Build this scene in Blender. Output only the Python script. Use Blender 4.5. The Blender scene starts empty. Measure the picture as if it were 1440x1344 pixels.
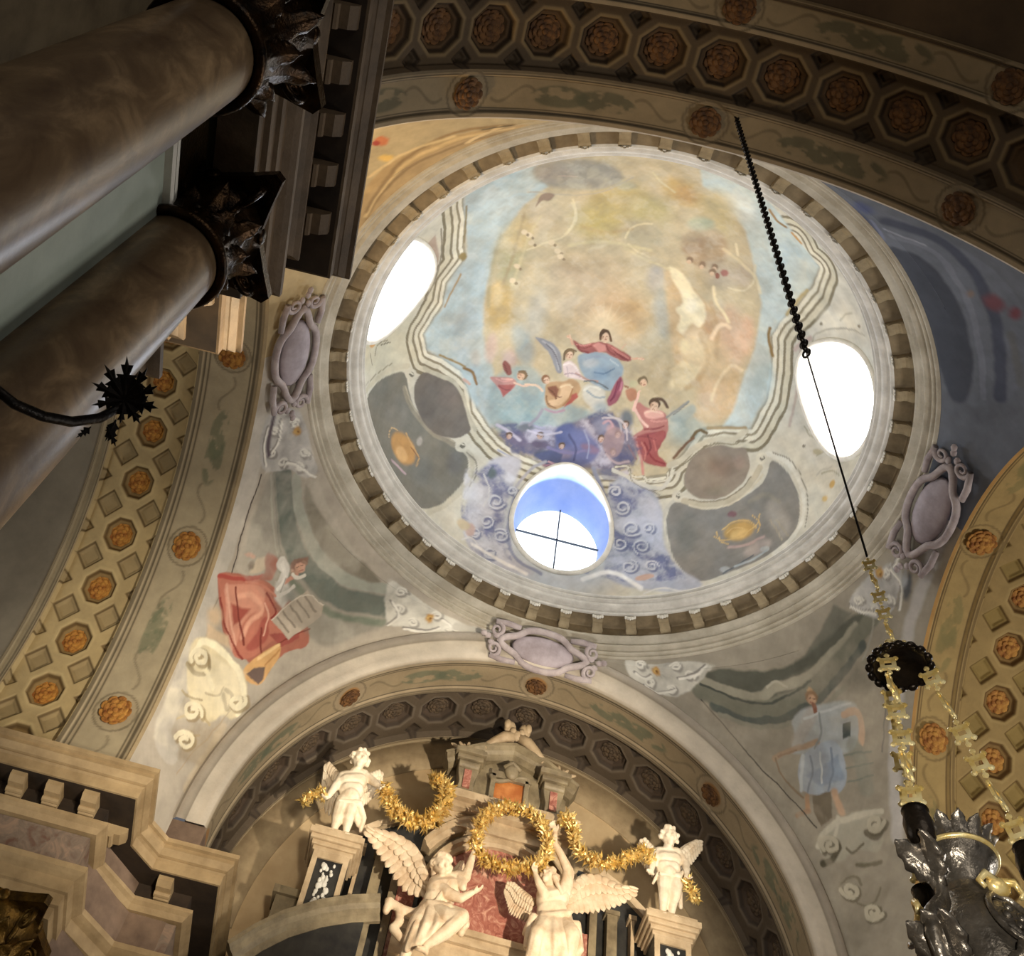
# Church crossing: painted dome on pendentives, coffered arches, columns, altar top and a hanging lamp.
# Units are metres, z up, the altar lies towards +y, the dome axis is x = y = 0.
import bpy, bmesh, math, random
import numpy as np
from mathutils import Vector, Matrix

scene = bpy.context.scene
COL = scene.collection
PI = math.pi

# fresco strokes: kind, colour(s), width / softness, opacity, then surface coordinates
PAINT = {  # bluish strokes beside the altar window carry its glow in their colour
'dome': '''
p b9bcc0 124 100 265 693 272 753 253 820 206 885 133 935 43 967 -54 978 -146 967 -220 935 -266 887 -279 826 -261 761 -221 702 -164 653 -96 615 -21 591 54 581 125 586 187 607 235 643
p c9c6ba 101 100 855 -222 865 -100 860 12 838 108 797 180 744 224 685 236 628 217 578 170 540 102 515 19 506 -74 511 -169 532 -263 567 -350 616 -428 681 -500 766 -627 805 -494 835 -354
p c2bda6 67 100 -566 193 -566 237 -580 274 -607 302 -645 317 -693 315 -746 295 -801 257 -854 202 -900 132 -929 59 -934 -4 -908 -35 -849 -34 -790 -24 -733 -4 -682 24 -637 60 -602 101 -578 147
l 7f765f 144 3 100 -495 -247 -463 -161 -446 -69 -429 -32 -444 0 -474 46 -477 107 -513 174 -530 198 -508 249 -457 268 -392 304 -340 346 -319 416 -281 456 -232 494 -146 531 -5 562 128 518 188 517 282 470 279 443 306 392 327 318 389 281 468 250 479 156 461 77 428 -17 435 -70 465 -136 491 -226 492 -304 451 -304 405 -351
l c9c2aa 125 3 100 -495 -247 -463 -161 -446 -69 -429 -32 -444 0 -474 46 -477 107 -513 174 -530 198 -508 249 -457 268 -392 304 -340 346 -319 416 -281 456 -232 494 -146 531 -5 562 128 518 188 517 282 470 279 443 306 392 327 318 389 281 468 250 479 156 461 77 428 -17 435 -70 465 -136 491 -226 492 -304 451 -304 405 -351
l 857b64 94 3 100 -495 -247 -463 -161 -446 -69 -429 -32 -444 0 -474 46 -477 107 -513 174 -530 198 -508 249 -457 268 -392 304 -340 346 -319 416 -281 456 -232 494 -146 531 -5 562 128 518 188 517 282 470 279 443 306 392 327 318 389 281 468 250 479 156 461 77 428 -17 435 -70 465 -136 491 -226 492 -304 451 -304 405 -351
l d3ccb6 78 3 100 -495 -247 -463 -161 -446 -69 -429 -32 -444 0 -474 46 -477 107 -513 174 -530 198 -508 249 -457 268 -392 304 -340 346 -319 416 -281 456 -232 494 -146 531 -5 562 128 518 188 517 282 470 279 443 306 392 327 318 389 281 468 250 479 156 461 77 428 -17 435 -70 465 -136 491 -226 492 -304 451 -304 405 -351
l 8f856c 53 3 100 -495 -247 -463 -161 -446 -69 -429 -32 -444 0 -474 46 -477 107 -513 174 -530 198 -508 249 -457 268 -392 304 -340 346 -319 416 -281 456 -232 494 -146 531 -5 562 128 518 188 517 282 470 279 443 306 392 327 318 389 281 468 250 479 156 461 77 428 -17 435 -70 465 -136 491 -226 492 -304 451 -304 405 -351
l d9d3bf 39 3 100 -495 -247 -463 -161 -446 -69 -429 -32 -444 0 -474 46 -477 107 -513 174 -530 198 -508 249 -457 268 -392 304 -340 346 -319 416 -281 456 -232 494 -146 531 -5 562 128 518 188 517 282 470 279 443 306 392 327 318 389 281 468 250 479 156 461 77 428 -17 435 -70 465 -136 491 -226 492 -304 451 -304 405 -351
l 9a917a 16 3 100 -495 -247 -463 -161 -446 -69 -429 -32 -444 0 -474 46 -477 107 -513 174 -530 198 -508 249 -457 268 -392 304 -340 346 -319 416 -281 456 -232 494 -146 531 -5 562 128 518 188 517 282 470 279 443 306 392 327 318 389 281 468 250 479 156 461 77 428 -17 435 -70 465 -136 491 -226 492 -304 451 -304 405 -351
p bfae8a 5 100 -542 -317 -495 -247 -463 -161 -446 -69 -429 -32 -444 0 -474 46 -477 107 -513 174 -530 198 -508 249 -457 268 -392 304 -340 346 -319 416 -281 456 -232 494 -146 531 -5 562 128 518 188 517 282 470 279 443 306 392 327 318 389 281 468 250 479 156 461 77 428 -17 435 -70 465 -136 491 -226 492 -304 451 -304 405 -351 320 -409 280 -508 57 -483 -141 -482 -338 -445 -447 -385
p a9bcc2 16 100 -503 -276 -318 -372 -247 -263 -301 -186 -334 -95 -346 -17 -347 80 -337 205 -289 304 -258 392 -271 465 -351 389 -396 309 -516 242 -532 197 -480 117 -474 46 -429 -32 -476 -185
p 9fb0b8 45 100 -345 212 -347 239 -354 264 -365 283 -378 294 -393 296 -406 290 -418 275 -427 253 -432 226 -433 198 -430 170 -423 145 -413 126 -400 116 -387 113 -373 120 -361 135 -352 157 -346 183
p b9cbd0 52 100 -318 -203 -316 -186 -321 -171 -331 -159 -346 -152 -364 -150 -383 -154 -403 -164 -420 -179 -433 -197 -442 -217 -444 -236 -439 -252 -428 -264 -412 -270 -394 -270 -373 -264 -354 -253 -337 -238 -325 -221
p b9c8c8 14 100 106 -476 258 -458 329 -417 409 -351 496 -308 491 -220 445 -74 428 -6 465 75 476 162 468 255 392 282 397 166 401 43 377 -79 322 -190 275 -277 206 -345 138 -372
p a9c3cf 42 100 440 -292 448 -277 453 -260 454 -242 450 -226 443 -212 433 -203 421 -198 408 -199 396 -205 385 -216 377 -231 372 -247 371 -265 375 -281 381 -295 391 -305 403 -310 416 -309 429 -303
p a7bfc6 38 100 483 118 484 139 481 158 475 175 467 186 457 192 447 191 436 184 428 172 421 155 418 135 418 115 421 96 427 79 435 68 444 62 455 62 465 69 473 82 480 99
p d6dcd6 38 100 286 -347 282 -333 274 -322 263 -313 249 -309 235 -309 221 -313 209 -321 200 -333 195 -346 195 -360 198 -374 206 -385 218 -394 231 -399 246 -399 260 -395 272 -387 281 -375 286 -361
p 93a8ab 22 100 -291 324 -183 262 -103 350 18 374 126 385 79 450 -109 483 -221 490 -287 450
p 8fa9ac 45 100 -126 404 -127 416 -134 429 -146 439 -162 447 -181 452 -201 453 -220 450 -235 443 -246 434 -251 422 -249 410 -242 398 -229 388 -213 380 -194 376 -175 375 -157 378 -142 384 -132 393
p 98a7ac 33 100 -185 215 -178 232 -175 248 -175 262 -178 272 -185 278 -195 279 -206 274 -217 265 -228 252 -238 236 -244 219 -248 202 -248 188 -244 178 -237 172 -228 171 -217 176 -205 186 -194 199
p 96a6a2 60 100 340 309 343 324 341 340 333 355 322 368 307 376 291 380 274 378 260 372 248 361 241 347 239 331 241 316 249 301 260 289 274 281 290 278 306 279 320 285 332 295
p b2a983 64 100 -253 -35 -259 -8 -268 16 -281 33 -296 41 -311 41 -325 32 -337 15 -345 -9 -348 -38 -347 -68 -342 -96 -332 -121 -320 -138 -306 -147 -291 -147 -277 -137 -265 -118 -257 -93 -253 -65
p a9a57e 37 70 -264 42 -266 64 -271 84 -278 98 -286 107 -295 109 -303 104 -310 92 -316 74 -318 53 -318 30 -316 7 -311 -13 -305 -28 -297 -37 -288 -38 -280 -33 -273 -20 -267 -2 -264 19
p c4a463 45 100 -258 126 -257 148 -261 167 -268 183 -278 193 -291 196 -304 193 -316 182 -327 166 -335 145 -339 123 -339 100 -336 80 -328 64 -318 55 -306 52 -293 56 -281 67 -270 83 -262 103
p c9ad72 42 70 -244 -81 -249 -65 -256 -53 -266 -44 -278 -41 -290 -44 -300 -51 -309 -63 -315 -78 -317 -95 -316 -113 -312 -129 -304 -141 -294 -150 -282 -153 -271 -150 -260 -142 -251 -130 -245 -115 -243 -98
p b9a568 64 100 15 -268 16 -250 9 -232 -4 -215 -22 -202 -44 -194 -68 -190 -90 -193 -109 -201 -123 -214 -131 -230 -132 -247 -125 -265 -111 -280 -92 -293 -70 -301 -47 -305 -25 -303 -6 -295 8 -283
p c2ac62 67 100 -22 -182 -21 -165 -26 -148 -37 -133 -53 -122 -72 -114 -92 -113 -112 -116 -129 -125 -142 -138 -149 -154 -150 -172 -144 -188 -133 -203 -117 -214 -98 -221 -77 -222 -58 -219 -41 -210 -29 -198
p b4ab6c 59 60 83 -242 85 -227 81 -211 72 -196 59 -185 44 -177 28 -174 12 -176 -2 -182 -13 -193 -19 -207 -20 -222 -16 -238 -7 -252 5 -264 21 -272 37 -275 53 -273 67 -267 77 -256
p c8aa6a 47 100 151 -316 147 -303 138 -292 124 -285 107 -282 89 -283 71 -288 55 -298 43 -310 35 -324 33 -338 37 -351 46 -362 60 -369 77 -372 95 -370 113 -364 129 -355 141 -343 149 -330
p c59f62 34 100 133 -312 131 -303 126 -295 119 -289 111 -286 101 -286 92 -290 84 -295 78 -303 74 -313 74 -322 76 -332 81 -340 88 -345 96 -348 106 -348 115 -345 123 -339 129 -331 133 -322
p c4b07c 67 100 228 -339 238 -317 244 -294 244 -271 240 -251 232 -236 220 -227 205 -224 189 -229 174 -240 161 -257 152 -277 146 -301 145 -324 149 -345 157 -361 170 -372 184 -374 200 -369 215 -357
p c2ab88 135 100 41 21 44 51 36 81 18 108 -7 128 -39 140 -72 143 -105 136 -134 119 -155 95 -167 67 -168 36 -159 7 -141 -19 -115 -38 -84 -49 -52 -51 -20 -44 8 -29 29 -6
p c6a67e 93 100 78 94 80 114 75 134 65 152 49 166 29 175 8 177 -13 173 -31 162 -45 147 -53 128 -54 108 -49 88 -38 70 -22 57 -3 49 18 47 38 51 56 60 70 75
p c9b391 59 100 70 137 70 150 64 164 51 177 34 187 14 195 -7 198 -27 197 -44 191 -56 182 -62 171 -62 158 -55 144 -43 132 -25 122 -6 115 15 112 35 113 51 118 63 126
p bba78c 76 70 -81 31 -79 50 -82 67 -90 83 -102 94 -117 99 -133 99 -149 93 -164 82 -175 66 -181 48 -183 29 -180 11 -172 -5 -160 -15 -145 -21 -129 -20 -113 -14 -99 -3 -88 13
p c8a56f 59 70 106 92 106 110 102 127 95 141 85 151 73 155 61 154 49 146 39 134 32 119 29 101 29 82 33 65 40 51 50 42 62 38 74 39 86 46 95 58 103 74
p aba5a0 37 100 117 -42 119 -31 119 -20 116 -10 110 -3 104 1 96 2 88 -1 81 -7 75 -16 71 -26 70 -38 70 -49 73 -58 78 -65 85 -70 92 -70 100 -68 107 -61 113 -53
p a9aca6 27 80 150 47 157 67 162 87 164 103 163 114 159 120 152 119 144 112 135 99 126 82 118 62 111 41 106 21 105 5 106 -7 110 -12 116 -11 124 -4 133 9 142 27
p b6b4aa 37 70 -163 132 -164 154 -167 174 -172 190 -179 199 -187 203 -196 199 -203 188 -210 172 -214 152 -216 130 -215 108 -212 88 -207 72 -201 62 -193 59 -185 63 -177 74 -170 90 -166 110
p 908d83 23 100 -65 -325 -67 -306 -81 -288 -104 -272 -134 -261 -170 -255 -208 -256 -244 -265 -275 -279 -296 -297 -307 -317 -305 -336 -290 -352 -265 -363 -232 -370 -195 -373 -157 -371 -123 -365 -94 -355 -75 -342
p 968f86 27 100 -194 -313 -194 -303 -199 -294 -208 -286 -220 -281 -235 -278 -251 -279 -266 -283 -278 -290 -288 -299 -293 -309 -293 -320 -288 -329 -279 -336 -266 -341 -251 -343 -235 -341 -221 -337 -208 -331 -199 -322
l a99f8e 5 5 80 -295 -241 -185 -232 -98 -261 -40 -330
l c0a89a 3 2 80 -231 -302 -181 -306
p b3a88a 32 100 87 -158 86 -144 79 -130 68 -119 53 -111 36 -107 19 -108 3 -113 -11 -121 -20 -133 -24 -147 -23 -161 -16 -175 -5 -186 10 -193 27 -197 44 -197 60 -192 73 -183 83 -172
l d3c69c 6 5 100 -10 -127 -6 -157 19 -184 45 -190
l cfc19a 6 5 100 2 -112 25 -96 63 -89
l cdbf92 6 6 100 6 -365 37 -335 72 -315
l d6c99e 6 6 80 -172 -211 -149 -174 -147 -140 -167 -109
l cbbd93 6 6 70 -95 -74 -46 -99 -17 -107
p b09674 19 100 124 -197 206 -249 247 -208 252 -139 189 -97 129 -141
p a5896a 34 100 186 -177 187 -169 185 -160 181 -152 175 -145 167 -141 159 -138 151 -139 144 -142 138 -147 135 -155 134 -163 136 -171 140 -180 146 -186 154 -191 162 -193 170 -193 177 -190 183 -185
p b7a890 42 100 300 -120 297 -107 290 -96 279 -86 266 -80 251 -77 237 -78 224 -83 214 -91 208 -101 206 -113 208 -126 215 -137 226 -146 239 -153 253 -156 268 -155 281 -150 291 -143 298 -132
p aeb598 21 100 191 -254 191 -247 189 -239 183 -231 175 -224 166 -219 156 -215 147 -214 139 -216 133 -219 130 -225 130 -231 133 -239 139 -247 146 -254 156 -259 165 -263 175 -264 182 -263 188 -260
p b8a58c 30 100 327 -157 329 -146 329 -136 326 -126 321 -118 314 -112 307 -110 299 -111 292 -115 286 -122 282 -131 281 -142 281 -152 284 -162 289 -170 296 -175 303 -178 311 -177 318 -173 323 -166
l d7cba9 6 5 80 327 -189 337 -139 323 -101 297 -88 280 -88
p c9aa7c 19 100 98 -79 174 -46 252 -15 336 55 389 115 409 257 328 309 256 258 194 158 152 48
p d0ad82 59 100 371 210 374 226 374 242 369 257 361 269 349 277 336 280 322 277 310 270 299 258 292 244 289 228 290 212 295 198 303 186 314 179 327 176 340 178 353 185 363 196
p caa788 59 100 365 10 375 33 381 56 382 78 378 95 369 106 356 110 340 107 324 97 308 81 295 60 285 37 279 14 279 -7 283 -24 292 -36 304 -40 319 -37 335 -26 351 -10
p c8b68e 42 100 293 244 297 259 298 275 296 288 290 298 282 304 272 305 262 301 252 292 244 280 238 265 234 249 234 234 236 221 242 211 249 205 259 204 269 208 278 217 287 229
p d8c39a 47 100 282 101 284 114 283 127 279 138 273 147 264 153 254 155 243 153 234 147 226 138 221 126 219 114 220 101 224 90 231 81 239 75 249 73 259 75 269 81 276 90
p d2a987 30 100 385 7 390 23 392 39 391 52 388 62 383 68 376 68 368 64 360 55 353 43 346 28 342 12 340 -4 341 -17 344 -28 349 -33 356 -34 364 -30 372 -21 379 -8
p c09a70 24 100 271 27 278 39 283 51 286 62 285 70 283 75 277 77 270 74 262 68 253 59 245 47 238 35 233 23 231 12 231 3 234 -2 239 -3 246 -1 254 6 263 15
p eadcb4 11 100 112 -84 140 -77 171 -63 199 -35 231 -18 251 21 242 59 215 49 204 91 182 83 187 47 164 35 184 10 164 -21 135 -40
p f1e6c8 24 100 218 7 217 13 215 20 211 24 207 28 202 29 197 28 193 25 190 20 188 14 187 7 188 0 191 -6 194 -11 199 -14 204 -15 208 -14 213 -11 216 -6 218 0
p efe0b8 17 100 162 -59 163 -56 162 -52 161 -48 158 -45 155 -43 152 -43 149 -43 146 -45 143 -48 142 -51 141 -55 142 -59 143 -62 146 -65 149 -67 152 -68 155 -67 158 -66 161 -63
p e3d0a2 20 100 229 115 231 121 230 126 229 131 226 135 222 138 218 138 213 137 209 134 206 130 204 125 203 119 203 113 205 108 207 104 211 102 215 101 220 102 224 105 227 110
p e6d4a8 17 100 227 228 228 233 228 238 227 242 224 245 221 247 217 248 214 247 210 244 207 240 205 236 204 231 205 226 206 222 208 218 212 216 215 216 219 217 222 219 225 223
p dcc79a 12 100 196 198 224 157 275 157 272 210 231 247
l b8935f 14 11 70 249 73 290 119 284 184 256 227
l b58f60 12 11 60 249 -24 288 34 308 111
l e6cfa4 9 9 80 331 228 333 159 355 110 387 116
p c9b795 39 100 -201 -171 -200 -159 -203 -148 -209 -139 -218 -132 -228 -130 -240 -131 -252 -135 -262 -143 -270 -154 -275 -166 -276 -179 -273 -190 -267 -199 -258 -206 -247 -208 -235 -207 -224 -202 -214 -194 -206 -183
l dccda2 6 6 80 -255 -48 -207 -79 -156 -107 -150 -178 -172 -223
l a58f68 9 11 60 -290 -166 -289 -73 -293 15 -305 79
l cdbf90 8 8 60 -244 -156 -260 -97 -265 -30 -272 56
l 9d9470 11 12 50 -341 -96 -347 16 -330 122
p d9bc80 24 100 -293 92 -294 102 -296 111 -299 119 -304 123 -309 124 -315 122 -320 117 -324 109 -327 99 -329 88 -329 77 -327 68 -323 61 -319 56 -313 55 -308 58 -302 63 -298 71 -295 81
p c9a8a0 24 100 -286 246 -287 258 -289 269 -294 278 -299 283 -305 284 -310 282 -315 276 -319 266 -321 255 -322 242 -321 230 -318 218 -314 210 -309 205 -303 203 -298 206 -293 212 -289 222 -286 233
p b99fa0 27 100 -225 267 -225 275 -226 282 -230 287 -235 291 -241 293 -247 293 -254 290 -259 285 -263 279 -265 271 -266 264 -264 257 -260 252 -255 248 -249 246 -243 246 -237 249 -232 254 -228 260
p a9a09c 20 70 -331 276 -331 284 -332 292 -335 298 -339 302 -343 303 -349 302 -354 298 -358 293 -362 285 -364 277 -364 269 -363 261 -360 255 -356 251 -352 250 -346 251 -341 255 -337 261 -333 268
l b0905c 11 12 50 -125 -140 -65 -125 1 -160
l d4c896 9 9 60 -148 -75 -79 -104 -4 -106 61 -111
l cbbd92 8 8 80 -1 -96 50 -78 89 -76 119 -69
p 9aa092 17 50 -25 -302 -25 -297 -28 -291 -33 -287 -39 -282 -47 -280 -54 -278 -62 -278 -68 -280 -73 -283 -75 -288 -75 -293 -73 -298 -68 -303 -61 -307 -54 -309 -46 -311 -38 -311 -32 -309 -28 -306
c dccca4 a8936c 100 8 26 -542 -317 -495 -247 -463 -161 -446 -69 -429 -32 -444 0 -474 46 -477 107 -513 174 -530 198 -508 249 -457 268 -392 304 -340 346 -319 416 -281 456 -232 494 -146 531 -5 562 128 518 188 517 282 470 279 443 306 392 327 318 389 281 468 250 479 156 461 77 428 -17 435 -70 465 -136 491 -226 492 -304 451 -304 405 -351 320 -409 280 -508 57 -483 -141 -482 -338 -445 -447 -385
c dcdcd2 95948c 260 8 16 -542 -317 -495 -247 -463 -161 -446 -69 -429 -32 -444 0 -474 46 -477 107 -513 174 -530 198 -508 249 -457 268 -392 304 -340 346 -319 416 -281 456 -232 494 -146 531 -5 562 128 518 188 517 282 470 279 443 306 392 327 318 389 281 468 250 479 156 461 77 428 -17 435 -70 465 -136 491 -226 492 -304 451 -304 405 -351 320 -409 280 -508 57 -483 -141 -482 -338 -445 -447 -385
l e3d0a4 9 8 100 243 -70 259 -31 290 -14 308 5
l e0c7a4 11 9 100 282 71 283 35 303 16 317 19
l d8c9a4 8 6 100 261 -222 275 -194
l dccb9f 9 8 60 237 -191 335 -161 361 -117
p 8c745c 6 100 172 -122 172 -119 172 -115 171 -113 169 -110 166 -109 164 -108 161 -109 159 -110 157 -112 156 -115 155 -118 156 -121 157 -124 159 -126 161 -128 164 -128 166 -128 169 -127 171 -124
p d0b394 4 100 169 -114 169 -112 169 -109 168 -108 167 -106 165 -105 164 -105 162 -105 160 -106 159 -107 158 -109 158 -111 158 -113 159 -115 160 -117 162 -118 164 -118 165 -118 167 -117 168 -115
p 8c745c 6 100 206 -123 207 -120 206 -117 205 -114 203 -112 201 -110 198 -110 196 -110 193 -111 191 -113 190 -116 190 -119 190 -122 191 -125 193 -128 196 -129 198 -130 201 -130 203 -128 205 -126
p d0b394 4 100 203 -115 204 -113 204 -111 203 -109 201 -108 200 -107 198 -106 196 -106 195 -107 194 -109 193 -110 192 -112 193 -115 194 -116 195 -118 196 -119 198 -120 200 -119 201 -118 203 -117
p 8c745c 6 100 237 -131 238 -128 237 -125 236 -122 234 -120 232 -118 229 -117 227 -117 224 -119 222 -121 221 -124 221 -127 221 -130 222 -133 224 -135 227 -137 229 -138 232 -137 234 -136 236 -134
p d0b394 4 100 235 -123 235 -121 235 -119 234 -117 233 -115 231 -114 229 -114 228 -114 226 -115 225 -116 224 -118 224 -120 224 -122 225 -124 226 -126 228 -127 229 -127 231 -127 233 -126 234 -125
p 8c745c 6 100 236 -115 237 -112 236 -108 235 -105 233 -103 231 -101 228 -101 226 -101 223 -102 221 -104 220 -107 220 -110 220 -113 221 -116 223 -118 225 -120 228 -121 231 -121 233 -119 235 -117
p d0b394 4 100 233 -106 234 -104 233 -102 233 -100 231 -99 230 -98 228 -97 226 -97 225 -98 224 -99 223 -101 222 -103 223 -105 223 -107 225 -109 226 -110 228 -111 230 -110 231 -110 233 -108
p a56d62 7 100 267 -128 267 -125 266 -121 265 -118 262 -116 259 -114 256 -112 253 -112 250 -113 248 -115 246 -117 246 -120 247 -123 248 -127 251 -129 254 -131 257 -132 260 -133 263 -132 265 -130
p 96604f 4 100 247 -106 248 -103 248 -100 247 -98 246 -96 245 -95 243 -95 241 -95 239 -96 238 -99 237 -101 236 -104 236 -107 237 -109 238 -111 239 -112 241 -113 243 -112 245 -111 246 -109
p d4c2a0 6 100 -251 -97 -251 -95 -252 -92 -253 -90 -256 -89 -258 -89 -261 -89 -264 -90 -266 -92 -268 -94 -269 -96 -269 -99 -268 -101 -267 -103 -264 -105 -262 -105 -259 -105 -257 -104 -254 -102 -252 -100
p 948266 3 100 -244 -89 -244 -87 -244 -86 -245 -85 -246 -84 -247 -84 -248 -84 -250 -84 -251 -85 -252 -87 -252 -88 -253 -90 -252 -91 -252 -92 -251 -93 -249 -93 -248 -93 -247 -93 -245 -92 -245 -90
p d4c2a0 6 100 -241 -76 -240 -73 -241 -71 -243 -69 -245 -67 -247 -67 -250 -67 -253 -68 -255 -70 -257 -72 -258 -74 -258 -77 -257 -79 -256 -81 -253 -82 -251 -83 -248 -83 -246 -82 -243 -80 -242 -78
p 948266 3 100 -233 -67 -233 -66 -233 -64 -234 -63 -235 -62 -236 -62 -238 -62 -239 -63 -240 -64 -241 -65 -242 -67 -242 -68 -241 -69 -241 -71 -240 -71 -238 -72 -237 -72 -236 -71 -235 -70 -234 -69
p d4c2a0 6 100 -267 -106 -267 -103 -268 -101 -269 -99 -271 -97 -274 -97 -277 -97 -279 -98 -282 -100 -284 -102 -285 -105 -285 -108 -284 -110 -283 -112 -280 -113 -278 -114 -275 -113 -272 -112 -270 -110 -268 -108
p 948266 3 100 -260 -97 -260 -95 -260 -94 -261 -93 -262 -92 -263 -92 -264 -92 -266 -93 -267 -94 -268 -95 -268 -96 -268 -98 -268 -99 -267 -100 -266 -101 -265 -102 -264 -101 -262 -101 -261 -100 -260 -98
p d4c2a0 6 100 -265 3 -265 5 -265 7 -267 9 -269 11 -272 11 -275 11 -277 10 -280 8 -281 6 -282 4 -282 1 -282 -1 -280 -3 -278 -4 -275 -4 -272 -4 -270 -3 -267 -2 -266 0
p 948266 3 100 -257 11 -257 12 -258 14 -258 15 -259 16 -261 16 -262 16 -263 15 -265 14 -266 13 -266 11 -266 10 -266 9 -265 8 -264 7 -263 7 -261 7 -260 7 -259 8 -258 10
p d4c2a0 6 100 -266 46 -266 48 -266 50 -268 52 -270 53 -273 54 -276 53 -278 53 -281 51 -282 49 -283 47 -283 44 -283 42 -281 40 -279 39 -276 38 -273 39 -271 40 -268 41 -267 43
p 948266 3 100 -258 53 -258 55 -259 56 -259 57 -260 58 -262 58 -263 58 -264 58 -266 57 -267 55 -267 54 -267 53 -267 51 -266 50 -265 50 -264 49 -262 49 -261 50 -260 51 -259 52
p d4c2a0 6 100 -187 -81 -187 -78 -188 -76 -189 -74 -191 -73 -194 -72 -196 -72 -199 -73 -201 -74 -203 -76 -204 -79 -204 -81 -203 -84 -202 -86 -200 -87 -197 -88 -195 -88 -192 -87 -190 -85 -188 -83
p 948266 3 100 -180 -73 -180 -71 -180 -70 -181 -69 -182 -68 -183 -68 -184 -68 -185 -68 -187 -69 -187 -70 -188 -72 -188 -73 -188 -75 -187 -76 -186 -77 -185 -77 -184 -77 -182 -76 -181 -75 -180 -74
p d4c2a0 6 100 -166 -57 -166 -55 -167 -52 -168 -50 -170 -49 -172 -48 -175 -48 -178 -49 -180 -50 -182 -52 -183 -55 -183 -57 -182 -60 -181 -62 -179 -63 -176 -64 -173 -64 -171 -63 -169 -61 -167 -59
p 948266 3 100 -159 -49 -159 -48 -159 -46 -160 -45 -161 -45 -162 -44 -163 -44 -164 -45 -166 -46 -166 -47 -167 -48 -167 -50 -167 -51 -166 -52 -165 -53 -164 -53 -163 -53 -161 -53 -160 -52 -159 -51
p d4c2a0 6 100 -155 -41 -154 -39 -155 -37 -157 -35 -159 -33 -161 -32 -164 -32 -166 -33 -168 -35 -170 -37 -171 -39 -171 -41 -171 -44 -169 -46 -167 -47 -165 -48 -162 -48 -159 -47 -157 -46 -156 -44
p 948266 3 100 -147 -34 -147 -32 -148 -31 -148 -30 -149 -29 -150 -28 -152 -29 -153 -29 -154 -30 -155 -31 -156 -32 -156 -34 -155 -35 -155 -36 -154 -37 -153 -38 -151 -38 -150 -37 -149 -36 -148 -35
p 97806c 6 100 -265 -183 -263 -224 -243 -241 -221 -234 -231 -210 -253 -214
p d8c39b 56 70 37 116 38 126 35 136 27 146 17 153 5 158 -8 160 -20 158 -31 153 -39 146 -44 136 -44 126 -40 116 -33 106 -23 99 -11 95 2 93 14 95 25 99 33 107
l dccfae 3 6 25 -29 138 -71 132
l dccfae 3 6 25 -27 129 -66 110
l dccfae 3 6 25 -22 121 -54 91
l dccfae 3 6 25 -15 115 -37 77
l dccfae 3 6 25 -7 111 -17 68
l dccfae 3 6 25 3 110 4 67
l dccfae 3 6 25 12 112 26 71
l dccfae 3 6 25 20 117 45 83
l dccfae 3 6 25 26 124 60 99
p 8fa0ac 9 100 -56 227 -26 209 17 204 58 213 80 232 80 254 70 280 62 304 34 306 -12 292 -39 262
p 7f97ac 21 100 45 256 45 261 43 267 39 272 34 276 27 278 20 279 14 278 8 276 4 272 1 267 1 261 3 256 7 251 12 247 19 245 26 244 32 244 38 247 43 251
p a8adb0 15 100 8 235 7 239 5 243 1 247 -5 250 -11 253 -18 254 -25 253 -30 252 -34 249 -36 246 -36 242 -34 237 -30 234 -24 231 -17 228 -10 227 -4 228 2 229 6 232
p 9a5650 5 100 -76 186 -68 187 -49 194 -21 185 2 177 26 176 57 188 93 197 94 211 70 215 38 210 19 203 -5 207 -30 217 -53 212 -67 201
p c88378 6 100 -17 190 -5 181 15 185 21 200 1 208
l 7f3a3c 5 5 100 31 183 55 202 85 210
l 7f3a3c 5 5 100 -63 195 -51 212 -26 212
l c07068 5 5 70 22 180 52 192 83 203
p d8b897 3 100 -6 148 7 142 18 153 20 172 11 180 0 172
l 6d5038 6 3 100 -2 172 -7 154 1 140 16 148 26 168
l cfa183 6 3 100 -74 197 -83 182 -92 179
l cfa183 6 3 100 94 202 109 196 122 193
l c9a688 5 3 100 61 183 66 168
p 8d8d94 5 100 -185 199 -159 198 -130 204 -106 223 -92 248 -84 285 -101 286 -115 261 -132 233 -161 215
l a9a8ac 5 5 100 -157 206 -127 215 -107 245 -97 274
l 6c6b72 3 3 100 -145 210 -115 233 -92 273
p d9c2bd 6 100 -87 255 -70 244 -44 258 -31 280 -11 292 -42 291 -79 293
p cda98b 7 100 -63 227 -63 232 -64 236 -66 239 -69 242 -72 243 -76 243 -80 242 -83 240 -86 236 -87 232 -88 228 -87 224 -85 220 -82 218 -78 216 -74 216 -71 217 -67 220 -65 223
l 6c5a42 6 3 100 -87 244 -92 223 -80 211 -60 216
l b58d80 5 3 100 -46 275 -8 291 19 285
l 646b70 4 3 100 -19 294 19 287 51 299
p bb9468 6 100 -126 318 -102 308 -79 307 -54 291 -32 300 -21 320 -40 352 -63 379 -85 389 -107 382 -121 357
p d8b388 8 100 -83 316 -62 303 -46 314 -48 342 -68 372 -93 380 -111 363 -85 358 -75 337
p 8c5a42 6 100 -118 328 -94 318 -83 327 -86 356 -112 341
p 9e6a45 6 100 -118 308 -118 311 -119 314 -121 316 -123 318 -126 319 -129 319 -132 318 -134 316 -136 314 -137 311 -137 309 -136 306 -135 303 -132 302 -130 301 -127 301 -124 302 -121 303 -119 305
p b1584a 5 100 -48 340 -34 328 -25 340 -48 368 -58 378
l dfc0a2 6 3 100 -184 333 -151 325 -130 341
l 7a5040 3 3 100 -94 329 -83 353 -72 350
p cfc8b8 12 100 -20 314 -6 299 22 298 47 308 54 346 34 368 -10 345
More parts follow.
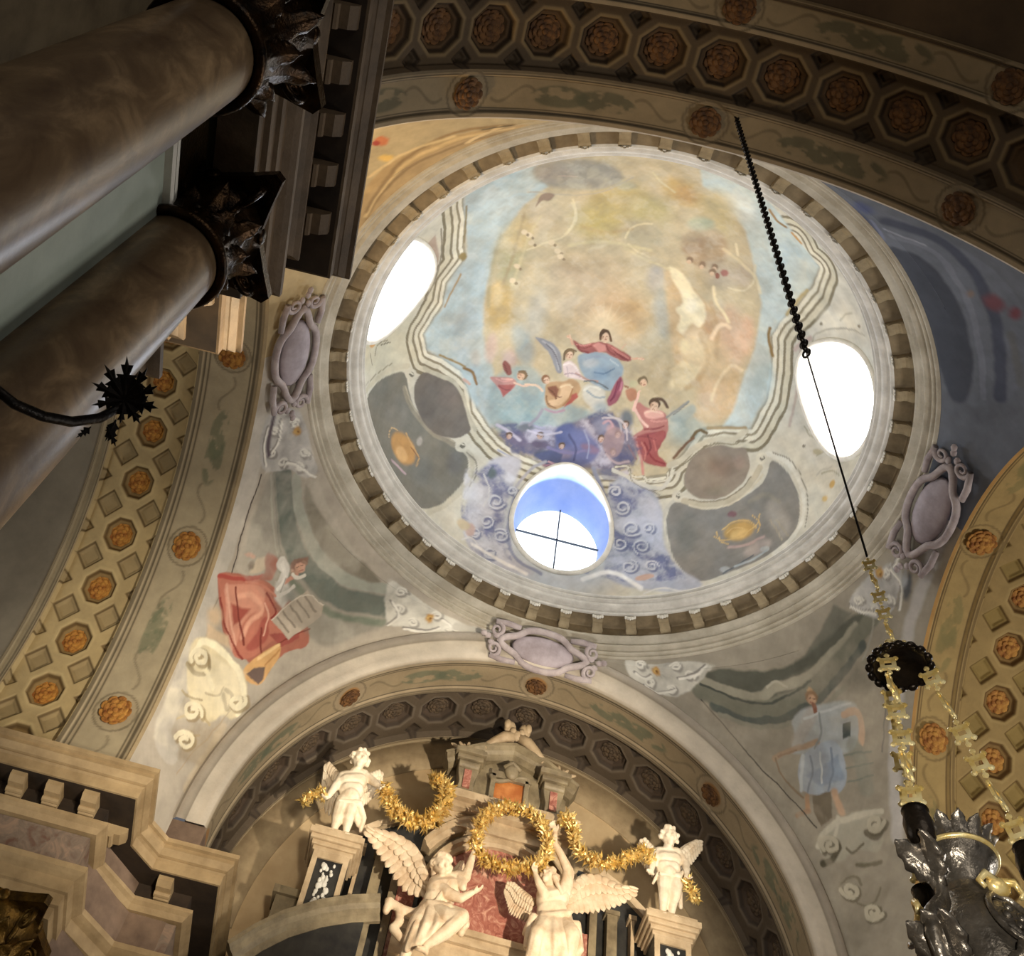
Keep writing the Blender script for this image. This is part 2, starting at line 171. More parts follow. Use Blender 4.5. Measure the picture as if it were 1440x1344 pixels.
p a5abab 24 100 66 351 66 356 64 362 61 366 55 370 49 373 42 374 36 373 30 371 26 367 24 362 24 357 26 352 30 347 35 343 41 341 48 340 54 341 59 343 64 347
p 9a5462 6 100 69 274 75 256 86 264 91 296 84 332 65 349 56 334 62 304
l 7a3048 4 4 100 74 273 74 307 66 331
p b98782 6 100 -301 327 -274 324 -256 319 -229 319 -209 328 -213 343 -234 359 -246 380 -255 361 -273 346
p a45a58 5 100 -264 345 -231 339 -214 337 -231 359 -245 377
p 8a5450 5 100 -262 286 -255 274 -237 289 -227 311 -239 315 -256 302
p caa68c 7 100 -186 309 -186 313 -187 316 -190 319 -193 322 -197 323 -201 323 -205 321 -208 319 -211 316 -212 312 -212 308 -211 305 -209 302 -205 299 -201 298 -197 298 -193 300 -190 302 -188 305
l 6e5c48 5 3 100 -208 300 -192 295 -183 308
l d8b5a0 5 3 100 -218 332 -183 339 -173 331
l d9a79c 5 3 100 -258 325 -225 324
p b4746c 5 100 132 329 141 309 161 320 196 320 218 315 241 338 247 368 235 406 147 434 151 406 178 377 155 356
p dba294 6 100 159 332 182 319 213 317 223 328 200 341 174 344
p 9a4c50 6 100 167 398 202 375 239 360 247 377 230 408 153 433
l e0b5a6 8 3 100 134 337 136 302 136 291
l e0b5a6 8 4 100 136 333 160 355 184 367
p d4a890 8 100 201 303 202 308 201 313 199 317 196 320 192 322 188 323 183 322 179 320 176 317 174 312 174 308 174 303 176 299 179 295 183 293 188 293 192 293 196 296 199 299
l 5f4a3c 9 5 100 176 301 186 286 205 282 221 299
l 8a8b88 6 5 100 228 326 248 295 272 260
p 98a5a2 12 70 233 324 258 292 286 258 303 274 285 316 251 332
l 7d7f7c 3 3 100 244 311 273 263
p a35250 5 100 150 416 195 389 239 356 240 400 231 429 272 441 273 457 229 465 190 460 173 435
l d08a7c 8 5 100 171 427 196 463 212 493
l 8a3038 5 4 100 189 413 224 449 265 448
l c76a64 5 5 100 210 393 228 421
p 8b7d60 9 100 149 249 150 253 149 256 147 259 145 262 141 263 138 264 134 263 131 262 129 259 127 256 127 252 128 249 129 246 132 243 135 242 139 241 142 242 145 243 148 246
p b9b38c 9 100 126 265 126 268 125 271 123 273 120 276 117 277 113 278 109 278 106 276 104 274 103 272 102 269 103 266 105 263 108 261 112 259 115 259 119 259 122 260 124 262
p b07a5c 6 100 95 289 110 279 131 284 134 306 121 318 106 306
l 94684e 5 3 100 92 279 101 280
p 7c7486 16 100 -246 475 -148 449 -53 435 20 383 121 366 188 449 141 516 55 530 -8 545 -100 533 -182 520
c bdb6c4 565a80 200 12 85 -271 461 -151 433 -33 427 55 354 128 354 198 446 165 524 101 534 53 520 -33 530 -110 541 -192 530
p 6b6d98 16 100 -68 459 -11 430 54 444 76 477 47 524 -15 539 -47 516
p 5a6494 16 100 -74 444 -49 419 -20 415 -4 446 -6 476 -59 488
p 6a72a4 30 100 32 442 33 450 30 458 25 465 18 470 9 474 0 475 -9 473 -16 469 -22 463 -25 455 -25 447 -23 439 -18 432 -11 427 -2 424 7 423 16 425 23 428 29 434
p 6f6680 18 100 -143 494 -145 498 -151 502 -160 505 -170 507 -182 506 -193 505 -203 501 -211 497 -216 492 -217 487 -214 483 -208 479 -200 476 -189 475 -178 475 -166 477 -156 480 -149 484 -144 489
p 6a5f76 15 100 -80 492 -81 496 -85 500 -91 503 -99 505 -107 506 -116 506 -124 504 -130 501 -134 497 -135 493 -134 489 -130 486 -124 483 -116 481 -107 480 -99 480 -91 482 -85 485 -81 488
l b9b1c2 9 6 100 -251 457 -211 470 -170 490
l b4aec2 9 6 100 -153 458 -114 454 -81 454
l a8a4bc 6 5 100 -141 442 -104 444
p 565c72 13 100 -75 514 -75 518 -76 523 -80 528 -86 532 -93 535 -100 537 -107 538 -113 537 -118 534 -121 531 -121 526 -119 521 -115 517 -109 512 -103 509 -95 507 -88 507 -82 508 -78 510
p a5808c 8 100 -49 547 -50 550 -53 553 -58 555 -64 556 -70 557 -77 557 -83 556 -88 554 -91 552 -92 549 -91 547 -87 544 -83 542 -77 541 -70 540 -64 540 -58 541 -53 543 -50 545
l b07f92 8 5 100 -89 542 -59 553 -43 563
p 8f8fa6 24 100 80 398 80 405 78 411 75 417 69 421 62 424 55 425 48 424 41 421 37 416 34 410 34 404 36 398 40 392 45 388 52 385 59 384 66 385 73 388 77 393
p b79aa0 12 100 97 404 98 408 97 412 95 416 92 418 89 420 85 421 81 420 77 418 75 414 73 410 73 406 73 402 75 398 78 396 82 394 86 394 90 394 93 397 96 400
l b3b0b6 6 5 100 71 370 101 375 117 402 108 422
l c39aa0 6 5 100 60 398 74 383 89 396 82 412
p 6e7378 21 100 138 361 139 369 139 376 136 383 132 388 127 390 122 391 116 389 110 385 106 378 103 371 102 363 103 356 105 350 109 345 114 342 120 342 125 343 131 348 135 354
p 757880 14 100 -134 446 -135 450 -138 454 -143 457 -150 460 -157 462 -165 463 -172 462 -178 460 -182 458 -184 454 -184 451 -180 447 -175 444 -169 441 -161 439 -153 438 -146 439 -140 440 -136 443
p 8a6f8a 14 100 69 476 67 480 63 483 57 485 49 486 41 486 32 485 25 482 20 479 16 476 15 472 17 468 21 466 28 464 35 463 44 463 52 464 59 466 65 469 68 473
p 877a92 14 100 -5 503 -6 506 -8 510 -12 514 -18 517 -25 519 -31 520 -38 520 -43 518 -47 516 -49 512 -48 509 -46 505 -42 501 -36 498 -29 496 -23 495 -16 495 -11 497 -7 499
l 9c949e 8 6 100 -150 443 -129 420 -120 393
l b48fa0 6 5 100 -111 389 -83 397 -56 384
p 54402f 5 100 20 151 20 156 19 160 17 164 14 167 10 169 5 169 1 168 -3 166 -6 162 -8 158 -8 154 -7 150 -5 146 -1 143 3 141 7 141 12 142 15 144 18 147
p d6b394 4 100 18 159 19 162 18 166 17 169 15 171 12 172 9 173 6 172 4 170 1 167 0 163 0 160 0 156 2 153 4 151 6 150 9 149 12 150 15 152 17 155
p b08468 3 70 5 164 5 166 5 167 5 169 4 170 3 170 3 170 2 170 1 168 0 167 -1 165 -1 163 -1 162 -1 160 0 159 1 159 1 159 3 159 3 160 4 162
l 6f4c3a 2 1 80 3 161 6 160
l 6f4c3a 2 1 80 11 158 14 158
l 9c5a4c 2 1 80 8 169 14 167
l c09474 2 1 70 9 160 11 164
p 7a6446 4 100 -62 225 -63 229 -65 233 -68 235 -72 237 -76 237 -80 237 -84 234 -87 231 -89 228 -89 224 -89 220 -86 216 -83 213 -79 212 -75 211 -71 212 -67 214 -64 217 -62 221
p d6b394 4 100 -65 231 -66 235 -67 238 -69 240 -72 241 -75 242 -78 241 -80 239 -82 237 -83 234 -84 230 -83 227 -82 224 -79 221 -77 220 -74 220 -71 220 -69 222 -67 225 -66 228
p b08468 3 70 -79 232 -79 233 -80 235 -81 236 -81 237 -82 237 -83 237 -84 236 -85 235 -85 233 -85 231 -85 230 -84 228 -84 227 -83 226 -82 226 -81 226 -80 227 -80 228 -79 230
l 6f4c3a 2 1 80 -81 229 -77 228
l 6f4c3a 2 1 80 -72 229 -69 229
l 9c5a4c 2 1 80 -77 237 -72 237
l c09474 2 1 70 -74 229 -74 234
p 7d684c 4 100 -187 319 -191 321 -195 322 -200 321 -204 320 -207 317 -210 313 -211 309 -210 304 -209 301 -206 298 -202 296 -198 295 -193 295 -189 297 -186 300 -183 304 -182 308 -182 312 -184 316
p d6b394 4 100 -194 321 -197 322 -201 323 -204 323 -207 322 -210 320 -211 318 -212 315 -211 312 -209 309 -207 306 -204 304 -200 304 -197 304 -194 305 -191 307 -190 309 -190 312 -190 315 -192 318
p b08468 3 70 -205 310 -206 311 -208 312 -210 312 -211 312 -212 312 -212 311 -212 310 -211 308 -210 307 -209 306 -207 305 -206 304 -204 304 -203 304 -202 305 -202 306 -202 307 -203 308 -204 309
l 6f4c3a 2 1 80 -203 307 -201 310
l 6f4c3a 2 1 80 -197 314 -195 317
l 9c5a4c 2 1 80 -208 315 -204 319
l c09474 2 1 70 -199 313 -203 316
p 8a6040 4 100 -119 301 -117 305 -117 308 -118 312 -120 315 -123 317 -127 318 -131 319 -134 318 -137 316 -140 313 -141 310 -141 306 -140 303 -138 300 -135 297 -132 296 -128 296 -124 297 -121 299
p d6b394 3 100 -118 307 -117 310 -117 313 -117 316 -118 318 -120 319 -123 320 -125 320 -128 319 -130 317 -132 315 -134 312 -134 310 -134 307 -132 305 -130 303 -128 302 -125 302 -123 303 -120 305
p b08468 2 70 -128 314 -128 316 -127 317 -127 318 -127 319 -128 320 -129 320 -130 320 -131 319 -132 318 -133 317 -133 315 -134 314 -134 313 -134 312 -133 311 -132 311 -131 311 -130 312 -129 313
l 6f4c3a 2 1 80 -131 313 -128 311
l 6f4c3a 2 1 80 -125 309 -122 308
l 9c5a4c 1 1 80 -124 317 -120 315
l c09474 1 1 70 -126 310 -124 313
p 5a4634 5 100 202 303 201 308 198 312 194 315 190 318 184 318 179 317 175 315 171 311 169 307 169 302 170 297 173 293 176 289 181 287 186 286 191 287 196 290 199 293 202 298
p d6b394 4 100 198 310 197 314 195 318 192 321 189 323 186 323 182 323 179 321 177 318 176 314 176 310 176 306 178 302 181 299 184 297 187 297 191 297 194 299 196 302 197 306
p b08468 3 70 181 312 180 314 180 316 179 317 178 318 177 318 176 318 175 317 174 315 174 314 174 311 174 309 175 307 176 306 177 305 178 305 179 305 180 306 180 307 181 309
l 6f4c3a 2 1 80 179 308 183 307
l 6f4c3a 2 1 80 189 307 193 308
l 9c5a4c 2 1 80 183 318 190 318
l c09474 2 1 70 187 308 187 314
p 76664a 4 100 147 245 148 248 149 253 147 257 145 260 142 263 138 265 134 265 130 265 126 262 124 259 122 256 122 252 123 248 125 244 129 241 132 239 137 239 141 240 144 242
p d6b394 4 100 147 252 149 255 149 258 149 261 147 264 145 266 142 267 140 267 137 266 134 264 132 261 130 258 130 255 130 252 132 249 134 247 137 246 140 246 142 247 145 249
p b08468 3 70 136 260 137 262 137 263 138 265 137 266 137 267 136 267 135 267 134 266 132 265 131 263 131 262 130 260 130 259 130 258 131 257 132 257 133 257 134 258 135 259
l 6f4c3a 2 1 80 133 259 136 256
l 6f4c3a 2 1 80 140 254 143 252
l 9c5a4c 2 1 80 141 264 145 260
l c09474 2 1 70 139 255 142 259
l 843e3c 3 2 85 -56 201 -39 203 -19 193
l c98076 3 2 85 -63 195 -43 196 -23 188
l 7c3a3a 3 2 85 17 184 27 199 47 204
l c47c70 3 2 85 32 186 60 198 86 204
l dcb79a 3 2 85 -83 182 -87 174
l dcb79a 3 2 85 -83 182 -91 182
l dcb79a 3 2 85 109 196 118 189
l dcb79a 3 2 85 109 196 124 195
l e5d6cf 5 2 85 -83 260 -66 251 -43 266
l a98f94 4 2 85 -75 286 -51 276 -33 283
l b7a0a2 3 2 85 -74 264 -65 290
l 8a6544 5 2 85 -116 353 -106 374 -83 383
l e2c79c 5 2 85 -79 321 -61 309 -48 315
l a9794c 5 2 85 -47 320 -47 348 -61 373
l 6f4630 5 2 85 -114 333 -95 341 -86 356
l d49a92 5 2 85 -273 329 -254 333 -233 328
l 8b4a4c 4 2 85 -261 348 -241 357 -229 353
l 6f3e3c 3 2 85 -255 288 -243 307
l e0bca4 4 2 85 165 333 186 323 212 323
l 8c4448 5 2 85 178 377 205 366 230 351
l 8c4448 4 2 85 166 404 189 394 219 393
l cf8e84 5 2 85 188 348 211 346 230 334
l 7d3a40 5 2 85 191 390 213 418 207 442
l c4746a 5 2 85 181 415 201 435 203 456
l e0b4a0 5 2 85 135 300 135 288 138 282
l 8f9aaa 5 2 85 -27 231 -2 217 32 220
l 677f98 5 2 85 4 263 32 262 54 242
l a9b4ba 5 2 85 38 221 63 231
l 7c3a52 4 2 85 78 266 79 294 72 319
l bb7486 4 2 85 84 270 85 295
l 97a0a4 6 2 85 -5 321 21 332 48 325
l dcd7c8 6 2 85 -13 318 3 303 29 305
p 6a5648 3 100 119 413 118 416 117 418 114 420 111 422 108 422 105 421 102 420 100 417 99 415 99 412 100 409 101 406 104 404 107 403 110 403 113 404 116 405 118 407 119 410
p c4a596 3 100 116 417 116 420 114 422 113 424 111 425 109 425 107 424 105 423 104 421 103 419 103 416 103 414 104 412 106 410 108 409 110 409 112 409 114 411 115 412 116 415
p b08468 2 70 106 418 106 419 105 420 105 421 104 421 103 422 103 421 102 421 102 420 102 419 102 417 102 416 102 415 103 414 103 414 104 413 105 414 105 414 106 415 106 416
l 6f4c3a 1 1 80 105 415 108 415
l 6f4c3a 1 1 80 111 415 114 416
l 9c5a4c 1 1 80 107 422 111 422
l c09474 1 1 70 110 416 110 419
p 6a5648 3 100 131 380 130 383 129 386 126 388 123 389 120 389 117 389 115 387 113 385 111 382 111 379 112 377 114 374 116 372 119 371 122 371 125 371 128 373 130 375 131 377
p c4a596 3 100 128 385 128 387 127 389 125 391 123 392 121 392 119 392 117 391 116 389 115 387 115 384 116 382 117 379 118 378 120 377 122 377 124 377 126 378 128 380 128 382
p b08468 2 70 118 385 118 386 118 388 117 388 116 389 116 389 115 389 115 388 114 387 114 386 114 385 114 384 115 383 115 382 116 381 117 381 117 381 118 382 118 383 118 384
l 6f4c3a 1 1 80 117 383 120 383
l 6f4c3a 1 1 80 123 383 126 383
l 9c5a4c 1 1 80 119 389 123 389
l c09474 1 1 70 122 383 122 387
p 6a5648 3 100 76 437 75 440 74 443 71 445 68 446 65 446 62 445 59 444 57 442 56 439 56 436 57 433 58 430 61 429 64 427 67 427 70 428 73 429 75 432 76 434
p c4a596 3 100 73 442 73 444 72 446 70 448 68 449 66 449 64 449 62 447 61 446 60 443 60 441 60 438 62 436 63 434 65 433 68 433 70 434 71 435 73 437 73 439
p b08468 2 70 63 442 63 443 62 444 62 445 61 446 60 446 60 446 59 445 59 444 59 443 59 442 59 440 59 439 60 438 61 438 61 438 62 438 62 439 63 440 63 441
l 6f4c3a 1 1 80 62 440 65 440
l 6f4c3a 1 1 80 68 440 71 440
l 9c5a4c 1 1 80 64 446 68 446
l c09474 1 1 70 67 440 67 443
p 6a5648 3 100 120 463 119 465 117 468 115 470 112 471 108 472 105 471 103 469 100 467 99 464 99 461 100 458 102 456 104 454 107 453 110 452 113 453 116 455 118 457 119 460
p c4a596 3 100 117 467 116 469 115 472 113 473 111 474 109 475 107 474 105 473 104 471 103 469 103 466 104 464 105 461 107 460 109 459 111 458 113 459 115 460 116 462 117 464
p b08468 2 70 106 467 106 469 106 470 105 471 104 471 104 471 103 471 103 471 102 470 102 468 102 467 102 466 103 465 103 464 104 463 105 463 105 463 106 464 106 465 106 466
l 6f4c3a 1 1 80 105 465 108 465
l 6f4c3a 1 1 80 112 465 114 466
l 9c5a4c 1 1 80 107 471 112 471
l c09474 1 1 70 110 466 110 469
p 6a5648 3 100 -101 466 -102 469 -104 471 -107 473 -110 474 -113 474 -117 473 -119 471 -121 469 -122 466 -122 463 -121 460 -119 458 -116 456 -113 455 -110 455 -107 456 -104 458 -102 460 -101 463
p c4a596 3 100 -104 470 -105 473 -107 475 -109 476 -111 477 -113 477 -115 476 -117 475 -118 473 -119 471 -118 468 -118 466 -116 464 -114 462 -112 461 -110 461 -108 462 -106 463 -105 465 -104 468
p b08468 2 70 -115 470 -116 471 -116 472 -117 473 -118 473 -118 473 -119 473 -119 472 -120 471 -120 470 -120 469 -119 468 -119 467 -118 466 -117 465 -117 465 -116 466 -115 466 -115 467 -115 468
l 6f4c3a 1 1 80 -116 467 -113 467
l 6f4c3a 1 1 80 -109 468 -107 469
l 9c5a4c 1 1 80 -114 474 -110 474
l c09474 1 1 70 -111 468 -111 471
p 6a5648 3 100 -197 482 -198 485 -200 487 -203 489 -206 490 -210 490 -213 488 -216 487 -218 484 -219 481 -219 478 -217 475 -215 473 -212 471 -209 470 -205 470 -202 472 -199 473 -197 476 -196 479
p c4a596 3 100 -200 486 -201 488 -203 491 -205 492 -207 493 -210 493 -212 492 -214 490 -215 488 -215 486 -215 483 -214 481 -212 479 -210 477 -208 477 -206 477 -203 477 -202 479 -201 481 -200 483
p b08468 2 70 -212 485 -212 486 -213 487 -213 488 -214 489 -215 489 -216 488 -216 488 -216 487 -216 485 -216 484 -216 483 -215 482 -214 481 -214 481 -213 480 -212 481 -212 481 -211 483 -211 484
l 6f4c3a 1 1 80 -212 483 -209 483
l 6f4c3a 1 1 80 -206 483 -203 484
l 9c5a4c 1 1 80 -211 489 -207 490
l c09474 1 1 70 -207 484 -208 487
p 6a5648 3 100 -32 485 -33 488 -34 490 -37 492 -40 493 -44 493 -47 492 -50 491 -51 488 -53 485 -53 482 -52 479 -50 477 -47 475 -44 474 -40 474 -37 475 -35 476 -33 479 -32 482
p c4a596 3 100 -35 489 -36 491 -37 494 -39 495 -41 496 -43 496 -45 496 -47 494 -48 492 -49 490 -49 487 -48 485 -47 483 -45 481 -43 480 -40 480 -38 481 -37 482 -35 484 -35 486
p b08468 2 70 -46 489 -46 490 -46 491 -47 492 -48 493 -48 493 -49 492 -50 492 -50 491 -50 490 -50 488 -50 487 -49 486 -48 485 -48 484 -47 484 -46 485 -46 485 -46 486 -45 487
l 6f4c3a 1 1 80 -46 486 -44 486
l 6f4c3a 1 1 80 -40 487 -37 487
l 9c5a4c 1 1 80 -45 493 -40 493
l c09474 1 1 70 -42 487 -42 490
p a78a8a 6 70 71 417 102 392 132 408 135 465 102 485 74 462
l cfc0c0 5 3 80 54 385 92 370 126 385 141 422
l b6a0a4 6 5 100 91 478 126 493 160 475
l 8a6d74 5 4 100 149 436 178 462
l c9c0cc 6 4 80 -153 458 -101 465 -51 447
l 8077a0 8 6 80 -84 499 -16 505 43 478
l 474c70 6 5 80 -28 450 4 480 4 517
l 9aa0c0 5 4 80 14 428 39 461 40 502
p 53597c 5 100 -119 526 -72 505 -33 509 -33 534 -79 548
l c69aa2 6 3 100 -72 538 -44 545 -28 558
l a0a4bc 5 4 100 -240 528 -200 540 -166 555
p 5c6a70 5 80 -273 581 -236 562 -223 594 -250 620
p 77788e 6 60 73 529 129 505 149 529 105 550
l 8a826e 8 2 100 128 501 163 486 176 512 221 498 231 516 287 492 283 467
l d2cbb6 5 2 100 128 501 163 486 176 512 221 498 231 516 287 492 283 467
l c4bea9 20 3 100 -381 671 -449 721 -543 748 -641 684
l bdb7a3 19 3 100 -371 533 -327 552 -322 592 -340 639 -382 686 -444 728 -529 756
l 8e897b 5 2 100 -346 545 -307 572 -310 618 -358 684
l c0b9a2 17 3 100 -824 331 -731 299 -649 282 -584 287
l 958e7a 4 2 100 -821 313 -723 282 -650 268
p 77756b 5 100 -809 351 -732 313 -648 298 -589 302 -567 381 -535 445 -474 492 -405 526 -371 537 -337 562 -341 616 -381 671 -449 721 -543 748 -641 684 -733 585 -802 450
p 6c6d68 51 70 -490 638 -505 646 -524 651 -545 651 -567 647 -585 638 -600 627 -607 613 -608 599 -602 586 -590 575 -573 568 -554 564 -534 565 -515 569 -499 576 -486 587 -478 600 -476 613 -480 626
p 828078 51 60 -570 442 -581 456 -597 466 -616 473 -637 474 -657 470 -675 461 -687 448 -693 433 -692 417 -684 402 -670 389 -653 380 -634 375 -615 374 -597 378 -582 386 -571 397 -565 412 -565 427
p 65676a 34 60 -356 579 -357 591 -361 602 -368 611 -377 617 -387 620 -398 619 -407 614 -414 605 -419 595 -420 583 -419 570 -414 559 -407 550 -398 545 -388 542 -379 543 -370 548 -362 556 -358 567
l 918a78 19 5 100 -593 351 -566 412 -522 459 -462 501 -394 525
l a9a18c 6 3 100 -587 347 -557 413 -510 460 -451 498 -394 516
l b9b39e 14 3 100 -519 300 -473 320 -419 339 -376 381 -353 436 -323 477
p 706962 5 100 -556 341 -518 305 -473 327 -418 345 -378 385 -354 444 -333 482 -378 507 -450 505 -510 469 -548 409
p 7a6f68 37 70 -391 391 -392 399 -396 407 -403 413 -411 417 -422 419 -432 417 -442 414 -450 407 -455 400 -458 391 -457 383 -452 375 -445 369 -437 366 -427 364 -416 366 -407 369 -399 375 -394 383
p 615c57 34 60 -469 423 -470 432 -474 440 -481 447 -490 451 -501 452 -511 451 -521 446 -529 439 -534 430 -536 420 -534 411 -530 403 -522 396 -513 393 -503 392 -493 393 -484 398 -476 405 -471 413
p c9c4b2 4 100 -547 313 -548 318 -551 323 -556 326 -562 328 -569 328 -576 326 -583 323 -589 319 -592 313 -594 308 -593 303 -590 298 -585 295 -579 293 -571 293 -564 295 -558 298 -552 302 -549 308
p 6f6b60 2 100 -557 312 -557 314 -559 316 -561 318 -564 318 -567 319 -570 318 -573 316 -575 314 -577 312 -577 310 -577 308 -576 306 -574 304 -571 303 -568 303 -565 304 -562 305 -559 307 -558 310
l c9c4b2 5 2 100 -562 310 -576 303 -582 311 -569 320
p c9c4b2 5 100 -343 526 -344 532 -346 537 -351 542 -357 545 -365 547 -372 546 -378 544 -384 540 -387 535 -389 529 -388 523 -385 518 -380 513 -374 510 -367 509 -360 509 -353 512 -348 515 -344 520
p 6f6b60 3 100 -353 527 -353 529 -355 532 -357 534 -359 535 -362 536 -366 536 -368 535 -371 533 -372 531 -373 528 -373 526 -371 523 -369 521 -366 520 -363 519 -360 519 -357 520 -355 522 -354 524
l c9c4b2 5 2 100 -358 525 -371 521 -377 531 -365 538
p b88a4a 18 100 -562 525 -555 542 -553 559 -556 573 -565 584 -579 591 -596 592 -615 588 -634 578 -651 563 -663 546 -671 528 -672 511 -667 497 -657 487 -642 481 -625 481 -607 486 -590 496 -574 509
p d2a566 13 100 -596 549 -593 557 -592 565 -594 572 -598 578 -605 581 -613 581 -622 579 -631 574 -639 567 -645 559 -649 550 -649 542 -647 535 -642 530 -635 527 -627 527 -618 530 -610 534 -602 541
l c9a878 4 2 100 -682 493 -668 461 -631 475
l c29a60 5 3 100 -588 488 -564 535 -533 569 -557 597
p a09a92 8 100 -519 521 -522 525 -526 529 -531 531 -535 532 -539 532 -543 530 -545 527 -546 523 -545 519 -543 514 -540 510 -536 507 -532 505 -527 504 -523 504 -520 506 -518 509 -517 512 -518 517
l b39ba2 9 6 100 -682 570 -652 592 -616 619
l 8a5c34 3 2 100 -571 535 -540 569
l d4d1c4 16 3 100 549 297 604 281 672 298 741 341 785 398 786 465 744 543
l 8e8a7c 4 2 100 564 284 625 274 699 297 770 345 806 408
l bdb9ac 14 3 100 328 539 308 579 318 629 360 686 419 730 491 761
p 83807a 5 100 334 628 318 566 332 537 421 527 498 484 548 427 580 367 563 303 610 302 674 322 730 357 774 415 772 479 719 573 633 661 547 743 481 754 395 716
p 74756f 42 70 437 606 443 624 446 641 445 657 439 669 430 676 418 677 404 673 391 663 379 648 370 631 364 613 363 596 365 582 371 570 380 564 391 563 403 567 416 576 427 589
p a39c92 37 80 709 417 729 427 745 438 756 450 760 462 756 472 745 479 727 482 707 482 685 477 664 469 646 458 633 445 625 433 623 422 627 413 637 406 651 404 669 405 689 409
p b2a49c 24 80 705 516 710 522 711 530 707 542 700 555 690 569 677 581 664 591 651 598 640 600 632 598 627 593 626 584 630 573 637 560 647 547 659 535 672 525 685 519 696 515
l a39a86 6 5 100 679 449 761 468
l a79d88 5 5 100 658 460 748 492
l 938d7c 14 12 60 559 446 603 395 657 398
l b8ae96 20 4 100 358 527 417 519 478 488 521 440 539 387 544 342
l 8a806c 4 2 100 370 518 422 507 477 474 515 428 529 378
l c9bfa6 6 3 100 377 535 440 521 498 484 539 431 563 356
l c7bea6 16 3 100 280 447 311 417 333 373 378 327 430 313 461 267
l 8d836c 4 2 100 295 450 327 420 348 375 390 335 444 320 474 274
l d2c9b2 6 3 100 303 460 337 420 356 381 398 341 453 330 483 283
p 918475 5 100 332 459 330 414 355 368 400 335 447 328 479 308 515 356 514 404 485 456 438 495 380 505 346 490
p 857163 37 80 468 372 469 380 467 390 461 399 451 407 439 414 427 418 414 419 403 417 395 413 390 406 389 398 391 389 398 380 407 372 418 365 431 361 443 360 454 361 463 365
p 9d8576 20 70 491 350 493 356 493 362 491 367 488 371 484 374 479 376 474 375 469 373 465 369 461 364 460 358 460 352 461 347 464 342 468 339 473 338 478 339 483 341 488 345
p 8b8473 17 60 482 438 483 442 480 448 474 455 465 463 455 470 444 476 433 481 424 484 417 484 413 481 413 477 415 471 421 464 430 457 440 450 451 443 462 439 471 436 478 436
p d2ccb8 4 100 554 307 555 312 555 318 553 323 549 327 544 331 538 333 532 333 527 332 523 329 520 325 518 320 519 314 521 309 525 305 529 302 535 300 541 299 546 301 550 303
p 6f6b60 2 100 546 311 547 313 547 316 546 318 544 320 542 321 539 322 537 322 535 322 533 321 531 319 531 317 531 314 532 312 533 310 536 309 538 308 540 308 543 308 545 309
l d2ccb8 5 2 100 541 312 530 312 529 322 541 324
p c6c0ae 4 100 350 515 351 520 350 526 348 531 344 535 339 537 334 539 328 538 323 536 319 532 316 528 316 523 316 517 319 513 322 509 327 506 333 505 338 505 343 507 347 511
p 6f6b60 2 100 343 518 343 520 343 523 342 525 340 527 338 528 336 528 333 528 331 527 329 526 328 524 328 521 328 519 329 517 331 515 333 514 335 513 338 514 340 515 341 516
l c6c0ae 5 2 100 338 518 327 517 325 527 337 530
p b7944e 20 100 614 502 620 510 621 521 616 534 607 547 595 558 580 568 564 574 549 577 536 575 527 570 522 562 522 551 527 539 536 527 548 516 562 506 577 500 592 497 605 498
p cfae68 15 100 602 527 605 531 605 537 601 543 596 551 588 557 580 563 571 567 563 569 556 569 551 567 549 562 549 557 552 550 558 543 565 536 574 531 582 527 591 524 597 524
l c9a765 4 2 100 514 558 539 516 587 494 633 504
l c9a765 4 2 100 496 591 533 591 585 553 625 492 612 461
l c9a765 4 2 100 590 477 630 479 639 512
l c9a765 4 2 100 533 560 553 530 592 523 596 548
l c9a765 4 2 100 499 574 523 596 558 591
p 7c5a60 8 100 537 495 538 498 537 501 534 505 531 508 526 510 521 512 516 513 512 512 508 511 506 509 506 506 507 503 509 500 513 497 517 494 522 493 527 492 532 492 535 493
l b49a94 9 8 100 563 600 623 568 669 514
p a7a9a8 7 100 615 665 616 668 615 672 612 675 608 679 602 682 596 685 590 686 584 686 580 684 577 681 576 678 576 674 579 670 584 667 589 664 595 662 602 661 608 661 612 663
p b5b6b4 7 100 717 540 718 543 718 547 715 551 711 555 706 558 700 560 694 561 688 561 683 560 680 558 679 555 679 551 682 547 686 544 691 541 697 538 703 537 709 537 713 538
l 5f646a 6 5 100 595 689 619 662 652 607 668 588
l a9b2b6 8 5 100 624 649 678 600 711 545
l 6d5c3e 9 5 100 316 353 328 321 351 321
l 7a5c44 8 5 100 285 422 303 380 321 351
l a38e68 8 5 100 351 307 416 279 457 259
l 8a6a3c 8 5 100 -383 304 -352 316 -333 349
l c3a091 8 5 100 -379 338 -357 350
l 9a8250 6 5 100 -469 264 -416 283 -379 300
l 9b7d52 9 5 100 318 -398 346 -369 374 -367
l c89858 8 5 100 394 -360 426 -344
l 8c7040 9 6 100 421 -33 426 -3 455 37
l b5a06c 9 8 100 451 -96 468 -159 488 -207
p 8d7a4a 9 100 -429 -32 -429 -28 -430 -25 -432 -22 -435 -20 -439 -20 -444 -21 -448 -24 -452 -27 -454 -31 -456 -35 -456 -39 -455 -43 -453 -46 -449 -47 -445 -47 -441 -46 -437 -44 -433 -41 -431 -37
l 8d8060 6 5 100 -476 -211 -451 -81
l a88a5c 6 5 100 -437 23 -473 118
p b4b2ba 16 100 -261 548 -146 531 -178 644 -209 741 -180 861 -50 918 -224 918 -361 861 -363 738 -306 640
p a7abba 16 100 114 514 280 525 333 669 419 742 577 747 408 843 192 876 152 728
l 8b8fa6 14 8 100 -167 664 -189 773 -160 870 -51 903
l 9498b0 14 8 100 66 527 144 625 163 750 119 855
l a9a6ae 9 5 100 -174 643 -128 570 -81 540
